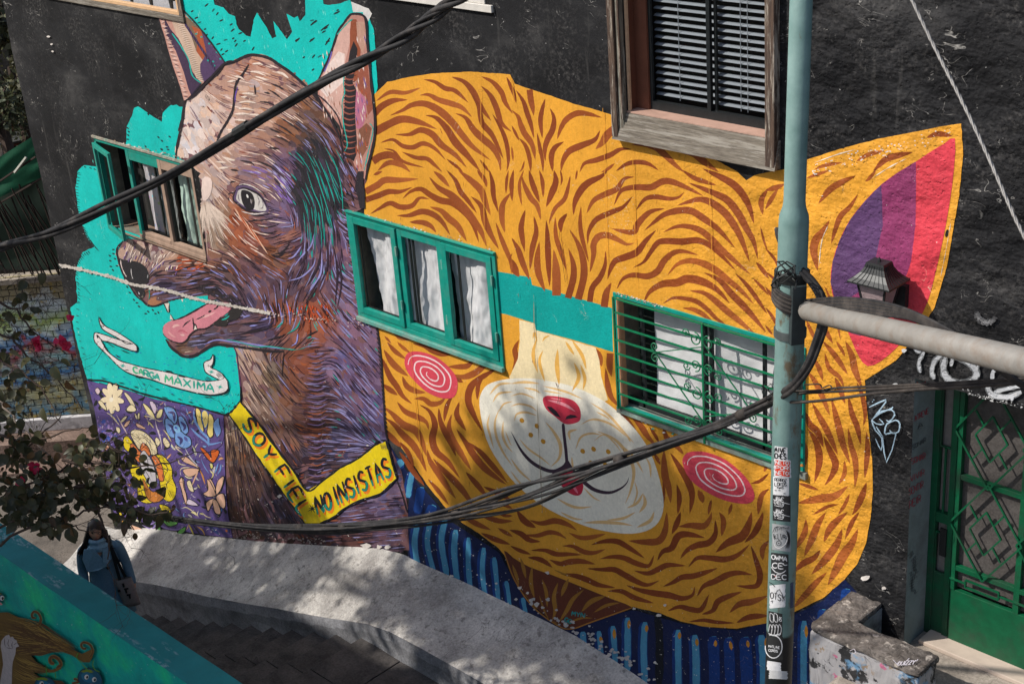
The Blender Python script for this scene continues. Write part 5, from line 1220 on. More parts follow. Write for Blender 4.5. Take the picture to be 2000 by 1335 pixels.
for s_, c in (("640,260 720,170 760,160 740,330 700,500 690,640 680,900 620,920 540,820 500,720 520,600 600,440", (208, 166, 154)), ("560,520 650,400 700,420 690,640 560,760 510,700", (226, 204, 196)), ("750,150 790,150 830,250 820,500 800,620 770,640 740,420 740,250", (146, 78, 52)), ("740,400 770,320 800,380 790,520 760,640 790,700 780,900 800,1180 770,1260 700,1200 680,1050 700,800 700,650", (40, 34, 38)), ("790,700 860,760 870,900 830,1010 790,1000 780,850", (184, 112, 138)), ("800,560 880,500 900,700 920,850 880,900 860,760 800,690", (150, 84, 66)), ("810,1010 870,960 910,1000 880,1150 830,1240 800,1180", (134, 86, 66)), ("790,170 850,170 865,330 840,420 800,330", (188, 146, 128))):
    er.poly(tl(500, 0, 4, s_), LT(c))
er.layer()
for i in range(30):
    yy = 140 + i * 5.6; er.stroke([(673, yy), (684, yy + 4), (698, yy + 1)], 3.0, OUTL if i % 2 else LT((150, 84, 70)), 'blunt', 3)
for i in range(60):
    x_ = rnd.uniform(630, 668); y_ = rnd.uniform(95, 225); er.stroke([(x_, y_), (x_ + 2, y_ + 12)], 2.4, LT((226, 200, 188)) if rnd.random() < .7 else LT((160, 110, 90)), 'leaf', 2)
for i in range(70):
    y_ = rnd.uniform(60, 320); x_ = 702 + rnd.uniform(-6, 16); er.stroke([(x_, y_), (x_ + 2, y_ + 14)], 2.4, (LT((170, 84, 56)), LT((206, 160, 146)), LT((120, 90, 140)), LT((226, 206, 198)))[i % 4], 'leaf', 2)
er.layer()
for s_, w_, c in (("700,560 690,650 700,720 680,800 690,960 720,1120 700,1180", 1.8, (20, 170, 158)), ("895,960 920,1000 910,1080 890,1160 870,1250 850,1330", 1.8, (20, 170, 158)), ("490,630 520,570 580,440 620,330 650,240 690,185 730,130 762,108 840,118 868,180 876,330 892,480 905,640 924,800 936,950 930,1080 905,1200 880,1300 862,1400", 4.6, (40, 34, 40)), ("640,270 720,180 760,150", 2.6, (20, 170, 158)), ("600,400 580,470 540,560", 2.2, (110, 90, 170)), ("490,740 560,800 640,900 680,1010", 3, (60, 44, 52)), ("500,640 640,860 680,940", 0.1, (40, 34, 40))):
    er.stroke(tl(500, 0, 4, s_), w_, LT(c), 'line', jit=.4)
for i in range(24):
    x_ = rnd.uniform(668, 706); y_ = rnd.uniform(290, 400); er.stroke([(x_, y_), (x_ + 6, y_ + 12)], 2.4, (LT((150, 140, 196)), LT((140, 72, 52)), OUTL)[i % 3], 'leaf', 2)
er.poly(rough(tl(500, 334, 4, "800,0 850,0 845,100 856,150 858,290 820,290 800,200 780,120 790,60"), 1), LT((44, 38, 44)))
er.build('painted_ears', dog)

# ================================================================== floral cloth, banner, collar
fl = Paint()
FLO = PX("171,742 215,752 262,765 300,778 350,786 400,798 438,809 440,870 441,930 446,1000 456,1049 400,1043 330,1031 285,1020 255,1012 235,1005 226,1010 216,965 200,880 186,800")
fl.poly(rough(FLO, .6), LT((92, 74, 132)))
fl.layer()
for i in range(420):
    x_ = rnd.uniform(175, 450); y_ = rnd.uniform(750, 1040)
    if not inpoly(x_, y_, FLO): continue
    c = rnd.choice([(76, 58, 116), (112, 92, 156), (52, 70, 140), (88, 70, 120), (60, 44, 84)]); a = rnd.uniform(0, 3.1)
    if not inpoly(x_ + 7 * math.cos(a), y_ + 7 * math.sin(a), FLO): continue
    fl.stroke([(x_, y_), (x_ + 7 * math.cos(a), y_ + 7 * math.sin(a))], rnd.uniform(1.5, 3.5), LT(c), 'leaf', 2)
for i in range(70):     # pale violet cloud at the left
    x_ = rnd.gauss(212, 11); y_ = rnd.gauss(845, 22)
    if inpoly(x_, y_, FLO): fl.ell(x_, y_, rnd.uniform(2, 5), rnd.uniform(1, 3), rnd.uniform(0, 3), LT((150, 124, 190)) if rnd.random() < .6 else LT((60, 84, 170)), 8)
FY = lambda s_: tl(170, 730, 5.803, s_)
def petal(s_, col, ow=1.7, oc=BK, per=3):
    P = cspline(FY(s_), per); fl.poly(P, col); fl.layer(.000012)
    fl.stroke(P + [P[0]], ow, oc, 'line', 1, jit=.25)
YE = LT((226, 200, 30)); CRM = LT((222, 206, 168)); LBL = LT((112, 150, 206)); ORG = LT((216, 118, 60)); PNK = LT((222, 176, 150))
fl.layer()
BGC = [(196, 186, 196), (214, 202, 150), (120, 150, 206), (206, 150, 120), (60, 110, 190), (150, 130, 190), (222, 210, 180)]
for i in range(230):     # small leaves, buds and curls between the big blossoms
    x_ = rnd.uniform(178, 448); y_ = rnd.uniform(755, 1040); a = rnd.uniform(0, 6.28); L = rnd.uniform(7, 17); b_ = a + rnd.uniform(-.9, .9)
    P = [(x_, y_), (x_ + L * .5 * math.cos(a), y_ + L * .5 * math.sin(a)), (x_ + L * .5 * math.cos(a) + L * .5 * math.cos(b_), y_ + L * .5 * math.sin(a) + L * .5 * math.sin(b_))]
    if not all(inpoly(u, v, FLO) for u, v in P): continue
    w_ = rnd.choice([1.3, 2.2, 3.6, 4.6])
    if w_ > 2: fl.stroke(P, w_ + 2, BK, 'leaf', 3)
    fl.stroke(P, w_, LT(rnd.choice(BGC)), 'leaf', 3)
fl.layer()
# big yellow flower
petal("420,760 430,710 470,700 520,760 560,840 600,900 640,960 560,940 480,880 430,830", YE)
petal("505,690 510,640 560,625 640,640 720,700 780,780 805,860 800,900 740,915 700,860 640,800 600,850 540,760", CRM)
petal("500,820 510,785 540,790 590,850 640,920 620,1000 560,960", ORG)
petal("500,980 540,960 600,1040 640,1120 720,1260 660,1300 560,1220 500,1100", YE)
petal("740,930 800,910 870,920 940,1000 975,1080 980,1180 1020,1280 1000,1400 930,1440 860,1380 830,1200 820,1080 790,1000", YE)
petal("740,935 790,920 840,990 870,1080 880,1200 830,1200 800,1100 770,1010", ORG)
petal("590,1260 580,1330 600,1420 680,1460 780,1440 860,1360 840,1290 760,1340 690,1280 650,1220", YE)
petal("640,1180 700,1270 760,1330 850,1290 900,1330 860,1420 760,1450 680,1380", LT((196, 120, 50)))
petal("610,850 640,775 700,820 730,900 700,930 650,880", ORG)
petal("605,950 620,890 655,860 690,900 740,970 780,1080 795,1180 780,1260 750,1290 700,1220 640,1110 615,1030", LT((190, 184, 190)))
fl.layer()
for s_ in ("640,900 660,960 650,1020", "680,920 700,1000 690,1060", "660,1000 720,1080 740,1160", "650,1060 700,1140 740,1220", "560,680 590,690", "570,700 600,715", "600,665 700,730 760,800", "620,690 700,760 750,840", "440,740 490,750", "450,765 500,785", "530,810 560,850", "860,1120 870,1180", "880,1250 900,1310", "900,1230 925,1300", "920,1320 960,1400", "940,1310 975,1390", "620,1300 640,1380"): fl.stroke(FY(s_), 1.2, BK, 'leaf')
# white daisy
for k in range(9):
    a = k * .7 + .2; fl.ell(170 + (295 + 70 * math.cos(a)) / 5.803, 730 + (270 + 110 * math.sin(a)) / 5.803, 13, 6.5, math.atan2(110 * math.sin(a), 70 * math.cos(a)), LT((58, 44, 60)), 14)
fl.layer(.000012)
for k in range(9):
    a = k * .7 + .2; fl.ell(170 + (295 + 68 * math.cos(a)) / 5.803, 730 + (270 + 108 * math.sin(a)) / 5.803, 12, 5.6, math.atan2(110 * math.sin(a), 70 * math.cos(a)), LT((232, 214, 178)), 14)
fl.layer(.000012); fl.ell(170 + 285 / 5.803, 730 + 285 / 5.803, 4, 5, .3, LT((236, 226, 206)), 10)
# blue pansy and tulip
petal("880,380 920,362 980,375 1020,430 1035,500 1010,560 960,530 910,460", LBL)
petal("895,510 930,500 990,560 1000,640 1000,720 940,700 900,620", LBL)
petal("1045,490 1090,478 1140,560 1160,640 1120,680 1070,620", LBL)
petal("1010,660 1070,640 1120,680 1180,720 1190,800 1120,840 1060,820 1010,770", LBL)
fl.layer()
for s_, c in (("920,430 990,440 1000,540", (60, 56, 110)), ("920,560 980,600 990,680", (60, 56, 110)), ("1070,530 1120,590 1100,640", (60, 56, 110)), ("1030,700 1080,740 1060,800", (60, 56, 110)), ("1110,700 1150,760", (84, 88, 150))): fl.stroke(FY(s_), 6, LT(c), 'leaf')
fl.ell(170 + 1028 / 5.803, 730 + 615 / 5.803, 9, 6, 1.0, LT((130, 180, 220)), 12); fl.ell(170 + 1020 / 5.803, 730 + 610 / 5.803, 4, 2.5, 1, LT((60, 100, 190)), 8)
petal("1240,400 1270,385 1300,430 1310,520 1330,600 1330,650 1290,630 1260,540", LT((226, 202, 120)))
petal("1310,440 1340,405 1380,440 1385,530 1350,610 1320,540", LT((226, 202, 120)), oc=LT((70, 120, 180)))
petal("1390,450 1430,470 1450,540 1440,620 1440,690 1400,715 1370,660 1380,580", LT((226, 202, 120)))
petal("1440,560 1500,490 1510,560 1530,640 1500,700 1470,690", LBL, 1)
for s_ in ("1170,560 1240,540 1300,640 1380,720 1400,790 1550,760", "1180,600 1260,680 1360,760 1395,820", "1220,400 1225,480 1250,560 1290,620"): fl.stroke(FY(s_), 4.5, LBL, 'leaf')
petal("1290,830 1330,840 1390,900 1420,940 1410,870 1460,850 1510,870 1480,950 1440,1000 1390,970 1340,910", LT((206, 96, 34)))
# small flowers, leaves
for s_, c in (("430,205 470,220 530,300 570,400 520,360 460,270", CRM), ("460,410 470,370 520,340 570,400 530,425", CRM), ("640,330 700,360 760,440 780,500 700,440", (222, 206, 150)), ("720,310 760,310 800,380 780,450 740,380", (206, 186, 206)), ("800,450 830,400 870,400 850,480 800,495", (222, 206, 150)), ("780,740 800,710 840,760 820,810 790,790", CRM), ("870,730 900,715 950,790 920,830 880,790", CRM), ("1075,940 1130,930 1220,1000 1280,1060 1200,1030 1110,990", PNK), ("1100,1080 1170,1060 1280,1075 1230,1140 1160,1160 1110,1120", PNK), ("135,310 170,300 220,360 230,410 170,370", CRM), ("340,600 375,600 390,640 370,670 345,640", CRM), ("395,520 430,480 465,475 440,520 400,545", CRM), ("430,580 450,540 500,520 480,570 440,600", PNK), ("565,550 620,570 680,620 620,610 575,590", PNK), ("1060,1180 1100,1170 1110,1240 1120,1335 1090,1335", PNK), ("1140,1220 1180,1200 1210,1280 1220,1330 1170,1310", CRM), ("1400,1010 1430,1010 1440,1050 1415,1070", (206, 196, 110)), ("1365,1250 1400,1180 1440,1230 1470,1330 1400,1330", PNK), ("1480,1330 1500,1200 1560,1150 1560,1230 1520,1330", PNK), ("100,180 130,150 160,190 130,230", (210, 186, 190)), ("550,430 590,500 560,500", CRM), ("600,430 610,470 600,520 580,470", CRM)):
    petal(s_, LT(c) if not (isinstance(c, tuple) and len(c) == 4) else c, 1.3)
fl.layer()
for s_, c, w_ in (("340,450 400,560 480,700", (206, 180, 176), 2.4), ("780,500 800,600 840,720 860,860", (206, 190, 200), 2.4), ("1120,830 1180,940 1280,1050", (190, 186, 196), 2.4), ("1280,1070 1240,1160 1200,1260", PNK, 3), ("1290,1080 1320,1150 1350,1250", (206, 140, 70), 3), ("870,620 920,680 970,770", (214, 200, 130), 2), ("690,520 730,560 770,610", (214, 200, 130), 2.5), ("650,470 720,480 790,510", CRM, 2), ("680,430 740,470 800,510", CRM, 2), ("870,520 830,530 790,510", CRM, 2), ("1080,840 1010,820 1100,900", CRM, 2), ("1040,960 1060,1010 1140,1030", CRM, 2), ("1060,1100 1090,1060 1180,1050", CRM, 2), ("230,430 300,480 380,580", CRM, 3), ("1400,1080 1440,1130 1420,1180", (214, 200, 130), 2.5), ("1260,1240 1290,1290", (214, 200, 130), 2), ("1200,800 1230,860 1240,930", (170, 170, 150), 3), ("1300,950 1340,1040 1400,1130", LBL, 1.6), ("1240,980 1300,1000", LBL, 1.6), ("1060,420 1120,480 1150,540", LBL, 1.4), ("1130,370 1150,430 1200,520", LBL, 1.6), ("1500,1000 1480,1060 1460,1120", LBL, 3), ("1530,1010 1520,1080 1490,1130", LBL, 3), ("900,440 880,520 890,600", LBL, 1.4)):
    fl.stroke(FY(s_), w_, LT(c) if len(c) == 3 else c, 'leaf')
for k in range(34): fl.stroke([(300 + k * 3.1, 781 + k * .95), (303 + k * 3.1, 788 + k * .95 + rnd.uniform(0, 4))], 1.0, BK, 'leaf', 2)
for k in range(60):
    x_ = rnd.uniform(190, 440); y_ = rnd.uniform(770, 1010)
    if inpoly(x_, y_, FLO): a = rnd.uniform(0, 3.1); fl.stroke([(x_, y_), (x_ + 5 * math.cos(a), y_ + 5 * math.sin(a))], 1.2, rnd.choice([BK, LT((40, 90, 180)), LT((200, 190, 210))]), 'leaf', 2)
# lower flowers and green swirls
F2 = lambda s_: tl(180, 900, 5.263, s_)
_FY = FY; FY = F2
for s_, c in (("1190,190 1220,200 1260,280 1280,350 1200,360 1150,330 1200,290", PNK), ("1300,200 1350,150 1365,170 1340,270 1290,340 1280,280", PNK), ("1290,350 1340,325 1370,350 1380,450 1350,480 1290,400", PNK), ("1180,430 1220,390 1270,380 1240,440 1200,510", PNK), ("1250,400 1290,400 1330,500 1320,540 1270,520", PNK), ("905,200 935,165 950,260 980,350 980,450 950,380 925,280", PNK), ("980,430 1000,385 1060,410 1100,450 1040,450", (206, 190, 206)), ("430,510 480,520 560,600 640,640 560,620 480,560", (106, 176, 84)), ("740,600 880,610 870,650 800,665 760,640", (106, 176, 84)), ("350,525 400,530 470,590 520,630 420,600", (216, 214, 190)), ("680,600 700,650 720,710 670,690 650,640", (106, 176, 84)), ("880,735 920,690 970,670 960,720 920,745", (106, 176, 84)), ("310,610 360,600 400,640 390,680 330,640", (220, 160, 70)), ("400,650 480,670 560,720 500,745 440,720", PNK), ("250,340 290,320 300,370 260,390", (210, 120, 50)), ("280,500 310,520 320,550 290,550", (216, 190, 50)), ("700,440 790,460 820,530 740,520", YE)):
    petal(s_, LT(c) if len(c) == 3 else c, 1.6)
fl.layer()
for s_, c, w_ in (("430,500 500,560 600,640 700,590", (150, 128, 190), 4), ("520,650 620,690 680,640 760,680 880,700 960,660", (150, 128, 190), 4), ("1000,640 1040,720 1060,760", (206, 186, 80), 3), ("1040,640 1100,720 1120,760", (60, 54, 60), 3), ("1080,660 1140,700 1170,760", (196, 150, 80), 3), ("960,520 950,560 1000,620", LBL, 3), ("1140,520 1180,560 1240,580", CRM, 2), ("930,480 980,470 1060,520", CRM, 2), ("1180,640 1260,700 1330,760", (44, 60, 110), 6), ("1240,640 1320,700 1400,760", (60, 60, 120), 6), ("1340,620 1400,660 1420,740", (50, 56, 110), 5), ("1380,700 1400,720", (206, 120, 60), 4)):
    fl.stroke(FY(s_), w_, LT(c) if len(c) == 3 else c, 'leaf')
FY = _FY
fl.build('painted_floral_cloth', dog)

bn = Paint()
BN = lambda s_: tl(160, 600, 5.882, s_)
WHT = LT((222, 214, 212))
for s_ in ("205,100 240,170 300,220 400,270 500,330 600,400 640,440 640,495 560,490 520,410 420,340 300,280 235,230 210,160",
           "160,285 240,300 330,330 430,360 530,400 600,415 640,440 640,497 560,480 440,440 330,395 240,370 225,375 180,340 150,320",
           "150,300 180,310 225,370 240,400 300,490 380,560 460,610 560,640 700,680 850,710 1000,740 1150,775 1300,815 1430,840 1560,835 1650,795 1680,840 1690,930 1640,975 1510,998 1380,985 1200,945 1000,890 800,820 640,780 530,740 440,680 350,590 260,500 180,420 150,360",
           "1520,530 1525,590 1500,680 1480,640 1430,650 1415,700 1440,740 1500,760 1560,790 1600,820 1650,800 1620,760 1560,720 1490,680 1520,620",
           "1410,640 1440,610 1490,590 1520,540 1520,620 1480,690 1520,700 1640,780 1600,820 1520,790 1440,745 1415,700"):
    bn.poly(BN(s_), WHT); bn.layer(.000012)
bn.layer()
def bl(s_, w_=1.9): bn.stroke(BN(s_), w_, BK, 'line', jit=.3)
for s_ in ("205,100 212,160 240,235 300,280 420,345 520,410 600,415", "205,100 240,170 300,222 400,270 500,330 600,400 640,440 642,497 560,482 440,440 330,395 235,375", "240,372 215,345 185,310 195,350", "600,415 430,362 330,330 240,300 165,285 150,320 152,370 180,420 260,500 350,590 440,680 530,740 640,780 800,820 1000,890 1200,945 1380,985 1510,998 1640,975 1690,930 1695,880 1680,830 1650,795", "235,380 300,490 380,560 460,610 560,640 700,680 850,710 1000,740 1150,775 1300,815 1430,840 1560,832 1620,820 1650,795", "1650,800 1620,755 1560,715 1490,680 1515,650 1525,590 1520,535 1490,590 1440,612 1412,640 1418,700 1440,745 1520,790 1580,825", "400,540 440,570", "960,715 1050,735", "1110,775 1200,800"):
    bl(s_)
for s_ in ("1570,735 1640,800", "1560,745 1620,805", "1550,755 1600,810", "1450,670 1470,650", "1460,680 1480,660", "195,385 200,400", "180,400 190,420", "240,190 245,230", "255,200 262,225", "500,710 560,720", "500,730 550,745", "420,650 430,660", "200,440 260,510", "300,400 380,450", "450,480 560,520", "620,790 700,800", "700,870 740,872", "790,890 810,895", "600,900 660,912", "850,930 900,935", "1030,990 1070,995", "920,1020 1000,1035", "1110,1040 1160,1055", "1230,1075 1290,1085", "1350,1105 1400,1130", "1400,1020 1520,1025", "1700,920 1680,965 1650,985", "1600,1010 1700,970", "60,820 140,818", "420,855 500,865", "230,808 290,812", "1620,1165 1660,1140", "1600,1190 1640,1195", "1740,1100 1750,1080", "1700,1140 1720,1120", "1660,1130 1690,1100", "1740,1150 1780,1110", "1780,1000 1782,985", "1810,1010 1812,985", "1430,800 1470,820", "1420,815 1450,830", "1440,785 1490,820"):
    bn.stroke(BN(s_), 1.6, BK, 'leaf')
# border line between turquoise and floral cloth
bn.stroke(BN("70,825 250,835 400,880 560,930 700,980 850,1020 1000,1060 1150,1095 1300,1130 1420,1160 1530,1195 1630,1222 1700,1215 1800,1110 1835,1050 1830,900"), 2.8, BK, 'line', jit=.4)
TG = LT((30, 164, 144)); TG2 = LT((70, 176, 130))
def wv(t, v):
    return (0, 0)
lettering("CARGA", (160 + 605 / 5.882, 600 + 740 / 5.882), (160 + 905 / 5.882, 600 + 835 / 5.882), (-1, -11.5), lambda p: bn.stroke(p, 3.6, TG if rnd.random() < .6 else TG2, 'line', 2), .2)
lettering("MAXIMA", (160 + 970 / 5.882, 600 + 860 / 5.882), (160 + 1530 / 5.882, 600 + 970 / 5.882), (-.5, -15), lambda p: bn.stroke(p, 4.0, TG if rnd.random() < .6 else TG2, 'line', 2), .2)
bn.stroke(BN("1105,795 1125,765"), 2, TG, 'leaf')
for cx_, cy_ in ((480, 665), (1500, 735), (1600, 908)):
    for a in range(4):
        t = a * math.pi / 4 + .3; r_ = 48 if a % 2 == 0 else 30
        bn.stroke(BN("%f,%f %f,%f" % (cx_ - r_ * math.cos(t), cy_ - r_ * .8 * math.sin(t), cx_ + r_ * math.cos(t), cy_ + r_ * .8 * math.sin(t))), 1.5, LT((30, 160, 146)), 'leaf')
bn.build('painted_banner', house)

cl = Paint()
CY = lambda s_: tl(430, 770, 4.449, s_)
cl.poly(rough(CY("180,60 85,165 200,330 350,560 500,770 640,965 740,1112 880,1110 1010,1050 1110,970 1250,900 1400,850 1545,720 1500,600 1450,400 1340,450 1200,560 1050,640 900,750 770,830 640,660 480,450 330,240"), .5), LT((228, 200, 22)))
cl.layer()
for s_ in ("180,55 330,230 480,440 640,650 770,830 900,745 1050,635 1200,555 1340,445 1380,400 1450,390", "85,168 200,335 350,562 500,772 640,967 745,1115", "880,1110 1000,1055 1100,975 1250,905 1400,855 1545,722", "1450,395 1480,480 1510,600 1545,720", "180,55 130,120 85,165"):
    cl.stroke(CY(s_), 3.4, BK, 'line', jit=.7)
for q in range(7): cl.stroke(CY("%f,%f %f,%f" % (1400 + q * 10, 420, 1420 + q * 9, 480)), 1.2, BK, 'leaf')
cl.layer()
OR2 = LT((236, 130, 30)); TL2 = LT((10, 136, 120))
def sign(text, p0, p1, up, w_, gap):
    lettering(text, (p0[0] + 3.5, p0[1] + 5), (p1[0] + 3.5, p1[1] + 5), up, lambda p: cl.stroke(p, w_ * 1.05, OR2, 'line', 2), gap)
    cl.layer()
    lettering(text, p0, p1, up, lambda p: cl.stroke(p, w_, BK, 'line', 2), gap)
    cl.layer()
    # lower half of every letter is teal
    def low(p):
        S = spline(p, 6); seg = []
        L_ = math.hypot(up[0], up[1]); ux, uy = up[0] / L_, up[1] / L_
        bx_, by_ = p1[0] - p0[0], p1[1] - p0[1]; det = bx_ * uy - by_ * ux
        for (x_, y_) in S + [(1e9, 1e9)]:
            ok = False
            if x_ < 1e8:
                rx, ry = x_ - p0[0], y_ - p0[1]; v = (bx_ * ry - by_ * rx) / det
                ok = v < L_ * .42
            if ok: seg.append((x_, y_))
            else:
                if len(seg) > 2: cl.stroke(seg, w_ * .66, TL2, 'line', 1)
                seg = []
    lettering(text, p0, p1, up, low, gap)
    cl.layer()
# runs down the strap, letter tops to the upper right
def cpt(x_, y_): return (430 + x_ / 4.449, 770 + y_ / 4.449)
sign("SOY", cpt(195, 255), cpt(415, 585), (20, -16), 5.6, .55)
sign("FIEL", cpt(480, 670), cpt(715, 1050), (20.5, -15), 5.6, .5)
sign("NO", cpt(860, 1035), cpt(985, 985), (-7, -34), 5.8, .4)
sign("INSISTAS", cpt(1030, 960), cpt(1500, 700), (-11, -36), 5.6, .42)
for a in range(4):
    t = a * math.pi / 4 + .2; r_ = 50 if a == 1 or a == 3 else 34
    cl.stroke(CY("%f,%f %f,%f" % (810 - r_ * math.cos(t), 985 - r_ * math.sin(t), 810 + r_ * math.cos(t), 985 + r_ * math.sin(t))), 2, BK, 'leaf')
cl.build('painted_collar', dog)

# ================================================================== flaking, ledge scar, graffiti
fk = Paint()
CH = LT((214, 206, 200))
def chip(x_, y_, r_, col=CH):
    n = 9; fk.poly([(x_ + r_ * rnd.uniform(.5, 1.2) * math.cos(i * 2 * math.pi / n), y_ + r_ * .7 * rnd.uniform(.5, 1.2) * math.sin(i * 2 * math.pi / n)) for i in range(n)], col)
for x_, y_, r_ in ((716, 1064, 10), (742, 1066, 7), (760, 1066, 7), (874, 1127, 7), (884, 1123, 5), (912, 1148, 5), (1071, 1116, 5), (1018, 1145, 5), (1033, 1156, 4), (1050, 1178, 7), (1062, 1184, 4), (1289, 1199, 6), (1301, 1179, 4), (1241, 1186, 4), (1192, 1276, 6), (1282, 1291, 4), (1180, 1088, 0.5), (1693, 1126, 9), (1728, 1146, 5), (1010, 1168, 4), (1040, 1170, 5), (1152, 1256, 5), (1160, 1262, 3), (480, 785, 0.4), (548, 967, 5), (534, 978, 2), (524, 983, 1.5), (548, 868, 1.6), (720, 868, 3), (972, 1137, 3), (97, 71, 3.5), (103, 86, 2.5), (105, 100, 3)):
    chip(x_, y_, r_)
for i in range(60):
    t = rnd.random(); x_ = 1040 + 240 * t; y_ = 1178 + 152 * t + rnd.gauss(-8, 9); chip(x_, y_, rnd.uniform(1.5, 6), LT((186, 182, 182)))
for i in range(50):
    x_ = rnd.uniform(800, 1000); y_ = 1010 + (x_ - 800) * .55 + rnd.uniform(-40, 60); chip(x_, min(y_, 1112 + (x_ - 800) * .36), rnd.uniform(.6, 1.8))
for i in range(110):
    x_ = rnd.uniform(1280, 1660); y_ = rnd.uniform(1215, 1330); chip(x_, y_, rnd.uniform(.4, 1.3))
for i in range(110):
    x_ = rnd.uniform(1590, 1860); y_ = 316 - (x_ - 1590) * .26 + rnd.uniform(0, 26); chip(x_, y_, rnd.uniform(.5, 2.4))
for i in range(80):
    x_ = rnd.uniform(1160, 1240); y_ = rnd.uniform(380, 460); chip(x_, y_, rnd.uniform(.4, 1.4), LT((214, 190, 150)))
for s_, c_ in (("1238,284 1241,400 1244,500 1247,585", (212, 148, 46)), ("1045,575 1046,640 1050,740 1056,880 1062,1000", (150, 130, 100)), ("997,145 1003,166 1010,210", (200, 140, 40)), ("1180,210 1183,300 1186,430 1190,560", (214, 150, 48)), ("940,150 944,300 950,480", (214, 150, 48)), ("1095,450 1100,500 1107,550", (60, 46, 30)), ("1088,745 1094,765 1092,785", (90, 60, 50)), ("1385,306 1390,420 1396,560", (212, 148, 46)), ("800,640 812,760 826,900", (190, 130, 36))):
    fk.stroke(PX(s_), .9, LT(c_), 'line', 6, jit=.35)
for i in range(70):
    x_ = rnd.uniform(740, 1500); y_ = rnd.uniform(190, 1000)
    if inpoly(x_, y_, CATO): l_ = rnd.uniform(3, 13); fk.stroke([(x_, y_), (x_ + .4, y_ + l_)], .8, LT((120, 66, 28)), 'leaf', 2)
# whitewashed scar of the ledge across the dog
fk.layer()
P = PX("120,517 150,523 180,530 220,540 260,554 300,560 340,569 370,578 400,586 430,591 460,597 500,605 530,611")
S_ = spline(P, 9)
fk.stroke(P, 5.5, LT((204, 194, 184)), 'full', 14, jit=1.3)
for i in range(330):
    q = S_[int(rnd.random() ** .9 * (len(S_) - 1))]; c = rnd.uniform(176, 216); chip(q[0] + rnd.gauss(0, 1.5), q[1] + rnd.gauss(0, 1.5), rnd.uniform(1.0, 3.0), LT((c, c - 8, c - 16)))
for i in range(70): x_ = rnd.uniform(520, 728); chip(x_, 612 + (x_ - 520) * .09 + rnd.gauss(0, 3), rnd.uniform(.6, 2.0), LT((210, 186, 176)))
# rubble edge along the bottom of the dog
for i in range(70): x_ = rnd.uniform(455, 640); chip(x_, 1049 + (x_ - 455) * .07 + rnd.gauss(-6, 5), rnd.uniform(.8, 3), LT((150, 140, 136)))
# edges above window frames
for (xa, ya, xb, yb_) in ((690, 414, 976, 490), (184, 268, 362, 310), (1205, 572, 1300, 600)):
    for i in range(60):
        t = rnd.random(); chip(xa + (xb - xa) * t, ya + (yb_ - ya) * t + rnd.uniform(-4, 1), rnd.uniform(.8, 2.4), LT((150, 130, 110)) if rnd.random() < .6 else CH)
for i in range(60):
    t = rnd.random(); chip(1250 + 320 * t, 820 + 92 * t + rnd.gauss(0, 4), rnd.uniform(1.5, 5), rnd.choice([CH, LT((40, 160, 150)), LT((206, 130, 60)), LT((150, 160, 150))]))
fk.poly(rough(PX("1480,890 1500,893 1530,902 1560,915 1565,925 1540,918 1515,916 1500,910 1485,905"), 2, 4), LT((200, 196, 190)))
fk.build('flaked_paint', house)

gf = Paint()
GW = LT((178, 180, 184)); GB = LT((170, 196, 214))
for s_ in ("835,445 840,440", "825,455 830,460", "800,500 935,440 900,500 830,590", "820,600 880,550 975,510 985,495", "850,560 900,530 975,520 1000,560 960,610 935,600", "820,600 860,630 915,630 880,590", "820,605 850,680 900,740 895,835 850,745", "905,720 935,930 1010,710 930,710 925,680 940,630 1010,600 1040,630 1030,690 990,700 960,680", "855,650 900,720"):
    gf.stroke(tl(1500, 668, 4, s_), 2.6, GB, 'line', 2, jit=.3)
# big spray lettering above the door
for s_, w_ in (("1160,0 1180,60 1230,40 1330,60", 34), ("1230,70 1190,150 1200,230", 22), ("1420,60 1320,130 1290,220 1310,280", 28), ("1400,90 1500,110 1600,170 1640,240 1590,300 1480,310 1400,260 1380,180 1400,100", 40), ("1380,60 1450,90 1440,180", 24), ("1700,90 1640,200 1660,260", 20), ("1900,200 1780,210 1760,290", 26), ("1720,330 1760,400 1880,420 1990,380", 34), ("1780,380 1900,350 2000,330", 24), ("1920,400 1915,450", 20), ("1250,20 1200,110", 18)):
    gf.stroke(tl(1500, 668, 4, s_), w_ / 4 * 1.5, LT((104, 106, 108)), 'line', 4, jit=1.2)
gf.layer()
for s_, w_ in (("1160,0 1180,60 1230,40 1330,60", 34), ("1230,70 1190,150 1200,230", 22), ("1420,60 1320,130 1290,220 1310,280", 28), ("1400,90 1500,110 1600,170 1640,240 1590,300 1480,310 1400,260 1380,180 1400,100", 40), ("1380,60 1450,90 1440,180", 24), ("1700,90 1640,200 1660,260", 20), ("1900,200 1780,210 1760,290", 26), ("1720,330 1760,400 1880,420 1990,380", 34), ("1780,380 1900,350 2000,330", 24), ("1920,400 1915,450", 20)):
    gf.stroke(tl(1500, 668, 4, s_), w_ / 4, GW, 'line', 4, jit=1.0)
for cx_, cy_, rx_, ry_ in ((1930, 610, 24, 22), (1825, 643, 26, 14)):
    for i in range(620):
        a = rnd.uniform(0, 6.283); q = rnd.gauss(.74, .26); w_ = .2 + .8 * max(0, math.sin(a - .3))
        c = 50 + 84 * math.exp(-((q - .8) / .22) ** 2) * w_ * rnd.uniform(.8, 1.1); gf.ell(cx_ + rx_ * q * math.cos(a), cy_ + ry_ * q * math.sin(a), rnd.uniform(1.2, 3), rnd.uniform(1, 2.4), a, LT((c, c, c + 2)), 8) if c > 72 else None
chipsw = [(1768, 682, 6), (1753, 750, 7), (1765, 756, 9), (1775, 758, 4)]
rb_ = gf
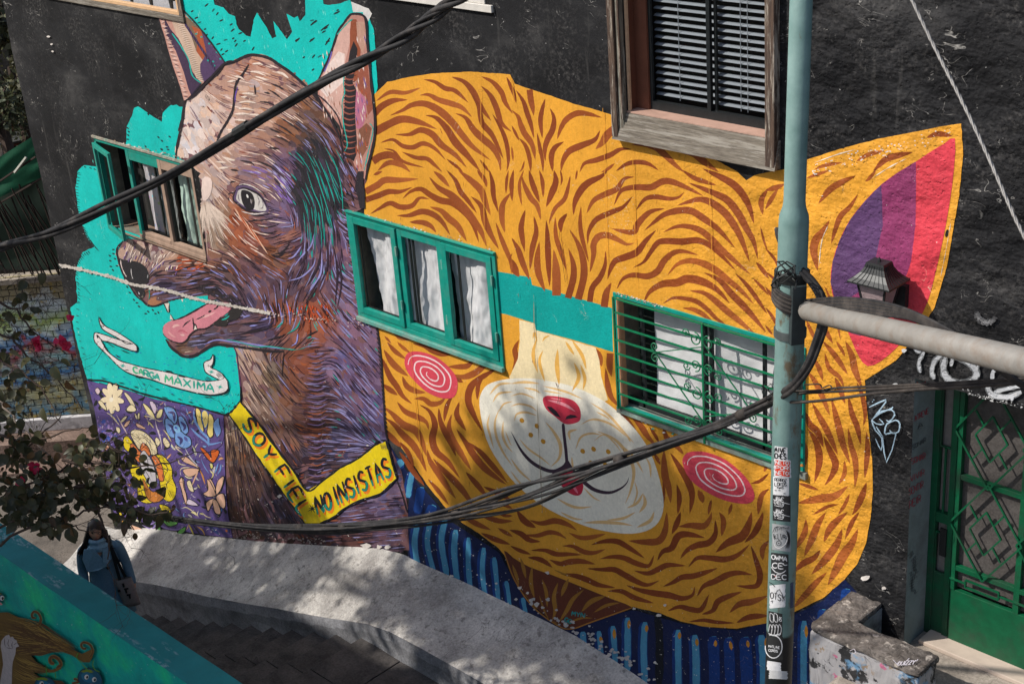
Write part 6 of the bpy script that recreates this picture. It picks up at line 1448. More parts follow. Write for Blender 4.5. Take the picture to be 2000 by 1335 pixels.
for x_, y_, r_ in chipsw: n = 9; gf.poly([(x_ + r_ * rnd.uniform(.5, 1.2) * math.cos(i * .7), y_ + r_ * .7 * rnd.uniform(.5, 1.2) * math.sin(i * .7)) for i in range(n)], LT((200, 200, 200)))
for i in range(60):
    x_ = rnd.uniform(1885, 2000); y_ = 758 + (x_ - 1885) * .26 + rnd.uniform(-2, 8); gf.poly([(x_ + rnd.uniform(-3, 3), y_ + rnd.uniform(-2, 2)) for q in range(5)], LT((196, 196, 196)))
gf.build('graffiti', house)

# handwriting on the grey door jamb (plane of the jamb, facing right)
def jamb_pt(px_, py_):
    d = ray(px_, py_); xj = OP['door'][0] + 0.0
    t = (xj - CAM.x) / d.x
    p = CAM + d * t; return (p.x + 0.003, p.y, p.z)
jb = MB()
def jline(P, w_, col):
    S = spline(P, 3); k = len(jb.v)
    for i in range(len(S)):
        a = S[max(0, i - 1)]; b = S[min(len(S) - 1, i + 1)]; d = math.hypot(b[0] - a[0], b[1] - a[1]) or 1
        nx, ny = -(b[1] - a[1]) / d * w_ / 2, (b[0] - a[0]) / d * w_ / 2
        jb.v += [Vector(jamb_pt(S[i][0] + nx, S[i][1] + ny)), Vector(jamb_pt(S[i][0] - nx, S[i][1] - ny))]; jb.c += [col, col]
        if i: jb.f.append((k + 2 * i - 2, k + 2 * i - 1, k + 2 * i + 1, k + 2 * i))
RD = LT((150, 44, 60)); DG = LT((64, 66, 70))
for txt, a, b, up, c in (("ATREVE", (1786, 822), (1813, 806), (0, -10), RD), ("A", (1792, 838), (1802, 832), (0, -9), DG), ("SONAR", (1781, 878), (1808, 862), (0, -9), DG), ("SONAR", (1780, 906), (1807, 894), (-.5, -11), RD), ("VIVIR", (1778, 940), (1805, 926), (-.5, -11), RD), ("SENTIR", (1775, 966), (1803, 950), (-.5, -12), RD), ("REIR", (1776, 992), (1798, 978), (-.5, -13), RD)):
    lettering(txt, a, b, up, lambda p: jline(p, 1.2, c), .25)
for P in ("1793,734 1800,742 1808,738 1806,746 1798,748", "1790,745 1796,752 1804,750"): jline(PX(P), 1.6, RD)
for i in range(16): x_ = 1772 + rnd.uniform(0, 14); y_ = 1080 + i * 5; jline([(x_, y_), (x_ + 6, y_ - 5), (x_ + 3, y_ + 4), (x_ + 9, y_ - 1)], .8, DG)
mj, ntj, bj = newmat('marker_pen'); ntj.links.new(N(ntj, 'ShaderNodeVertexColor', layer_name='Col').outputs[0], bj.inputs['Base Color']); bj.inputs['Roughness'].default_value = .6
jb.build('jamb_handwriting', mj, house, usecol=True)
# ================================================================== GROUND, BATTER, STEPS
def interp(tab, x):
    if x <= tab[0][0]: return tab[0][1]
    for (a, b), (c, d) in zip(tab, tab[1:]):
        if x <= c: return b + (d - b) * (x - a) / (c - a + 1e-9)
    return tab[-1][1]
ttop = [(W(*p).x, W(*p).z) for p in PX("225,1033 300,1030 400,1046 500,1055 600,1062 700,1067 750,1071 790,1082 840,1106 900,1133 1000,1180 1060,1209 1130,1243 1200,1288 1250,1322 1300,1356")]
ttop = [(-17.4, ttop[0][1] - .1)] + ttop + [(-3.0, ttop[-1][1])]
NB = 0.78
tbot = [(W(p[0], p[1], NB).x, W(p[0], p[1], NB).z) for p in PX("300,1141 400,1163 500,1181 600,1199 717,1217 760,1232 830,1270 945,1335")]
tbot = [(-17.4, tbot[0][1] - (tbot[0][0] + 17.4) * .33)] + tbot + [(-3.0, tbot[-1][1])]
LAND = -2.25; SX = -10.42; TR = 0.41; RS = 0.152
def floor_z(x):
    if x > SX: return LAND
    k = int((SX - x) / TR) + 1
    return LAND - RS * min(k, 19)
M_BATTER = make_concrete('whitewashed_concrete', (172, 168, 163), (120, 116, 113), (216, 211, 204), 1.3, speck=(116, 112, 108), bd=0.04, spk=0.66)
M_CURB = make_concrete('grey_painted_curb', (134, 134, 138), (92, 92, 96), (158, 158, 160), 2.0, bd=0.02)
M_STEP = make_concrete('dark_step_stone', (74, 70, 68), (48, 46, 45), (96, 90, 86), 3.0, bd=0.015)
M_GROUND = make_concrete('ground_concrete', (112, 104, 96), (70, 66, 62), (140, 130, 120), 1.2, bd=0.02)

bt = MB(); nx_, nr = 330, 14
xs_ = [-17.35 + i * (14.3 / nx_) for i in range(nx_ + 1)]
for i, x in enumerate(xs_):
    zt, zb = interp(ttop, x), interp(tbot, x)
    for r in range(nr + 1):
        t = r / nr
        z = zt + (zb - zt) * (t ** 0.86)
        y = -NB * t
        a = noise.noise((x * 1.3, y * 1.8, 4)) * .05 + noise.noise((x * 5, y * 5, 2)) * .014 + noise.noise((x * 16, y * 16, 1)) * .005
        k = math.sin(math.pi * min(1, t * 1.0)) * .8 + .2
        bt.v.append(Vector((x, y - .0, z + a * k))); bt.c.append((1, 1, 1, 1))
for i in range(nx_):
    for r in range(nr):
        a = i * (nr + 1) + r; bt.f.append((a, a + 1, a + nr + 2, a + nr + 1))
plinth = empty('concrete_plinth', (-10, -0.4, -2.2), 'sloping whitewashed concrete plinth along the foot of the painted wall', 'plinth')
bt.build('slope', M_BATTER, plinth, smooth=True)
cb = MB()
for i, x in enumerate(xs_):
    zb = interp(tbot, x); o = bt.v[i * (nr + 1) + nr]
    for r in range(7):
        t = r / 6
        z = o.z + (floor_z(x) - .35 - o.z) * t
        cb.v.append(Vector((x, -NB - .02 * t - .012 * noise.noise((x * 3, z * 4, 3)) - (0.012 if r == 1 else 0), z))); cb.c.append((1, 1, 1, 1))
for i in range(nx_):
    for r in range(6):
        a = i * 7 + r; cb.f.append((a, a + 1, a + 8, a + 7))
cb.build('curb_face', M_CURB, plinth, smooth=False)
# stains of mint and pink paint where the mural runs out on the slope
# staircase
stair = empty('staircase', (SX, -2.1, LAND), kind='structure')
for k in range(19):
    x1 = SX - TR * k; x0 = x1 - TR; zt = LAND - RS * (k + 1)
    m = 4; w_ = (3.5 - NB + .1) / m
    for q in range(m):       # each tread is laid from long stones
        y1 = -NB + .06 - w_ * q; y0 = y1 - w_ + .008
        s = MB(); dz = .006 * noise.noise((k * 3.1, q * 2.3, 1)); s.box(x0 - .02, x1 + .0, y0, y1, zt - .4, zt + dz)
        s.build('step', M_STEP, stair, bevel=0.008)
paving = empty('stair_landing', (-6, -2.1, LAND), kind='structure')
bed = MB(); bed.box(SX, 3, -3.6, .0, LAND - .6, LAND - .03); bed.build('landing_bed', M_STEP, paving)
xx = SX
row = 0
while xx < -3.0:
    w_ = .62 + .1 * math.sin(row * 2.3); yy = -NB + .05; q = 0
    while yy > -3.5:
        h_ = .72 + .14 * math.sin(row * 1.7 + q * 2.1)
        s = MB(); s.box(xx + .004, min(xx + w_, 3) - .006, max(yy - h_, -3.52) + .006, yy - .004, LAND - .1, LAND + .004 * math.sin(row * 5 + q * 3)); s.build('paving_stone', M_STEP, paving, bevel=0.006)
        yy -= h_; q += 1
    xx += w_; row += 1
gd = MB(); gd.add([(-250, -250, -5.35), (250, -250, -5.35), (250, 250, -5.35), (-250, 250, -5.35)], [(0, 1, 2, 3)])
tag(gd.build('ground', M_GROUND), kind='structure')

# ---------------------------------------------------------------- teal stair wall in the foreground
TWY, TWT, TWZ = -3.5, 0.28, -0.15
twall = empty('stair_parapet_wall', (-9, TWY - .14, -2.3), 'low turquoise wall in the lower left corner with a painting of brown hair and eggplants', 'wall')
M_TWT = simple('teal_wall_top_paint', (28, 124, 128), 0.6, 0, 0.12, 5, 0.5, 0.006, 0.3)
_nt = M_TWT.node_tree; _b = _nt.nodes['Principled BSDF']; _c = _b.inputs['Base Color'].links[0].from_socket
_m = mth(_nt, 'MULTIPLY', vramp(_nt, noise_tex(_nt, 3, 3, .5, pos(_nt, (.5, 2.2, 1))), .56, .62), vramp(_nt, noise_tex(_nt, 26, 5, .7, pos(_nt, (.5, 1, 1))), .5, .56, 0, .8))
_nt.links.new(mixc(_nt, _m, _c, lin((140, 166, 172))), _b.inputs['Base Color'])
def teal_face():
    m, nt, b = newmat('turquoise_wall_paint'); p = pos(nt)
    c = ramp(nt, noise_tex(nt, 1.8, 5, .6, p), [(0.32, lin((0, 142, 138))), (0.5, lin((0, 172, 158))), (0.66, lin((26, 204, 142)))])
    c = mixc(nt, 1, c, ramp(nt, noise_tex(nt, 25, 5, .7, p), [(0.3, (.85,) * 3), (0.7, (1.1,) * 3)]), 'MULTIPLY')
    c = mixc(nt, vramp(nt, noise_tex(nt, 20, 4, .6, p), .70, .72, 0, .8), c, lin((150, 190, 190)))
    nt.links.new(c, b.inputs['Base Color']); b.inputs['Roughness'].default_value = .6
    bump(nt, b, noise_tex(nt, 12, 8, .7, p), .6, .01); return m
M_TWF = teal_face()
s = MB(); n_ = 60
for i in range(n_ + 1):
    x = -15 + 11 * i / n_; dz = .008 * noise.noise((x * 2.2, 0, 7)) + .012 * (x + 10) * .3
    for (y, z) in ((TWY + .002, -5.3), (TWY + .01 * noise.noise((x * 2, 1, 1)), TWZ + dz), (TWY - TWT + .008 * noise.noise((x * 2, 5, 1)), TWZ + dz + .012)):
        s.v.append(Vector((x, y, z))); s.c.append((1, 1, 1, 1))
for i in range(n_):
    a = i * 3; s.f += [(a, a + 3, a + 4, a + 1), (a + 1, a + 4, a + 5, a + 2)]
s.build('wall_top', M_TWT, twall)
s = MB()
for i in range(n_ + 1):
    x = -15 + 11 * i / n_; dz = .008 * noise.noise((x * 2.2, 0, 7)) + .012 * (x + 10) * .3
    s.v += [Vector((x, TWY - TWT + .008 * noise.noise((x * 2, 5, 1)), TWZ + dz + .0118)), Vector((x, TWY - TWT, -5.3))]; s.c += [(1, 1, 1, 1)] * 2
for i in range(n_): a = i * 2; s.f.append((a, a + 1, a + 3, a + 2))
s.f += [(0, 1, 1), ] if False else []
s.build('wall_face', M_TWF, twall)

class PaintN(Paint):
    N0 = 0.0
    def pt(s, p, o, col):
        w = W(p[0], p[1], s.N0 + o * 1.0); s.v.append((w.x, w.y, w.z)); s.c.append(col); return len(s.v) - 1
def plain_attr(name, rough=.6):
    m, nt, b = newmat(name); p = pos(nt)
    a = N(nt, 'ShaderNodeVertexColor', layer_name='Col').outputs[0]
    c = mixc(nt, 1, a, ramp(nt, noise_tex(nt, 22, 5, .7, p), [(0.3, (.82,) * 3), (0.7, (1.1,) * 3)]), 'MULTIPLY')
    nt.links.new(c, b.inputs['Base Color']); b.inputs['Roughness'].default_value = rough
    bump(nt, b, noise_tex(nt, 12, 8, .7, p), .5, .008); return m
M_PA = plain_attr('painted_figure')
tp = PaintN(); tp.N0 = -TWY + TWT + .012
T4 = lambda s_: tl(0, 1001, 4, s_)
HB = LT((116, 88, 40)); HD = LT((92, 62, 34)); HL = LT((160, 128, 62))
tp.poly(T4("-60,780 60,775 180,830 290,885 380,930 470,990 560,1060 640,1100 720,1060 725,1120 700,1165 650,1165 560,1110 480,1080 400,1090 320,1115 240,1110 280,1160 340,1200 400,1225 470,1200 480,1215 420,1245 330,1245 260,1245 310,1280 380,1330 380,1420 -60,1420"), HB)
tp.poly(T4("360,1300 480,1310 540,1360 300,1400"), HD)
tp.layer()
for i in range(150):
    t = rnd.random(); x0_ = rnd.uniform(-40, 200)
    y0_ = 800 + t * 300 + rnd.uniform(0, 30)
    P = [(x0_, y0_), (x0_ + 140, y0_ + 40 - 30 * t), (x0_ + 300, 970 + t * 100), (x0_ + 420, 1050 + t * 50)]
    P = [q for q in P if q[0] < 640 and q[1] < 1110]
    if len(P) > 2: tp.stroke([(a / 4, 1001 + b / 4) for a, b in P], 1.3, rnd.choice([HL, HD, HD]), 'leaf', 3)
for i in range(70):
    x0_ = rnd.uniform(90, 240); y0_ = rnd.uniform(1110, 1330); P = [(x0_, y0_), (x0_ + 70, y0_ + 40), (x0_ + 150, y0_ + 60)]
    if P[2][1] < 1330: tp.stroke([(a / 4, 1001 + b / 4) for a, b in P], 1.3, rnd.choice([HL, HD]), 'leaf', 3)
for s_, w_ in (("240,885 300,875 320,830 300,785 270,770 250,790 255,815 280,820", 5), ("700,1130 725,1080 705,1030 660,1010 635,1025 645,1055 675,1060", 5), ("440,1210 475,1185 460,1145 420,1120 392,1135 395,1165 425,1180", 7), ("560,1330 610,1320 600,1300 575,1295", 5)):
    tp.stroke(T4(s_), w_, LT((140, 104, 50)), 'line'); tp.layer(.0001); tp.stroke(T4(s_), w_ * .5, HD, 'line')
tp.layer()
tp.poly(T4("5,1040 10,1000 40,960 70,950 80,970 100,965 112,985 130,995 133,1012 150,1040 125,1050 120,1100 100,1160 95,1210 90,1400 -10,1400 10,1260 25,1180 15,1100"), LT((190, 178, 176)))
tp.layer()
for s_ in ("40,965 35,1010 45,1050", "70,980 62,1020 75,1050", "100,1000 92,1030 100,1060", "45,1050 100,1060", "133,1012 105,1030"): tp.stroke(T4(s_), 1.3, LT((90, 70, 70)), 'leaf')
def eggplant(cx_, cy_, rx_, ry_, ang):
    tp.layer(); tp.ell(cx_, cy_, rx_ + 1.5, ry_ + 1.5, ang, LT((14, 50, 64)), 24); tp.layer(.0001)
    tp.ell(cx_, cy_, rx_, ry_, ang, LT((16, 84, 110)), 24); tp.layer(.0001); tp.ell(cx_ - 4, cy_ - 3, rx_ * .6, ry_ * .5, ang, LT((30, 110, 140)), 18); tp.layer(.0001)
    for (dx_, dy_) in ((-7, -4), (8, 1)):
        tp.ell(cx_ + dx_, cy_ + dy_, 4.3, 5, .3, LT((216, 214, 208)), 12); tp.layer(.0001); tp.ell(cx_ + dx_ + 1.3, cy_ + dy_ + .5, 2.2, 3, .3, LT((20, 20, 26)), 10); tp.layer(.0001)
    tp.ell(cx_ + 4, cy_ + 12, 5, 2.5, .3, LT((216, 140, 140)), 10)
    for k in range(7): a = -2.6 + k * .36; tp.stroke([(cx_ - 6, cy_ - ry_ * .75), (cx_ - 6 + 15 * math.cos(a), cy_ - ry_ * .75 + 9 * math.sin(a) + 4)], 4.5, LT((120, 140, 30)), 'leaf', 2)
eggplant(176, 1325, 24, 19, .5); eggplant(88, 1338, 20, 16, .2); eggplant(-4, 1166, 9, 9, 0)
for s_ in ("640,1180 690,1230", "730,1150 725,1190 745,1225 780,1240", "360,1200 365,1270", "430,1240 435,1290", "610,1090 600,1130 640,1170"): tp.stroke(T4(s_), 1.8, LT((90, 150, 60)), 'line')
for i in range(60):
    x_ = rnd.uniform(0, 480); y_ = 1090 + x_ * .64 + rnd.uniform(4, 60); tp.ell(x_, y_, rnd.uniform(.5, 1.6), rnd.uniform(.4, 1), 0, LT((150, 190, 190)), 6)
me = tp
def build_n(self, name, parent, mat):
    return mesh_obj(name, self.v, self.f, mat, parent, cols=self.c)
build_n(tp, 'painted_hair_and_eggplants', twall, M_PA)
# ---------------------------------------------------------------- concrete stoop parapet by the door
PZ = 0.11
A0 = W(1663, 1160); c_out = ATZ(1604, 1232, PZ)
px0 = A0.x; py1 = c_out.y
tpar = .27
parap = empty('stoop_parapet', (px0 + .4, py1 + .3, DZ0), 'low L-shaped concrete wall with peeling graffiti beside the green door', 'low wall')
M_PART = make_concrete('worn_parapet_top', (96, 90, 86), (56, 52, 50), (140, 132, 126), 4, speck=(176, 168, 160), bd=0.02, spk=.66)
def parface():
    m, nt, b = newmat('peeling_graffiti_paint'); p = pos(nt)
    sep = N(nt, 'ShaderNodeSeparateXYZ'); nt.links.new(p, sep.inputs[0])
    n1 = noise_tex(nt, 6, 6, .65, p)
    c = mixc(nt, vramp(nt, n1, .44, .48), lin((34, 34, 36)), lin((150, 148, 150)))
    n2 = noise_tex(nt, 4.2, 5, .6, pos(nt, (1, 1, 1.3)))
    c = mixc(nt, vramp(nt, n2, .54, .60, 0, .8), c, lin((96, 140, 176)))
    n3 = noise_tex(nt, 7.3, 5, .6, pos(nt, (1.2, 1, 1)))
    c = mixc(nt, vramp(nt, n3, .62, .66, 0, .85), c, lin((130, 108, 80)))
    n4 = noise_tex(nt, 9.3, 5, .6, pos(nt, (1, 1.2, 1)))
    c = mixc(nt, vramp(nt, n4, .66, .68, 0, .8), c, lin((176, 80, 120)))
    nt.links.new(c, b.inputs['Base Color']); b.inputs['Roughness'].default_value = .7
    bump(nt, b, n1, .5, .01); return m
M_PARF = parface()
X2 = ATZ(1810, 1302, PZ).x
zt = PZ
def slab(name, x0, x1, y0, y1, z0, z1, mat, bev=.02): s = MB(); s.box(x0, x1, y0, y1, z0, z1); return s.build(name, mat, parap, bevel=bev)
body = slab('parapet_body', px0 + .01, px0 + tpar - .01, py1 + .01, -.002, -2.4, zt - .05, M_PARF, 0)
body2 = slab('parapet_body', px0 + .0101, X2 - .01, py1 + .0101, py1 + tpar - .01, -2.4, zt - .0505, M_PARF, 0)
s = MB()
Lp = [(px0 + .06, py1), (X2, py1), (X2, py1 + tpar), (px0 + tpar, py1 + tpar), (px0 + tpar, -.002), (px0, -.002), (px0, py1 + .06), (px0 + .02, py1 + .02)]
k = len(Lp)
s.add([(x, y, zt - .05) for x, y in Lp] + [(x, y, zt) for x, y in Lp], [tuple(range(k, 2 * k)), tuple(range(k - 1, -1, -1))] + [(i, (i + 1) % k, (i + 1) % k + k, i + k) for i in range(k)])
s.build('coping', M_PART, parap, bevel=.012)
s = MB(); s.box(px0 + tpar - .0095, px0 + tpar - .004, py1 + tpar, -.002, DZ0, zt - .052); s.build('inner_face', simple('grey_patchy_paint', (138, 142, 144), .8, 0, .2, 6, .4, .006, dirt=(46, 46, 46), dirt_amt=.8), parap)
tx = bpy.data.textures.new('chipped', 'CLOUDS'); tx.noise_scale = .09; tx.noise_depth = 4
for o in list(parap.children):
    if o.name.startswith(('coping', 'parapet_body')):
        o.modifiers.clear(); m_ = o.modifiers.new('bevel', 'BEVEL'); m_.width = .02; m_.segments = 2
        t_ = o.modifiers.new('tri', 'TRIANGULATE'); m_ = o.modifiers.new('sub', 'SUBSURF'); m_.subdivision_type = 'SIMPLE'; m_.levels = m_.render_levels = 5
        m_ = o.modifiers.new('disp', 'DISPLACE'); m_.texture = tx; m_.strength = .035; m_.mid_level = .55; m_.texture_coords = 'GLOBAL'
# writing on the coping and face
cf = MB()
def flat_line(P, z, w_, col):
    S = [ATZ(a, b, z) for a, b in P]
    for a, b in zip(S, S[1:]):
        d = (b - a); d.z = 0
        if d.length < 1e-5: continue
        nrm = Vector((-d.y, d.x, 0)).normalized() * w_ / 2
        cf.add([a + nrm, a - nrm, b - nrm, b + nrm], [(0, 1, 2, 3)], col)
lettering("QUIZZY", (1752, 1299), (1785, 1296), (4, -8), lambda p: flat_line(p, PZ + .012, .006, LT((200, 196, 206))), .25)
for s_ in ("1745,1288 1752,1296 1757,1290", "1790,1290 1793,1286", "1770,1290 1776,1284", "1660,1270 1668,1266 1672,1273 1664,1276"): flat_line(PX(s_), PZ + .012, .005, LT((190, 186, 196)))
cf.build('coping_scribble', M_PA, parap, usecol=True)
# door floor slab
floor = MB(); floor.box(px0 + tpar, 2.4, py1 - .6, 0.0, DZ0 - .12, DZ0); floor.box(OP['door'][0], OP['door'][1], 0.0, .29, DZ0 - .12, DZ0 + .0)
floor.box(px0 + tpar + .01, 2.4, py1 + tpar, -.0, -2.4, DZ0 - .121)
tag(floor.build('door_landing', make_concrete('grey_floor_concrete', (150, 140, 130), (96, 90, 84), (176, 166, 154), 3, bd=.01)), kind='structure')
s = MB(); s.box(OP['door'][0] + .05, OP['door'][1], .12, .31, DZ0 + .0, DZ0 + .035); s.build('door_sill', simple('pale_door_step', (184, 168, 154), .8, 0, .08, 12, .2), house, bevel=.006)

# ================================================================== WALL LANTERN
lc = W(1716, 549, .19)
lan = empty('wall_lantern', (lc.x, 0, lc.z), 'black wall lantern with a flared ribbed roof hanging on the painted cat ear', 'lantern')
M_LB = simple('black_lantern_metal', (44, 46, 47), .45, .3, .2, 40, .2)
def ring(z, hx_, hy_): return [(lc.x - hx_, lc.y - hy_, z), (lc.x + hx_, lc.y - hy_, z), (lc.x + hx_, lc.y + hy_, z), (lc.x - hx_, lc.y + hy_, z)]
prof = [(0.0, .160, .130), (0.012, .160, .130), (0.035, .128, .104), (0.07, .095, .077), (0.105, .075, .060), (.125, .070, .056), (.14, .064, .052)]
s = MB(); vs = []
for (z, a, b) in prof: vs += ring(lc.z + z, a, b)
fs = [(3, 2, 1, 0)] + [(i * 4 + q, i * 4 + (q + 1) % 4, i * 4 + 4 + (q + 1) % 4, i * 4 + 4 + q) for i in range(len(prof) - 1) for q in range(4)] + [tuple(range(len(vs) - 4, len(vs)))]
s.add(vs, fs); s.build('roof', M_LB, lan)
for side in range(4):
    for q in range(1, 8):
        t = -1 + 2 * q / 8; pts = []
        for (z, a, b) in prof[1:-1]:
            if side == 0: pts.append((lc.x + a * t, lc.y - b - .001, lc.z + z + .001))
            elif side == 1: pts.append((lc.x + a + .001, lc.y + b * t, lc.z + z + .001))
            elif side == 2: pts.append((lc.x + a * t, lc.y + b + .001, lc.z + z + .001))
            else: pts.append((lc.x - a - .001, lc.y + b * t, lc.z + z + .001))
        s = MB(); s.tube(pts, .0028, 4); s.build('roof_rib', M_LB, lan)
s = MB(); s.tube([(lc.x, lc.y, lc.z + .138), (lc.x, lc.y, lc.z + .155), (lc.x, lc.y, lc.z + .17)], [.014, .010, .004], 8); s.build('finial', M_LB, lan)
bt0, bt1 = ring(lc.z - .002, .105, .088), ring(lc.z - .21, .066, .055)
s = MB()
for q in range(4): s.bar(bt0[q], bt1[q], .013, .013)
for q in range(4):
    s.bar(bt0[q], bt0[(q + 1) % 4], .012); s.bar(bt1[q], bt1[(q + 1) % 4], .014)
s.build('cage', M_LB, lan)
M_LGL = simple('frosted_lantern_glass', (150, 132, 134), .35, 0, .2, 25, .8, .006, .6)
for q in range(4):
    s = MB(); s.add([bt0[q], bt0[(q + 1) % 4], bt1[(q + 1) % 4], bt1[q]], [(0, 1, 2, 3)]); s.build('glass_pane', M_LGL, lan)
s = MB(); s.tube([(lc.x, lc.y, lc.z - .21), (lc.x, lc.y, lc.z - .235), (lc.x, lc.y, lc.z - .245)], [.04, .03, .008], 8)
s.tube([(lc.x, lc.y, lc.z - .235), (lc.x, -.10, lc.z - .27), (lc.x, -.03, lc.z - .20), (lc.x, -.01, lc.z - .12)], .011, 6)
s.box(lc.x - .035, lc.x + .035, -.02, -.004, lc.z - .24, lc.z - .04); s.build('wall_bracket', M_LB, lan)
s = MB()
for (hz, nn) in ((.085, 0),): s.box(lc.x + .05, lc.x + .12, -.05, -.004, lc.z - .22, lc.z - .06)
s.build('junction_box', M_LB, lan)

# ================================================================== UTILITY POLE
pb = AT(1520, 1335, 8.0); ptp = AT(1565, 0, 6.55)
ax = (ptp - pb).normalized()
def pole_pt(z): return pb + ax * ((z - pb.z) / ax.z)
zb_, ztt = LAND - .1, ptp.z + 3.0
def z_at(px_, py_):     # height on the pole axis seen at this pixel row
    lo, hi = zb_, ztt
    for _ in range(40):
        m_ = (lo + hi) / 2; v = pole_pt(m_) - CAM; d = v.dot(FW); y = 667.5 - FPX * v.dot(UP) / d
        if y > py_: lo = m_
        else: hi = m_
    return lo
def rpx(py_, w_):
    v = pole_pt(z_at(0, py_)) - CAM; return w_ / 2 * v.dot(FW) / FPX
r_up, r_lo = rpx(200, 43), rpx(900, 55)
pole = empty('utility_pole', (pole_pt(LAND).x, pole_pt(LAND).y, LAND), 'grey-green steel utility pole covered in stickers, right of centre', 'pole')
def pole_mat():
    m, nt, b = newmat('grey_green_pole_paint'); p = pos(nt)
    sep = N(nt, 'ShaderNodeSeparateXYZ'); nt.links.new(p, sep.inputs[0])
    c = ramp(nt, noise_tex(nt, 9, 5, .6, p), [(.3, lin((98, 128, 124))), (.7, lin((122, 150, 146)))])
    rst = noise_tex(nt, 7, 7, .7, pos(nt, (1, 1, .45)))
    zr = vramp(nt, sep.outputs[2], z_at(0, 330), z_at(0, 600), 0, .10)
    f = vramp(nt, mth(nt, 'ADD', rst, zr), .64, .72, 0, .85)
    c = mixc(nt, f, c, lin((96, 74, 48)))
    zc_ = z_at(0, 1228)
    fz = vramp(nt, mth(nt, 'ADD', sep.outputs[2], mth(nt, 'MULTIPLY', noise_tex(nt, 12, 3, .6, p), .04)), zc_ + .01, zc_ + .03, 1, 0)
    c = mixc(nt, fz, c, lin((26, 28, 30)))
    nt.links.new(c, b.inputs['Base Color']); b.inputs['Roughness'].default_value = .5; b.inputs['Metallic'].default_value = .0
    bump(nt, b, noise_tex(nt, 60, 6, .7, p), .35, .004); return m
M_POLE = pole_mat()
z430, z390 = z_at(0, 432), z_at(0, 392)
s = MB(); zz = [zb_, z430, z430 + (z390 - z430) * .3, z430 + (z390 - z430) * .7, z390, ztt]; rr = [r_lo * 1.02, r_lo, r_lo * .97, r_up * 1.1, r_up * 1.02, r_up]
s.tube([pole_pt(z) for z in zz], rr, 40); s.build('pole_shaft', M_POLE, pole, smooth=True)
# bracket and arm
za = z_at(0, 610); pc_ = pole_pt(za)
arm0 = AT(1572, 606, (pc_ - CAM).dot(FW) - .12); arm1 = AT(2040, 716, 5.0)
s = MB(); s.tube([arm0 + (arm1 - arm0) * t for t in (0, .02, .5, 1)], [.035, .047, .05, .052], 20)
s.build('side_arm', simple('pale_grey_pipe', (134, 130, 124), .6, 0, .12, 12, .5, .004, .4, dirt=(118, 100, 84), dirt_amt=.5, dirt_scale=14), pole, smooth=True)
M_GALV = simple('galvanised_clamp', (92, 98, 98), .45, .4, .2, 20, .2)
for dz in (.20, -.10):
    s = MB(); s.tube([pc_ + ax * (dz - .02), pc_ + ax * (dz + .02)], r_lo + .008, 40); s.build('clamp_band', M_GALV, pole)
s = MB(); out = (arm1 - arm0).normalized(); sd = out - ax * out.dot(ax); sd.normalize()
s.obox(pc_ + sd * (r_lo + .01) + ax * .02, sd, ax.cross(sd), ax, .018, .035, .15); s.build('bracket_plate', simple('dark_bracket_plate', (60, 68, 70), .5, .4, .2, 20, .2), pole, bevel=.003)
s = MB(); s.tube([pc_ + ax * .17, pc_ + ax * .215], r_lo + .014, 24); s.build('bracket_collar', M_IRON, pole)

# stickers, laid on the cylinder; u = along the circumference (photo px from the pole axis line), v = photo row
vdir = lambda z: (CAM - pole_pt(z))
def pole_surf(px_, py_, lift=.0012):
    """point of the shaft seen at this pixel"""
    d = ray(px_, py_).normalized(); w0 = CAM - pb
    dp = d - ax * d.dot(ax); wp = w0 - ax * w0.dot(ax); r_ = r_lo * 1.012 + lift
    a = dp.dot(dp); b = 2 * dp.dot(wp); c = wp.dot(wp) - r_ * r_; disc = b * b - 4 * a * c
    if disc < 0: disc = 0
    t = (-b - math.sqrt(disc)) / (2 * a); return CAM + d * t
class Stick(Paint):
    LF = .0008
    def _off(s): s.q += 1; return 0
    def pt(s, p, o, col):
        w = pole_surf(p[0], p[1], s.lf); s.v.append((w.x, w.y, w.z)); s.c.append(col); return len(s.v) - 1
    def grid(s, x0, x1, y0, y1, col, lf=.0008, skew=0.0, ragged=0):
        s.lf = lf; nx = 10; ny = 12; k = len(s.v)
        for j in range(ny + 1):
            for i in range(nx + 1):
                x = x0 + (x1 - x0) * i / nx; y = y0 + (y1 - y0) * j / ny + skew * (i / nx - .5)
                if ragged and i in (0, nx): x += rnd.uniform(-ragged, ragged)
                s.pt((x, y), 0, col)
        for j in range(ny):
            for i in range(nx): a = k + j * (nx + 1) + i; s.f.append((a, a + 1, a + nx + 2, a + nx + 1))
    def line(s, P, w_, col, lf=.0018, per=2):
        s.lf = lf; s.stroke(P, w_, col, 'line', per)
ST = Stick()
def stick(name, fn):
    s = Stick(); s.lf = .001; fn(s); mesh_obj(name, s.v, s.f, M_PA, pole, cols=s.c)
WHI = LT((208, 208, 210)); BLK = LT((24, 24, 26)); RDD = LT((206, 62, 40))
def txt(s, t, a, b, up, w_, col, gap=.25, lf=.0018): lettering(t, a, b, up, lambda p: s.line(p, w_, col, lf), gap)
def s1(s):
    s.grid(1513, 1538, 872, 897, WHI, skew=3); txt(s, "AIVE", (1513, 882), (1535, 885), (0, -9.5), 2.4, BLK, .3); txt(s, "CHES", (1513, 894), (1535, 896.5), (0, -9.5), 2.4, BLK, .3)
def s2(s):
    s.grid(1512, 1545, 897, 931, WHI, .0011, 3, 1.2)
    s.grid(1513.5, 1542, 899, 929, RDD, .0016, 3, 1.0)
    for (t, y) in (("NETO", 906), ("POR", 916), ("NETO", 926)): txt(s, t, (1515, y), (1540, y + 1.5), (0, -7), 1.6, WHI, .25, .0024)
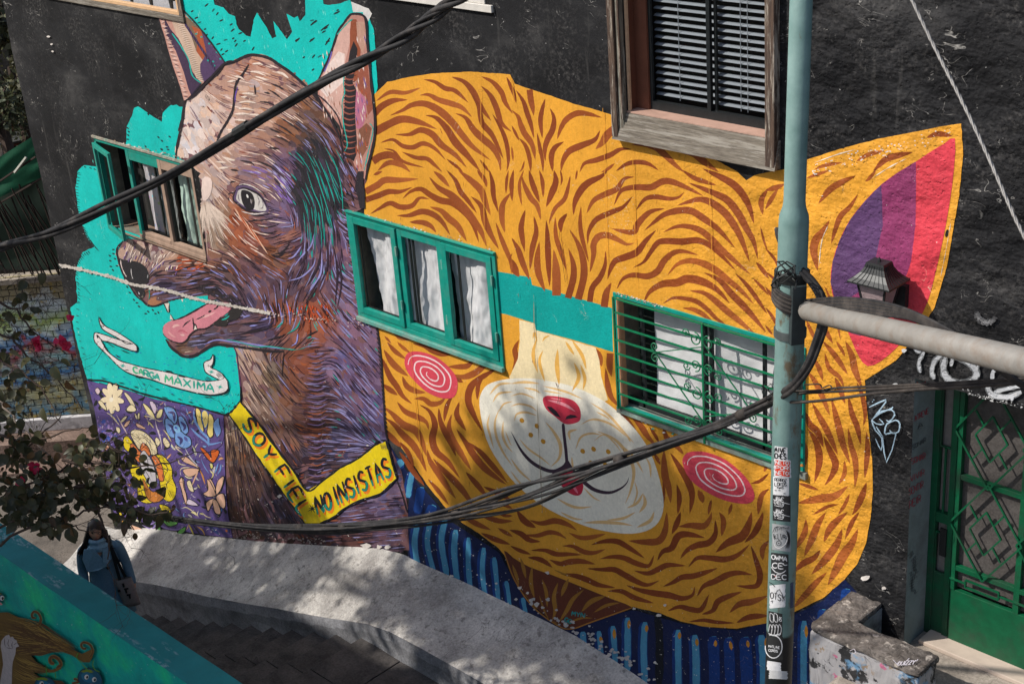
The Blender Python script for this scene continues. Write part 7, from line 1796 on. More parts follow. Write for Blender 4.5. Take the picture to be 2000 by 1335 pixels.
def s3(s):
    s.grid(1510, 1541, 931, 967, WHI, skew=3); txt(s, "PERROZ", (1513, 939), (1536, 941), (0, -6), 1.2, BLK, .2); txt(s, "LOKOS", (1513, 948), (1536, 949), (0, -6.5), 1.3, BLK, .2); txt(s, "TWAS", (1517, 954), (1530, 954), (0, -4), .9, BLK, .2)
    for (x, y) in ((1515, 957), (1522, 957), (1532, 963)): s.lf = .002; s.ell(x, y, 2.5, 1.2, 0, LT((120, 120, 124)), 8)
def s4(s):
    for y0_ in (966, 990):
        s.grid(1509, 1544, y0_, y0_ + 27, LT((34, 34, 37)), .0008 + (y0_ - 966) * .00002, 3)
        txt(s, "JAWE", (1511, y0_ + 10), (1530, y0_ + 14), (1, -8), 1.4, WHI, .15, .0022); txt(s, "CRELO", (1512, y0_ + 17), (1531, y0_ + 20), (0, -7), 1.2, WHI, .15, .0022)
        s.line(PX("%d,%d %d,%d %d,%d" % (1531, y0_ + 15, 1538, y0_ + 17, 1543, y0_ + 18)), 1.1, WHI, .0022); s.line(PX("1512,%d 1528,%d 1530,%d" % (y0_ + 20, y0_ + 23, y0_ + 18)), 1.3, WHI, .0022)
def s5(s):
    s.grid(1508, 1544, 1024, 1075, LT((150, 152, 154)), skew=5)
    s.lf = .0016; s.shape(PX("1510,1040 1520,1034 1533,1040 1538,1050 1534,1062 1522,1070 1512,1064"), LT((206, 204, 202)), 3)
    for q in range(9): s.line(PX("%f,%f %f,%f %f,%f" % (1509 + q * 4, 1040 - q * .5 - (4 if q > 2 else 0), 1513 + q * 3.4, 1030 - (q % 3), 1520 + q * 2.6, 1027 + q * .8)), .8, BLK)
    for q in range(6): s.line(PX("%f,%f %f,%f %f,%f" % (1535 + q * 1.3, 1034 + q, 1540 + q * .6, 1050 + q, 1534 + q * 1.4, 1070)), .8, BLK)
    for (a, b) in ((1510, 1519), (1524, 1537)): s.line(PX("%d,1042 %d,1043 %d,1051 %d,1052 %d,1042" % (a, b, b, a + 2, a)), 1.2, BLK, per=1)
    txt(s, "R", (1529, 1050), (1534, 1051), (0, -6), 1.4, BLK); txt(s, "E", (1512, 1049), (1516, 1050), (0, -4), 1.4, BLK)
    s.lf = .002; s.line([(1521 + 4.5 * math.cos(a * .6), 1060 + 4.5 * math.sin(a * .6)) for a in range(12)], .9, BLK); s.ell(1521, 1060, 1.2, 1.4, 0, BLK, 6)
    s.line(PX("1519,1050 1521,1054 1524,1053"), .9, BLK)
def s6(s):
    s.grid(1506, 1540, 1080, 1133, LT((40, 42, 44)), skew=4)
    txt(s, "OWMA", (1507, 1091), (1537, 1096), (0, -9), 1.7, WHI, .15); txt(s, "CE", (1508, 1108), (1530, 1110), (1, -10), 2.0, WHI, .3); s.line(PX("1528,1100 1533,1103 1538,1102"), 1.5, WHI)
    s.line(PX("1506,1106 1514,1116 1526,1119 1535,1113"), 1.6, WHI); txt(s, "DEC", (1507, 1130), (1536, 1131), (0, -9), 1.8, WHI, .2); s.lf = .002; s.ell(1514, 1124, 1.2, 1, 0, LT((200, 50, 50)), 6)
def s7(s):
    s.grid(1503, 1534, 1141, 1186, WHI, skew=-3, ragged=1); s.line(PX("1502,1136 1509,1140 1514,1146"), 1.4, BLK); txt(s, "OTSY", (1504, 1167), (1532, 1175), (1, -12), 1.6, BLK, .15); s.line(PX("1505,1174 1509,1172 1508,1177"), 1.2, BLK); s.line(PX("1514,1160 1522,1150 1533,1172"), 1.2, BLK)
def s8(s):
    s.grid(1501, 1528, 1195, 1242, LT((34, 35, 37)), skew=6)
    for q in range(4): s.line(PX("%f,1232 %f,1218 %f,1226 %f,1238 %f,1240" % (1501 + q * 6, 1504 + q * 6, 1508 + q * 6, 1506 + q * 6, 1502 + q * 6)), 1.1, WHI)
    for q in range(2): s.line(PX("%f,1196 %f,1210 %f,1214 %f,1200 %f,1196" % (1504 + q * 8, 1504 + q * 8, 1510 + q * 8, 1510 + q * 8, 1504 + q * 8)), 1.1, WHI)
    txt(s, "RS", (1521, 1212), (1526, 1213), (1, -8), 1.0, WHI, .2); s.line(PX("1501,1236 1512,1240 1525,1236"), 2.4, WHI)
def s9(s):
    s.grid(1499, 1529, 1242, 1288, LT((36, 37, 38)), .0006, skew=2)
    s.line([(1511 + 16.5 * math.cos(.0 + a * .25), 1262 + 22 * math.sin(a * .25)) for a in range(-6, 14)], 2.0, WHI, .002, 1)
    txt(s, "MATLINE", (1501, 1263), (1523, 1266), (0, -4.6), .9, WHI, .22); txt(s, "CORDS", (1501, 1271), (1519, 1273), (0, -4.6), .9, WHI, .22)
def s10(s):
    s.grid(1498, 1525, 1291, 1309, WHI, skew=4, ragged=1); s.grid(1502, 1538, 1309, 1325, LT((190, 190, 190)), .0012, skew=2, ragged=1.5)
def s11(s):
    s.grid(1543.5, 1550, 1137, 1186, LT((60, 70, 96)), skew=-3); s.line(PX("1545,1142 1549,1140 1549,1180 1545,1182"), .7, LT((110, 120, 150)))
for k, fn in enumerate((s1, s2, s3, s4, s5, s6, s7, s8, s9, s10, s11)): stick('sticker', fn)

# ================================================================== CABLES
M_CAB = simple('dusty_black_cable', (42, 41, 42), .7, 0, .25, 30, .3, .002, .25, dirt=(88, 82, 78), dirt_amt=.5, dirt_scale=9)
M_CAB2 = simple('dusty_grey_cable', (54, 50, 48), .75, 0, .2, 30, .3, .002, .2, dirt=(96, 88, 82), dirt_amt=.5, dirt_scale=9)
def cable_pts(s_, per=8):
    P = []
    for a in s_.split():
        x, y, t = (float(q) for q in a.split(',')); P.append(tuple(AT(x, y, t)))
    return [Vector(p) for p in spline(P, per)]
def strand_px(P, off, lo=0):
    out = []
    for i, p in enumerate(P):
        a = P[max(0, i - 1)]; b = P[min(len(P) - 1, i + 1)]; d = (b - a).normalized(); u = d.cross(FW).normalized(); w_ = d.cross(u)
        o = off(i / (len(P) - 1), i); out.append(p + u * o[0] + w_ * o[1])
    return out
# thick twisted line across the upper left
P = cable_pts("-40,495,10.2 0,481,10.0 100,452,9.6 220,396,9.2 330,342,8.9 450,268,8.6 600,176,8.2 720,112,7.9 820,50,7.7 900,-8,7.5 980,-66,7.3", 12)
cab = empty('twisted_power_cable', tuple(P[0]), 'thick twisted black power cable crossing the dog head to the top edge', 'cable')
for k in range(4):
    ph = (0, 1.9, 3.6, 4.9)[k]; ra = (.020, .017, .022, .016)[k]
    S = strand_px(P, lambda t, i: ((ra + .007 * math.sin(t * 23 + k)) * math.cos(ph + t * 17 + 2.4 * math.sin(t * 7 + k * .3)), ra * math.sin(ph + t * 17 + 2.4 * math.sin(t * 7 + k * .3))))
    s = MB(); s.tube(S, (.0155, .013, .0145, .011)[k], 8); s.build('cable_strand', M_CAB, cab, smooth=True)
s = MB(); q = P[62]; s.tube([P[61] , P[63]], .036, 10); s.build('cable_tie', M_IRON, cab)
# lower bundle from the left to the pole
base = "170,966,13.4 225,990,12.8 330,1011,12.0 480,1027,11.0 600,1031,10.3 720,1028,9.8 850,1012,9.3 1000,975,8.8 1150,918,8.4 1300,868,8.0 1400,832,7.8 1480,794,7.55 1528,768,7.35"
P = cable_pts(base, 10)
cab = empty('cable_bundle', tuple(P[-1]), 'sagging bundle of dark cables running from the pole across the cat mouth to the left', 'cable')
for k in range(9):
    ph = k * 2.399; r0 = .010 + .007 * (k % 3)
    def off(t, i, ph=ph, k=k, r0=r0):
        loose = 1 + (1.6 + .5 * (k % 4)) * math.exp(-((t - .60) / .085) ** 2) + 1.3 * math.exp(-((t - .38) / .07) ** 2) * (k % 2)
        a = ph + t * 5 + .8 * math.sin(t * 11 + k)
        return (r0 * loose * math.cos(a) + (.05 * math.exp(-((t - .60) / .06) ** 2) * ((k % 4) - 1.0)) * .8, r0 * loose * math.sin(a) * .8)
    s = MB(); s.tube(strand_px(P, off), (.0075, .011, .0085)[k % 3], 7); s.build('cable_strand', M_CAB if k % 3 else M_CAB2, cab, smooth=True)
for t in (.33, .39, .525, .70, .885): i = int(t * (len(P) - 1)); s = MB(); s.tube([P[i] - (P[i + 1] - P[i]).normalized() * .03, P[i] + (P[i + 1] - P[i]).normalized() * .03], .031, 10); s.build('cable_tie', M_CAB2, cab, smooth=True)
s = MB()
for k in range(7): c0 = AT(1508 + rnd.uniform(-10, 10), 770 + rnd.uniform(-10, 8), 7.38); s.tube([c0 + Vector((.03 * math.cos(a * .9 + k), .02 * math.sin(a + k), .03 * math.sin(a * .9 + k * 2))) for a in range(7)], .002, 4)
s.build('wire_knot', M_IRON, cab)
# cables looping up the pole
loop = empty('pole_cable_loop', tuple(AT(1600, 640, 7.0)), 'black cables looping from the bundle up round the pole', 'cable')
for k in range(5):
    dx_ = k * 3.4 - 2
    s_ = " ".join("%f,%f,%f" % (x + dx_ * f1, y + dx_ * f2, t) for x, y, t, f1, f2 in ((1508, 775, 7.40, 0, 1), (1545, 752, 7.15, .3, .8), (1572, 715, 7.02, .8, .3), (1590, 670, 6.97, 1, 0), (1603, 625, 6.93, 1, 0), (1600, 585, 6.95, .8, -.2), (1585, 556, 6.98, .5, -.5), (1560, 530, 7.0, .2, -.8), (1538, 500, 7.02, 0, -1), (1522, 470, 7.1, 0, -1), (1517, 448, 7.22, .3, 0)))
    s = MB(); s.tube(cable_pts(s_, 6), (.009, .013, .0105)[k % 3], 7); s.build('cable_strand', M_CAB, loop, smooth=True)
for k in range(9):      # coils round the shaft and out along the arm
    zz_ = z_at(0, 540 + k * 4); pts = []
    for q in range(9):
        a = -2.6 + q * .42; c0 = pole_pt(zz_); v = (CAM - c0); v -= ax * v.dot(ax); v.normalize(); w_ = ax.cross(v)
        pts.append(c0 + (v * math.cos(a) + w_ * math.sin(a)) * (r_lo + .014 + .004 * (k % 2)) - ax * .012 * q)
    e = [AT(1640, 582 + k * 3.4, 6.62), AT(1720, 590 + k * 3.2, 6.25), AT(1790, 612 + k * 1.8, 5.95), AT(1880, 660 + k * 2, 5.72), AT(1985, 740 + k, 5.45), AT(2050, 775 + k, 5.3)]
    s = MB(); s.tube([Vector(p) for p in spline([tuple(p) for p in pts[4:] + e], 5)], .0075, 7); s.build('cable_strand', M_CAB2 if k % 2 else M_CAB, loop, smooth=True)
    s = MB(); s.tube(pts, .008, 7); s.build('cable_strand', M_CAB2 if k % 2 else M_CAB, loop, smooth=True)
s = MB()
for k in range(7): c0 = AT(1532 + rnd.uniform(-8, 8), 540 + rnd.uniform(-14, 10), 6.9); s.tube([c0 + Vector((.05 * math.cos(a * .9 + k), .03 * math.sin(a + k), .05 * math.sin(a * .9 + k * 2))) for a in range(6)], .004, 5)
s.build('wire_tangle', M_IRON, loop)
rc = empty('service_cable', tuple(AT(1700, 760, 7.0)), 'pair of thin cables running right from the pole over the green door', 'cable')
for s_, r_ in (("1510,778,7.42 1560,768,7.25 1650,763,6.95 1760,757,6.6 1880,750,6.2 1990,743,5.9 2060,740,5.7", .0075), ("1500,784,7.42 1560,785,7.2 1620,780,7.0 1700,769,6.7 1800,760,6.4 1890,755,6.15 1990,748,5.9 2060,745,5.7", .0075), ("1520,765,7.3 1600,762,7.1 1640,757,6.98 1760,752,6.6 1900,744,6.15 2060,736,5.7", .006), ("1570,751,7.2 1600,750,7.1 1606,757,7.05 1620,752,7.02 1628,759,7.0 1640,755,6.98", .0035)):
    s = MB(); s.tube(cable_pts(s_, 6), r_, 7); s.build('cable_strand', M_CAB2, rc, smooth=True)
P = cable_pts("1760,-50,5.2 1781,0,5.15 1830,102,5.0 1880,200,4.88 1930,306,4.76 1980,420,4.64 2020,500,4.55", 8)
gw = empty('stay_wire', tuple(P[0]), 'thin grey steel stay wire slanting down at the upper right edge', 'wire')
for k in range(3):
    s = MB(); s.tube(strand_px(P, lambda t, i: (.0035 * math.cos(k * 2.09 + t * 70), .0035 * math.sin(k * 2.09 + t * 70))), .0038, 6); s.build('wire_strand', simple('grey_steel_wire', (122, 120, 118), .5, .3, .15, 30, .1), gw, smooth=True)
# span of cable above and behind the camera side; it throws the thin soft line of shade across the cat face
a = W(440, 828) + SUN * 10.5; b = W(1480, 858) + SUN * 10.5
d = (b - a)
s = MB(); s.tube([a - d * .8, a, (a + b) / 2 - Vector((0, 0, .03)), b, b + d * .8], .028, 8)
tag(s.build('overhead_cable', M_CAB), 'overhead cable spanning the stairs outside the photograph', 'cable')
# ================================================================== PERSON on the stairs
PT = 16.9
hp = AT(183, 1016, PT)
foot = Vector((hp.x, hp.y, floor_z(hp.x)))
HT = hp.z - foot.z
face_dir = Vector((CAM.x - hp.x, CAM.y - hp.y, 0)).normalized()
face_dir = (Matrix.Rotation(math.radians(-8), 3, 'Z') @ face_dir)
sd_ = Vector((-face_dir.y, face_dir.x, 0))       # person's left... (towards +)
def B(x, y, z): return foot + sd_ * x + face_dir * y + Vector((0, 0, z * HT / 1.70))
person = empty('person', tuple(foot), 'woman in a pale blue coat and scarf standing on the stairs, carrying a tote bag', 'person')
M_SKIN = simple('skin', (196, 146, 120), .5, 0, .06, 20, .1)
M_COAT = simple('pale_blue_coat_wool', (104, 134, 156), .9, 0, .14, 60, .6, .004, .1)
M_SCARF = simple('light_blue_scarf', (134, 168, 190), .9, 0, .12, 40, .6, .006, .1)
M_HAIR = simple('dark_brown_hair', (44, 32, 28), .5, 0, .2, 60, .5, .004, .4)
M_TROU = simple('dark_trousers', (34, 38, 48), .85, 0, .1, 30, .2)
M_SHOE = simple('black_shoes', (24, 24, 26), .5)
def skin_obj(name, verts, edges, radii, mat, parent, sub=2, root=0):
    me = bpy.data.meshes.new(name); me.from_pydata([tuple(v) for v in verts], edges, [])
    o = bpy.data.objects.new(name, me); COL.objects.link(o)
    m = o.modifiers.new('skin', 'SKIN'); m.use_smooth_shade = True
    for i, r in enumerate(radii):
        sv = me.skin_vertices[0].data[i]; sv.radius = (r, r) if not hasattr(r, '__len__') else r; sv.use_root = (i == root)
    ss = o.modifiers.new('sub', 'SUBSURF'); ss.levels = sub; ss.render_levels = sub
    me.materials.append(mat); return adopt(o, parent)
V = [B(0, 0, .93), B(0, 0, 1.10), B(0, .01, 1.30), B(0, .0, 1.42), B(0, .01, 1.50),
     B(.10, 0, .88), B(.11, .03, .48), B(.11, .0, .09), B(.12, .13, .04), B(-.10, 0, .88), B(-.11, -.06, .48), B(-.11, -.14, .10), B(-.12, -.02, .04),
     B(.155, 0, 1.345), B(.25, -.01, 1.13), B(.29, .06, .90), B(.295, .10, .83), B(-.155, 0, 1.345), B(-.24, -.03, 1.13), B(-.24, .05, .90), B(-.24, .08, .83)]
Eg = [(0, 1), (1, 2), (2, 3), (3, 4), (0, 5), (5, 6), (6, 7), (7, 8), (0, 9), (9, 10), (10, 11), (11, 12), (3, 13), (13, 14), (14, 15), (15, 16), (3, 17), (17, 18), (18, 19), (19, 20)]
Rr = [.13, .12, .13, .09, .05, .085, .055, .04, .035, .085, .055, .04, .035, .045, .04, .030, .026, .045, .04, .030, .026]
skin_obj('body', V, Eg, Rr, M_SKIN, person)
# trousers + shoes
skin_obj('trousers', [B(0, 0, .90), B(.10, 0, .86), B(.11, .03, .48), B(.11, .0, .12), B(-.10, 0, .86), B(-.11, -.06, .48), B(-.11, -.14, .13)], [(0, 1), (1, 2), (2, 3), (0, 4), (4, 5), (5, 6)], [.14, .10, .068, .055, .10, .068, .055], M_TROU, person)
for (x, y, z) in ((.11, .0, .05), (-.11, -.14, .05)): skin_obj('shoe', [B(x, y - .02, z), B(x, y + .09, z - .01), B(x, y + .18, z - .02)], [(0, 1), (1, 2)], [.05, .048, .035], M_SHOE, person)
def loft(name, rings, mat, parent, n=28, fold=0.0, seed=0, solid=0.0, sub=True, open_front=False):
    vs = []; fs = []
    for j, (cx_, cy_, z, rx_, ry_) in enumerate(rings):
        for i in range(n):
            a = 2 * math.pi * i / n; k = 1 + fold * (j / len(rings)) * math.sin(a * 7 + seed) + fold * .6 * noise.noise((math.cos(a) * 2, math.sin(a) * 2, z * 3 + seed))
            vs.append(B(cx_ + rx_ * math.cos(a) * k, cy_ + ry_ * math.sin(a) * k, z))
    for j in range(len(rings) - 1):
        for i in range(n): a = j * n + i; b = j * n + (i + 1) % n; fs.append((a, b, b + n, a + n))
    return mesh_obj(name, vs, fs, mat, parent, smooth=True)
loft('coat', [(0, 0, 1.46, .07, .07), (0, 0, 1.43, .13, .085), (0, 0, 1.39, .195, .105), (0, .0, 1.30, .205, .125), (0, .01, 1.2, .195, .13), (0, .01, 1.08, .175, .12), (0, .01, .97, .19, .135), (0, .01, .85, .215, .155), (0, .01, .70, .23, .17), (0, .01, .55, .25, .185), (0, .01, .50, .255, .19)], M_COAT, person, fold=.05, seed=2)
for s_ in (1, -1):
    if s_ > 0: skin_obj('sleeve', [B(.14, 0, 1.39), B(.205, 0, 1.33), B(.25, -.01, 1.13), B(.285, .055, .93), B(.29, .08, .87)], [(0, 1), (1, 2), (2, 3), (3, 4)], [.08, .075, .062, .05, .052], M_COAT, person)
    else: skin_obj('sleeve', [B(-.14, 0, 1.39), B(-.20, -.01, 1.33), B(-.24, -.03, 1.13), B(-.24, .045, .93), B(-.24, .07, .87)], [(0, 1), (1, 2), (2, 3), (3, 4)], [.08, .075, .062, .05, .052], M_COAT, person)
# hands with fingers
for s_, wx_, wy_ in ((1, .295, .10), (-1, -.24, .08)):
    hv = [B(wx_, wy_, .84), B(wx_ + .002 * s_, wy_ + .015, .79)]; he = [(0, 1)]; hr_ = [.024, .032]
    for f_ in range(4):
        k = len(hv); y = wy_ - .012 + f_ * .019; L_ = (.062, .074, .070, .055)[f_]
        hv += [B(wx_, y + .004, .765), B(wx_ - .010 * s_, y + .012, .765 - L_ * .55), B(wx_ - .024 * s_, y + .014, .765 - L_)]
        he += [(1, k), (k, k + 1), (k + 1, k + 2)]; hr_ += [.0095, .0085, .007]
    k = len(hv); hv += [B(wx_ - .02 * s_, wy_ + .05, .80), B(wx_ - .03 * s_, wy_ + .065, .765)]; he += [(0, k), (k, k + 1)]; hr_ += [.011, .009]
    skin_obj('hand', hv, he, hr_, M_SKIN, person, sub=1)
# head: egg with brow, nose, lips, chin; eyes and ears
tilt = Matrix.Rotation(math.radians(-8), 3, face_dir)
hc = B(0, .025, 1.59)
def HP(x, y, z): return hc + tilt @ (sd_ * x + face_dir * y + Vector((0, 0, z)))
vs = []; fs = []; nu, nv = 32, 24
def g(a, b, c, s): return math.exp(-((a - b) ** 2 + (c) ** 2) / s)
for j in range(nv + 1):
    ph = math.pi * j / nv; z = .122 * math.cos(ph)
    for i in range(nu):
        a = 2 * math.pi * i / nu; w_ = math.sin(ph)
        x = .076 * w_ * math.cos(a); y = .092 * w_ * math.sin(a)
        if z < 0: x *= 1 - .32 * (z / .122) ** 2; y *= 1 - .12 * (z / .122) ** 2
        if y > 0:
            y += .024 * math.exp(-(x / .013) ** 2 - ((z + .022) / .022) ** 2) + .012 * math.exp(-(x / .010) ** 2 - ((z - .005) / .03) ** 2)
            y -= .010 * (math.exp(-((abs(x) - .032) / .014) ** 2 - ((z - .008) / .013) ** 2))
            y += .008 * math.exp(-(x / .022) ** 2 - ((z + .062) / .012) ** 2) + .010 * math.exp(-(x / .02) ** 2 - ((z + .105) / .02) ** 2)
        vs.append(HP(x, y, z))
for j in range(nv):
    for i in range(nu): a = j * nu + i; b = j * nu + (i + 1) % nu; fs.append((a, a + nu, b + nu, b))
head = mesh_obj('head', vs, fs, M_SKIN, person, smooth=True)
def blob(name, c, r, mat, parent, sx=1, sy=1, sz=1):
    vs = []; fs = []; n_, m_ = 12, 8
    for j in range(m_ + 1):
        for i in range(n_):
            p_ = math.pi * j / m_; a = 2 * math.pi * i / n_
            vs.append(c + sd_ * (r * sx * math.sin(p_) * math.cos(a)) + face_dir * (r * sy * math.sin(p_) * math.sin(a)) + Vector((0, 0, r * sz * math.cos(p_))))
    for j in range(m_):
        for i in range(n_): a = j * n_ + i; b = j * n_ + (i + 1) % n_; fs.append((a, a + n_, b + n_, b))
    return mesh_obj(name, vs, fs, mat, parent, smooth=True)
M_EYE = simple('eye_dark', (40, 30, 28), .3); M_LIP = simple('lips', (140, 70, 66), .5); M_EW = simple('eye_white', (120, 112, 106), .4)
for s_ in (-1, 1):
    blob('eye', HP(s_ * .031, .073, .008), .012, M_EW, head, 1, .7, .6); blob('iris', HP(s_ * .031, .081, .008), .006, M_EYE, head)
    blob('eyebrow', HP(s_ * .031, .082, .027), .014, M_HAIR, head, 1.1, .3, .22); blob('ear', HP(s_ * .076, -.005, -.005), .022, M_SKIN, head, .4, .7, 1.2)
blob('mouth', HP(0, .086, -.062), .020, M_LIP, head, 1, .3, .32)
# hair: cap + long locks over both shoulders
hv = []; hf = []
for j in range(17):
    ph = math.pi * .62 * j / 16; z = .136 * math.cos(ph)
    for i in range(32):
        a = 2 * math.pi * i / 32; w_ = math.sin(ph); y = .106 * w_ * math.sin(a) - .012; x = .088 * w_ * math.cos(a)
        zz_ = z
        if math.sin(a) > .25: zz_ = max(z, .078 - .06 * abs(math.cos(a))); y = min(y, .092)
        hv.append(HP(x, y, zz_))
for j in range(16):
    for i in range(32): a = j * 32 + i; b = j * 32 + (i + 1) % 32; hf.append((a, a + 32, b + 32, b))
hair = mesh_obj('hair', hv, hf, M_HAIR, person, smooth=True)
s = MB(); rh_ = random.Random(5)
for k in range(46):
    sgn = 1 if k % 2 else -1; x0_ = sgn * rh_.uniform(.055, .088); y0_ = rh_.uniform(-.085, .035)
    end = rh_.uniform(.24, .36) if sgn < 0 else rh_.uniform(.12, .2)
    s.tube([HP(x0_ * .8, y0_, .07), HP(x0_ * 1.06, y0_, -.03), HP(x0_ * 1.35 + sgn * .01, y0_ + .01, -.13), HP(x0_ * 1.7 + sgn * rh_.uniform(0, .05), y0_ + .04, -.13 - end * .4), HP(x0_ * 1.9 + sgn * rh_.uniform(0, .07), y0_ + .03, -.12 - end * .6)], [.012, .016, .014, .010, .003], 6)
for k in range(16):
    x0_ = rh_.uniform(-.07, .07); s.tube([HP(x0_, -.08, .05), HP(x0_ * 1.1, -.12, -.06), HP(x0_ * 1.3, -.13, -.2), HP(x0_ * 1.5, -.12, -.32)], [.02, .02, .016, .004], 6)
s.build('hair_locks', M_HAIR, hair, smooth=True)
# scarf: cowl round the neck and a broad lapel over the chest
loft('scarf', [(0, .01, 1.50, .075, .075), (0, .02, 1.515, .095, .092), (0, .02, 1.48, .115, .11), (0, .02, 1.46, .10, .10), (0, .025, 1.44, .125, .12), (0, .025, 1.41, .15, .125), (0, .02, 1.38, .155, .12)], M_SCARF, person, fold=.10, seed=4)
s = MB()
def lap(pts, th=.012):
    k = len(pts); s.add([B(x, y, z) for x, y, z in pts] + [B(x, y + th, z) for x, y, z in pts], [tuple(range(k)), tuple(range(2 * k - 1, k - 1, -1))] + [(i, i + k, (i + 1) % k + k, (i + 1) % k) for i in range(k)])
lap([(-.16, .09, 1.42), (-.05, .13, 1.44), (.02, .14, 1.30), (.06, .145, 1.20), (-.05, .15, 1.165), (-.17, .12, 1.15), (-.20, .09, 1.30)])
lap([(.05, .13, 1.43), (.15, .09, 1.42), (.13, .12, 1.28), (.07, .145, 1.20), (.02, .15, 1.26)])
s.build('lapel', M_SCARF, person, bevel=.005)
blob('button', B(.065, .155, 1.175), .02, M_SHOE, person, 1, .4, 1)
# tote bag on the left shoulder
bag = empty('tote_bag', tuple(B(.21, .12, .70)), 'grey cloth tote bag with a dark strap and dark lettering, hanging from the woman shoulder', 'bag')
M_TOTE = simple('grey_tote_cloth', (150, 136, 132), .9, 0, .1, 30, .5, .004)
s = MB(); vs = []
for j in range(9):
    z = 1.02 - .045 * j; bul = .03 + .025 * math.sin(math.pi * j / 8)
    for i in range(16):
        a = 2 * math.pi * i / 16; vs.append(B(.20 + .10 * math.cos(a) * (1 - .05 * j / 8) + .012 * j * .5, .165 + bul * math.sin(a) * .8, z))
s.add(vs, [(j * 16 + i, j * 16 + (i + 1) % 16, j * 16 + 16 + (i + 1) % 16, j * 16 + 16 + i) for j in range(8) for i in range(16)] + [tuple(range(127, 143))])
s.build('bag_body', M_TOTE, bag, smooth=True)
s = MB()
for y in (.19, .15): s.bar(B(.14, .14, 1.43), B(.17 if y > .17 else .23, y, 1.02), .035, .006, up=face_dir)
s.bar(B(.14, .14, 1.43), B(.12, -.06, 1.46), .035, .006, up=(0, 0, 1)); s.build('strap', simple('dark_bag_strap', (24, 30, 32), .8), bag)
s = MB()
for (x, z, w_, h_) in ((.20, .96, .022, .05), (.222, .91, .05, .018), (.215, .88, .02, .05), (.235, .83, .045, .018), (.242, .80, .02, .04), (.14, .90, .03, .03)): s.obox(B(x, .215, z), sd_, face_dir, (0, 0, 1), w_ / 2, .003, h_ / 2)
s.build('bag_print', M_SHOE, bag)

# ================================================================== LEFT BACKGROUND
HF = Vector((FW.x, FW.y, 0)).normalized(); HR = Vector((RT.x, RT.y, 0)).normalized(); HR = (HR - HF * HR.dot(HF)).normalized()
def BG(px_, py_, dist):
    d = ray(px_, py_); t = dist / (d.x * HF.x + d.y * HF.y); return CAM + d * t
D0 = 23.6
def bgq(px_, py_, off=0.0): return BG(px_, py_, D0 + off)
org = bgq(60, 815)
def BL(u, v, w_=0.0): return org + HR * u + Vector((0, 0, v)) - HF * w_      # local frame of the painted back wall; w_ towards camera
def UV(px_, py_):
    p = bgq(px_, py_) - org; return p.dot(HR), p.z
vtop = UV(100, 545)[1]; vbot = UV(60, 815)[1]
bw = empty('painted_brick_wall', tuple(BL(0, vbot)), 'brick garden wall painted blue, green and ochre behind the branches at the left edge', 'wall')
def brick_paint():
    m, nt, b = newmat('painted_bricks'); p = pos(nt)
    sep = N(nt, 'ShaderNodeSeparateXYZ'); nt.links.new(p, sep.inputs[0])
    n1 = noise_tex(nt, 2.2, 3, .5, p, .8); zf = vramp(nt, sep.outputs[2], BL(0, vbot).z, BL(0, vtop).z, 0, 1)
    f = mth(nt, 'ADD', zf, mth(nt, 'MULTIPLY', mth(nt, 'SUBTRACT', n1, .5), .5))
    c = ramp(nt, f, [(0.0, lin((140, 132, 96))), (.06, lin((90, 140, 170))), (.2, lin((180, 176, 130))), (.32, lin((60, 120, 180))), (.42, lin((140, 176, 180))), (.50, lin((160, 60, 70))), (.56, lin((90, 140, 190))), (.64, lin((200, 216, 222))), (.74, lin((176, 200, 110))), (.82, lin((206, 220, 226))), (.90, lin((160, 148, 116)))])
    n2 = noise_tex(nt, 8, 5, .6, p)
    c = mixc(nt, vramp(nt, n2, .6, .64, 0, .7), c, lin((180, 150, 50)))
    c = mixc(nt, vramp(nt, noise_tex(nt, 14, 5, .7, p), .5, .7, 0, .5), c, lin((110, 110, 100)))
    nt.links.new(c, b.inputs['Base Color']); b.inputs['Roughness'].default_value = .8; bump(nt, b, n2, .5, .01); return m
M_BRK = brick_paint()
u0, u1 = UV(-60, 700)[0], UV(215, 700)[0]
s = MB(); s.obox(BL((u0 + u1) / 2, (vtop + vbot) / 2, -.12), HR, HF, (0, 0, 1), (u1 - u0) / 2, .10, (vtop - vbot) / 2); s.build('wall_core', simple('mortar', (70, 80, 84), .9), bw)
bl_, bh_ = .235, .115
brick_me = None; row = 0; v = vbot + .01
rb2 = random.Random(3)
while v < vtop:
    u = u0 + (bl_ / 2 if row % 2 else 0)
    while u < u1 - .05:
        if brick_me is None:
            t_ = MB(); t_.obox((0, 0, 0), HR, HF, (0, 0, 1), bl_ / 2 - .008, .03, bh_ / 2 - .008); o = t_.build('brick', M_BRK, bw, bevel=.004); brick_me = o.data
            # bevel into the shared mesh is left to the modifier of the first; copies reuse it
        else:
            o = bpy.data.objects.new('brick', brick_me); COL.objects.link(o); adopt(o, bw)
        o.location = BL(u + bl_ / 2, v + bh_ / 2, rb2.uniform(-.004, .012))
        u += bl_
    v += bh_; row += 1
s = MB(); s.obox(BL((u0 + u1) / 2, vtop + .04, -.05), HR, HF, (0, 0, 1), (u1 - u0) / 2, .16, .05); s.build('coping', simple('pale_coping', (150, 140, 128), .9, 0, .2, 10, .5, .01), bw, bevel=.01)
vb2 = UV(60, 838)[1]
s = MB(); s.obox(BL((u0 + u1) / 2, (vbot + vb2) / 2, .02), HR, HF, (0, 0, 1), (u1 - u0) / 2, .10, (vbot - vb2) / 2); s.build('base_band', simple('whitewashed_band', (196, 194, 196), .9, 0, .15, 10, .5, .01, dirt=(110, 110, 116), dirt_amt=.6), bw, bevel=.01)
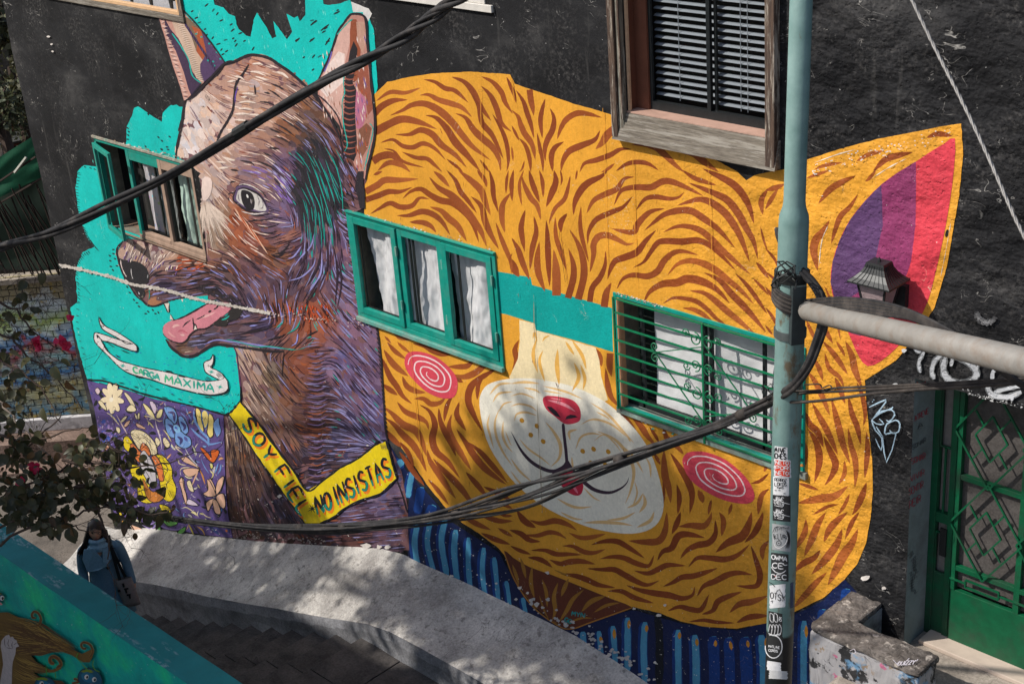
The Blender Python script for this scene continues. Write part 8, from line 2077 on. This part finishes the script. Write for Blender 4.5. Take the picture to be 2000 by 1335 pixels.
# rough terraces below the brick wall
M_PINKG = make_concrete('pinkish_dirt_concrete', (128, 108, 98), (70, 58, 52), (160, 140, 128), 1.6, bd=.05)
tr_ = MB()
levels = [(838, 872, .10, .5), (872, 905, .5, .9)]
zt_ = vb2
for k in range(6):
    hh = .34; tr_.obox(BL((u0 + u1) / 2, zt_ - hh / 2 - k * hh, .1 + .42 * k), HR, HF, (0, 0, 1), (u1 - u0) / 2 + .3, .45, hh / 2 - .002)
tag(tr_.build('terrace_steps', M_PINKG), kind='structure')
# lower-left terrace slab seen under the branches
sl_ = MB(); P = [ATZ(95, 1050, -4.1), ATZ(60, 1045, -4.1), ATZ(150, 1000, -4.1), ATZ(225, 1015, -4.1), ATZ(230, 1100, -4.1), ATZ(120, 1100, -4.1)]
# grille fence with a dark green tarpaulin above the wall
fence = empty('iron_fence', tuple(BL(0, vtop)), 'rusty iron bar fence leaning against a dark green sheet at the left edge', 'fence')
M_RUST = simple('rusty_iron', (52, 40, 34), .8, .2, .25, 20, .3)
tu = lambda px_, py_, w_=0.0: BL(*UV(px_, py_), w_)
fx = [-40, -12, 14, 42, 68, 92, 116]
for k in range(15):
    xb = -60 + k * 17; p0 = tu(xb + 62, 528, .15); p1 = tu(xb, 395 - (xb + 60) * .40 + 14 * ((k * 5) % 3), .15)
    s = MB(); s.bar(p0, p1, .022); s.build('bar', M_RUST, fence)
for k in range(12):
    xb = 40 + k * 13; s = MB(); s.bar(tu(xb - 10 + 40, 528, .22), tu(xb - 62, 360 + (k % 4) * 10, .22), .018); s.build('bar', M_RUST, fence)
for (a, b) in (((-60, 392), (75, 300)), ((-60, 428), (110, 328))):
    s = MB(); s.bar(tu(*a, .17), tu(*b, .17), .026); s.build('rail', M_RUST, fence)
s = MB(); s.bar(tu(35, 330, .2), tu(58, 300, .2), .035); s.build('rail', simple('pale_pipe', (150, 150, 140), .6), fence)
def wavy(name, P, mat, parent, amp=.06, seed=0, n=24):
    """a hanging sheet through 4 corners"""
    vs = []; fs = []
    for j in range(n + 1):
        for i in range(n + 1):
            u, v = i / n, j / n
            p = (P[0] * (1 - u) + P[1] * u) * (1 - v) + (P[3] * (1 - u) + P[2] * u) * v
            vs.append(p - HF * amp * noise.noise((u * 4, v * 3, seed)))
    for j in range(n):
        for i in range(n): a = j * (n + 1) + i; fs.append((a, a + 1, a + n + 2, a + n + 1))
    return mesh_obj(name, vs, fs, mat, parent, smooth=True)
M_TARP = simple('dark_green_sheet', (30, 66, 52), .7, 0, .2, 4, .3)
o = wavy('green_sheet', [tu(-70, 395, -.3), tu(130, 240, -.3), tu(160, 540, -.3), tu(-70, 540, -.3)], simple('dark_green_board', (38, 56, 46), .8, 0, .2, 3, .2), None, .05, 1)
tag(o, 'dark green board standing behind the iron fence at the left edge', 'board')
o = wavy('tarpaulin', [tu(-70, 352, -.1), tu(120, 232, -.1), tu(120, 330, -.1), tu(-70, 420, -.1)], simple('green_tarpaulin', (18, 88, 60), .6, 0, .15, 5, .3), None, .045, 3)
tag(o, 'bright green tarpaulin sagging above the fence at the left edge', 'tarpaulin')
# terrace furniture behind
tb_ = empty('garden_table', tuple(tu(20, 300, -3)), 'dark round garden table in the shade above the green tarpaulin', 'table')
c0 = BG(18, 268, 27.5); s = MB()
k = 20; s.add([c0 + Vector((.55 * math.cos(2 * math.pi * i / k), .55 * math.sin(2 * math.pi * i / k), dz)) for dz in (0, .04) for i in range(k)], [tuple(range(k - 1, -1, -1)), tuple(range(k, 2 * k))] + [(i, (i + 1) % k, (i + 1) % k + k, i + k) for i in range(k)])
s.build('tabletop', simple('slate_tabletop', (66, 68, 68), .6), tb_)
for q in range(3): s = MB(); a = q * 2.1; s.bar(c0, c0 + Vector((.4 * math.cos(a), .4 * math.sin(a), -.72)), .04); s.build('leg', M_IRON, tb_)
ch = empty('garden_chair', tuple(tu(45, 260, -3)), 'reddish brown garden chair beside the round table at the upper left', 'chair')
c0 = BG(32, 240, 27.8); s = MB(); s.obox(c0, HR, HF, (0, 0, 1), .24, .02, .16); s.build('backrest', simple('red_brown_wood', (96, 52, 40), .7), ch)
s = MB(); s.obox(c0 - Vector((0, 0, .3)) - HF * .22, HR, HF, (0, 0, 1), .24, .22, .02); s.build('seat', simple('red_brown_wood', (96, 52, 40), .7), ch)
for sx in (-1, 1):
    for sy in (0, -1): s = MB(); q = c0 + HR * .22 * sx + HF * .4 * sy - Vector((0, 0, .3)); s.bar(q, q - Vector((0, 0, .44)), .035); s.build('leg', M_IRON, ch)
c0 = BG(45, 212, 28.2)
t2 = empty('stone_table', tuple(c0), 'grey table slab in deep shade near the top left corner', 'table')
s = MB(); s.obox(c0, HR, HF, (0, 0, 1), .45, .35, .05); s.build('slab', simple('grey_slab', (92, 94, 90), .7), t2); s = MB(); s.obox(c0 - Vector((0, 0, .4)), HR, HF, (0, 0, 1), .1, .1, .36); s.build('foot', M_IRON, t2)
# terrace the furniture stands on, and the dark wall that closes the view
s = MB(); c0 = BG(30, 330, 29); s.obox(c0 - Vector((0, 0, 1.2)), HR, HF, (0, 0, 1), 4, 4.5, .8); tag(s.build('garden_terrace', simple('garden_soil', (52, 44, 38), .95, 0, .3, 6, .5, .03)), kind='structure')
s = MB(); c0 = BG(60, 200, 36); s.obox(c0, HR, HF, (0, 0, 1), 9, .2, 9)
tag(s.build('neighbour_wall', simple('dark_neighbour_wall', (52, 48, 44), .9, 0, .3, 3, .4, .03)), 'dark wall closing the view behind the garden at the upper left', 'wall')

# ---------------------------------------------------------------- leaves
rl = random.Random(11)
def leaf_mesh(name, L, w_, curl, mat, n=5):
    """heart-shaped leaf with a fold along the midrib"""
    prof = [(0, .0), (.10, .55), (.25, .92), (.42, 1.0), (.62, .80), (.82, .42), (1.0, .0)]
    vs = []; fs = []
    for i, (t, k) in enumerate(prof):
        z = -curl * L * t * t
        vs += [(-w_ / 2 * k, L * t - (L * .06 if 0 < t < .2 else 0), z + w_ * .16 * k), (0, L * t, z), (w_ / 2 * k, L * t - (L * .06 if 0 < t < .2 else 0), z + w_ * .16 * k)]
    for i in range(len(prof) - 1):
        a = i * 3; fs += [(a, a + 1, a + 4, a + 3), (a + 1, a + 2, a + 5, a + 4)]
    me = bpy.data.meshes.new(name); me.from_pydata(vs, [], fs); me.materials.append(mat)
    me.polygons.foreach_set('use_smooth', [True] * len(fs)); return me
def leafmat(name, c1, c2, edge=None):
    m, nt, b = newmat(name); p = pos(nt)
    oi = N(nt, 'ShaderNodeObjectInfo').outputs['Random']
    c = ramp(nt, oi, [(0, lin(c1)), (1, lin(c2))])
    c = mixc(nt, vramp(nt, noise_tex(nt, 25, 5, .6, p), .55, .68, 0, .6), c, lin(edge or c2))
    nt.links.new(c, b.inputs['Base Color']); b.inputs['Roughness'].default_value = .5
    tr = N(nt, 'ShaderNodeBsdfTranslucent'); nt.links.new(c, tr.inputs[0]); mx = N(nt, 'ShaderNodeMixShader'); mx.inputs[0].default_value = .3
    out = nt.nodes['Material Output']; nt.links.new(b.outputs[0], mx.inputs[1]); nt.links.new(tr.outputs[0], mx.inputs[2]); nt.links.new(mx.outputs[0], out.inputs[0])
    return m
ML1 = leafmat('dark_leaf', (48, 52, 32), (74, 72, 46), (88, 76, 46)); ML2 = leafmat('pale_leaf', (84, 92, 68), (112, 112, 82), (150, 112, 70)); ML3 = leafmat('brown_leaf', (70, 54, 36), (104, 78, 48)); MFL = leafmat('magenta_bract', (176, 20, 60), (206, 30, 80))
LM = [leaf_mesh('leaf', .105, .082, .25, ML1), leaf_mesh('leaf', .09, .075, -.2, ML1), leaf_mesh('leaf', .12, .085, .4, ML1), leaf_mesh('leaf', .10, .08, .3, ML2), leaf_mesh('leaf', .085, .05, .6, ML3)]
def orient(d, up):
    d = d.normalized(); r = d.cross(up)
    if r.length < 1e-3: r = Vector((1, 0, 0))
    r.normalize(); u = r.cross(d); return Matrix((r, d, u)).transposed()
bush = empty('bougainvillea_bush', tuple(AT(40, 1045, 12.2)), 'straggly bougainvillea with dark leaves and a few magenta flowers reaching in from the left', 'bush')
M_TWIG = simple('brown_twig', (72, 58, 50), .85, 0, .25, 40, .3)
def place(me, name, parent, p, d, up, sc):
    o = bpy.data.objects.new(name, me); COL.objects.link(o); adopt(o, parent)
    o.matrix_basis = Matrix.Translation(p) @ orient(d, up).to_4x4() @ Matrix.Scale(sc, 4); return o
# main branches (photo px, distance) ; leaves follow them
branches = ["-60,760,12.4 0,787,12.3 40,830,12.2 75,870,12.1 112,905,12.0", "-60,1060,12.4 40,1010,12.2 120,960,12.0 200,930,11.8 250,905,11.7", "-60,980,12.8 30,950,12.5 110,925,12.2 150,895,12.0 190,870,11.9 235,880,11.8", "-40,1080,12.2 60,1030,12.0 150,1005,11.9 230,985,11.7 300,1003,11.6 340,990,11.55", "-50,900,12.6 30,890,12.4 90,840,12.3 130,800,12.3", "-50,640,12.6 20,660,12.5 60,700,12.4 110,740,12.3 160,800,12.2", "-50,560,12.8 20,600,12.7 70,650,12.6 130,690,12.5", "150,950,11.9 200,975,11.8 235,1003,11.7 262,1030,11.65", "160,880,11.9 200,865,11.8 250,890,11.75 270,905,11.75", "120,900,12.0 180,905,11.9 260,912,11.7 330,902,11.6 395,880,11.5", "170,965,11.9 196,1010,11.9 212,1055,11.9 214,1105,11.9", "-40,700,12.2 30,720,12.1 80,760,12.0 120,830,11.9", "60,1030,12 130,1025,12 170,1040,12", "0,850,12.3 60,860,12.2 120,845,12.1 170,835,12.0"]
allp = []
for s_ in branches:
    P = [tuple(float(q) for q in a.split(',')) for a in s_.split()]
    S = [AT(x, y, t) + Vector((rl.gauss(0, .01), rl.gauss(0, .01), rl.gauss(0, .01))) for x, y, t in spline(P, 5)]
    s = MB(); s.tube(S, [max(.004, .013 * (1 - .75 * i / len(S))) for i in range(len(S))], 6)
    s.build('branch', M_TWIG if s_ is not branches[0] else simple('pale_twig', (120, 108, 98), .8), bush, smooth=True)
    allp += [(p, (S[min(len(S) - 1, i + 1)] - S[max(0, i - 1)]).normalized()) for i, p in enumerate(S)]
# fine twigs: one joined part
tw = MB(); twp = []
def twig(p, d, L, r, depth):
    pts = [p]; q = p.copy(); dd = d.copy()
    for i in range(5):
        dd = (dd + Vector((rl.gauss(0, .28), rl.gauss(0, .28), rl.gauss(0, .24)))).normalized(); q = q + dd * L / 5; pts.append(q.copy())
    tw.tube(pts, [r * (1 - .15 * i) for i in range(len(pts))], 4, caps=False)
    twp.append((pts[-1], dd)); twp.append((pts[3], dd))
    if depth:
        for i in (2, 3, 5): twig(pts[i], (dd + Vector((rl.gauss(0, .6), rl.gauss(0, .6), rl.gauss(0, .5)))).normalized(), L * .6, r * .65, depth - 1)
for i in range(46):
    p, d = rl.choice(allp[:])
    twig(p, (d + Vector((rl.gauss(0, .7), rl.gauss(0, .7), rl.gauss(0, .5)))).normalized(), rl.uniform(.25, .55), .0035, 2)
for i in range(64):       # bare brush in front of the painted bricks
    p = AT(rl.uniform(-40, 90), rl.uniform(520, 790), rl.uniform(12.2, 13.2)); twig(p, Vector((rl.uniform(-.4, .6), rl.gauss(0, .5), rl.gauss(0, .6))).normalized(), rl.uniform(.2, .42), .003, 2)
tag(tw.build('twigs', M_TWIG, bush), kind='stuff')
def leaf_at(p, kinds, big=1.0, down=.6):
    d = Vector((rl.gauss(0, .6), rl.gauss(0, .6), rl.gauss(-down, .4)));
    if d.length < .1: d = Vector((0, 0, -1))
    up = (-FW + Vector((rl.gauss(0, .55), rl.gauss(0, .55), rl.gauss(0.2, .55)))).normalized()
    return place(LM[rl.choice(kinds)], 'leaf', bush, p, d, up, big * rl.uniform(.45, 1.1))
n_leaf = 0
clusters = [((30, 830), 40, 60, 22), ((60, 890), 50, 35, 26), ((100, 950), 60, 35, 44), ((40, 970), 50, 40, 44), ((180, 960), 45, 28, 40), ((235, 895), 30, 20, 22), ((165, 880), 22, 14, 10), ((205, 868), 18, 12, 8), ((255, 950), 34, 26, 18), ((300, 998), 36, 10, 12), ((60, 1010), 60, 22, 34), ((140, 1010), 40, 16, 20), ((20, 700), 28, 50, 12), ((50, 600), 40, 40, 9), ((10, 620), 30, 30, 5), ((180, 845), 20, 14, 4), ((30, 760), 30, 30, 8), ((240, 1005), 25, 14, 6)]
for (c, sx, sy, n_) in clusters:
    for i in range(int(n_ * (2.9 if c[1] > 820 and c[0] < 200 else 1.7))):
        x = rl.gauss(c[0], sx * .8); y = rl.gauss(c[1], sy * .8)
        if y > 1012 + x * .62 - 6 or x > 350: continue
        if 140 < x < 225 and y > 985: continue
        leaf_at(AT(x, y, rl.uniform(11.5, 12.6)), [0, 0, 1, 1, 2, 2, 4] if x < 160 or rl.random() < .75 else [3, 3, 0]); n_leaf += 1
for (x, y, k) in ((45, 700, 3), (20, 690, 3), (105, 715, 3), (130, 700, 3), (170, 858, 3), (178, 872, 3), (160, 868, 3), (150, 885, 3), (128, 745, 4), (232, 1003, 2), (255, 1000, 2), (285, 1003, 1), (340, 985, 4), (135, 1030, 0), (120, 1024, 0), (325, 1000, 2), (245, 1022, 4), (264, 1040, 4), (297, 914, 0)):
    leaf_at(AT(x, y, 11.7), [k], 1.25, 1.0)
for (x, y, k) in ((68, 668, 6), (75, 676, 5), (118, 668, 6), (126, 680, 6), (66, 908, 5), (70, 920, 3), (40, 936, 3), (140, 620, 2)):
    for i in range(k):
        d = Vector((rl.gauss(0, 1), rl.gauss(0, 1), rl.gauss(0, 1))); place(leaf_mesh('flower_bract', .055, .05, .3, MFL) if i == 0 else fb, 'flower_bract', bush, AT(x + rl.uniform(-6, 6), y + rl.uniform(-6, 6), 11.8), d, -FW + d * .3, 1.0)
        if i == 0: fb = COL.objects[-1].data
# background foliage: real crowns behind the terrace
def foliage(name, label, cat, centre, rad, n, mats, leafL, seed, trunk=True):
    r = random.Random(seed); root = empty(name, tuple(centre - Vector((0, 0, rad[2] + 1.0))), label, cat)
    vs = []; fs = []; mi = []
    blobs = [(Vector((r.gauss(0, .45) * rad[0], r.gauss(0, .45) * rad[1], r.gauss(0, .45) * rad[2])), r.uniform(.25, .5)) for _ in range(14)]
    for i in range(n):
        bc, br = r.choice(blobs); v = Vector((r.gauss(0, 1), r.gauss(0, 1), r.gauss(0, 1))).normalized() * (r.random() ** .4) * br
        p = centre + bc + Vector((v.x * rad[0], v.y * rad[1], v.z * rad[2])); d = Vector((r.gauss(0, 1), r.gauss(0, 1), r.gauss(-.3, .7))).normalized(); w_ = d.orthogonal().normalized(); w_ = Matrix.Rotation(r.uniform(0, 6.3), 3, d) @ w_; L = leafL * r.uniform(.6, 1.3)
        k = len(vs); vs += [p, p + d * L * .5 + w_ * L * .28, p + d * L, p + d * L * .5 - w_ * L * .28]; fs.append((k, k + 1, k + 2, k + 3)); mi.append(0 if r.random() < .75 else 1)
    tag(mesh_obj('crown', vs, fs, None, root, mats=mats, midx=mi), kind='stuff')
    s = MB(); b0 = centre - Vector((0, 0, rad[2] + 1.0))
    s.tube([b0, b0 + Vector((.1, 0, .8)), centre], [.14, .11, .06], 8)
    for (bc, br) in blobs[:8]: s.tube([b0 + Vector((.1, 0, .9)), centre + bc * .5, centre + bc], [.06, .035, .012], 5)
    s.build('trunk', M_TWIG, root); return root
foliage('garden_shrub', 'dark glossy shrub at the upper left corner behind the house edge', 'shrub', BG(20, 130, 27), (1.3, 1.0, 1.0), 2600, [ML1, ML2], .13, 2)
foliage('garden_shrub', 'grey-leaved shrub at the left edge beside the garden table', 'shrub', BG(-5, 210, 26), (.6, .7, .6), 900, [ML2, ML1], .11, 3)
foliage('palm_shrub', 'shrub with long green leaves in the top left corner', 'shrub', BG(5, 10, 29), (1.5, 1.2, .9), 1400, [ML1, ML2], .26, 4)

# ================================================================== outside the frame: the tree and the house that shade the stairs
opp = empty('opposite_house', (-18, -10, -2.3), 'plain house across the stairs, outside the photograph', 'house')
s = MB(); s.box(-22.4, -11.8, -16, -9.0, -5.4, 7.6); s.build('wall', simple('ochre_plaster', (150, 128, 100), .9, 0, .1, 3, .3), opp)
s = MB(); s.box(-22.6, -11.6, -16.2, -8.8, 7.6, 7.75); s.build('roof', M_REVEAL, opp)
tree = empty('shade_tree', (-17.0, -7.4, -5.3), 'tree beside the stairs, outside the photograph, throwing dappled shade', 'tree')
rt = random.Random(21)
vs = []; fs = []
targets = []
for (x, y, k, rr_) in ((880, 1120, 3, .5), (1000, 1040, 4, .6), (1120, 1090, 5, .7), (1220, 1130, 5, .7), (1330, 1150, 4, .7), (1160, 1200, 4, .6), (1400, 1240, 4, .6), (1060, 930, 2, .5), (1220, 960, 2, .5), (620, 1130, 4, .6), (450, 1110, 4, .5), (900, 1230, 4, .5), (1050, 1290, 4, .6), (700, 1180, 3, .4), (1300, 1300, 5, .7), (1240, 1060, 4, .6), (1150, 1170, 5, .7), (1280, 1190, 5, .7), (1400, 1150, 4, .6), (1460, 1100, 3, .5), (1320, 1060, 3, .5), (1030, 1110, 4, .6), (1150, 1040, 4, .5), (950, 1000, 3, .4), (1420, 1210, 4, .6), (1080, 1150, 5, .7), (1180, 1110, 4, .7), (1350, 1080, 3, .5), (1480, 1260, 3, .5), (400, 1080, 3, .4), (980, 1270, 3, .5), (530, 1000, 2, .3), (560, 1180, 3, .5), (340, 1120, 2, .4)):
    for q in range(k): targets.append((W(x + rt.gauss(0, 30), y + rt.gauss(0, 24)) + SUN * rt.uniform(12.0, 14.5), rr_))
for c, r_ in targets:
    for i in range(int(165 * (r_ / .6) ** 2)):
        p = c + Vector((rt.gauss(0, 1), rt.gauss(0, 1), rt.gauss(0, 1))) * r_ * .42; d = Vector((rt.gauss(0, 1), rt.gauss(0, 1), rt.gauss(0, 1))).normalized(); w_ = d.orthogonal().normalized(); L = rt.uniform(.11, .2)
        k = len(vs); vs += [p, p + d * L * .5 + w_ * L * .35, p + d * L, p + d * L * .5 - w_ * L * .35]; fs.append((k, k + 1, k + 2, k + 3))
tag(mesh_obj('crown', vs, fs, ML1, tree), kind='stuff')
cc_ = sum((c for c, r_ in targets), Vector()) / len(targets)
s = MB(); s.tube([(-17.0, -7.4, -5.3), (-17.0, -7.4, -1), (cc_.x, cc_.y, cc_.z - 1.5), (cc_.x, cc_.y, cc_.z)], [.24, .2, .14, .06], 10)
for c, r_ in targets[::4]: s.tube([(cc_.x, cc_.y, cc_.z - 1.2), tuple((c + cc_) / 2 - Vector((0, 0, .3))), tuple(c)], [.06, .035, .012], 5)
s.build('trunk', M_TWIG, tree)
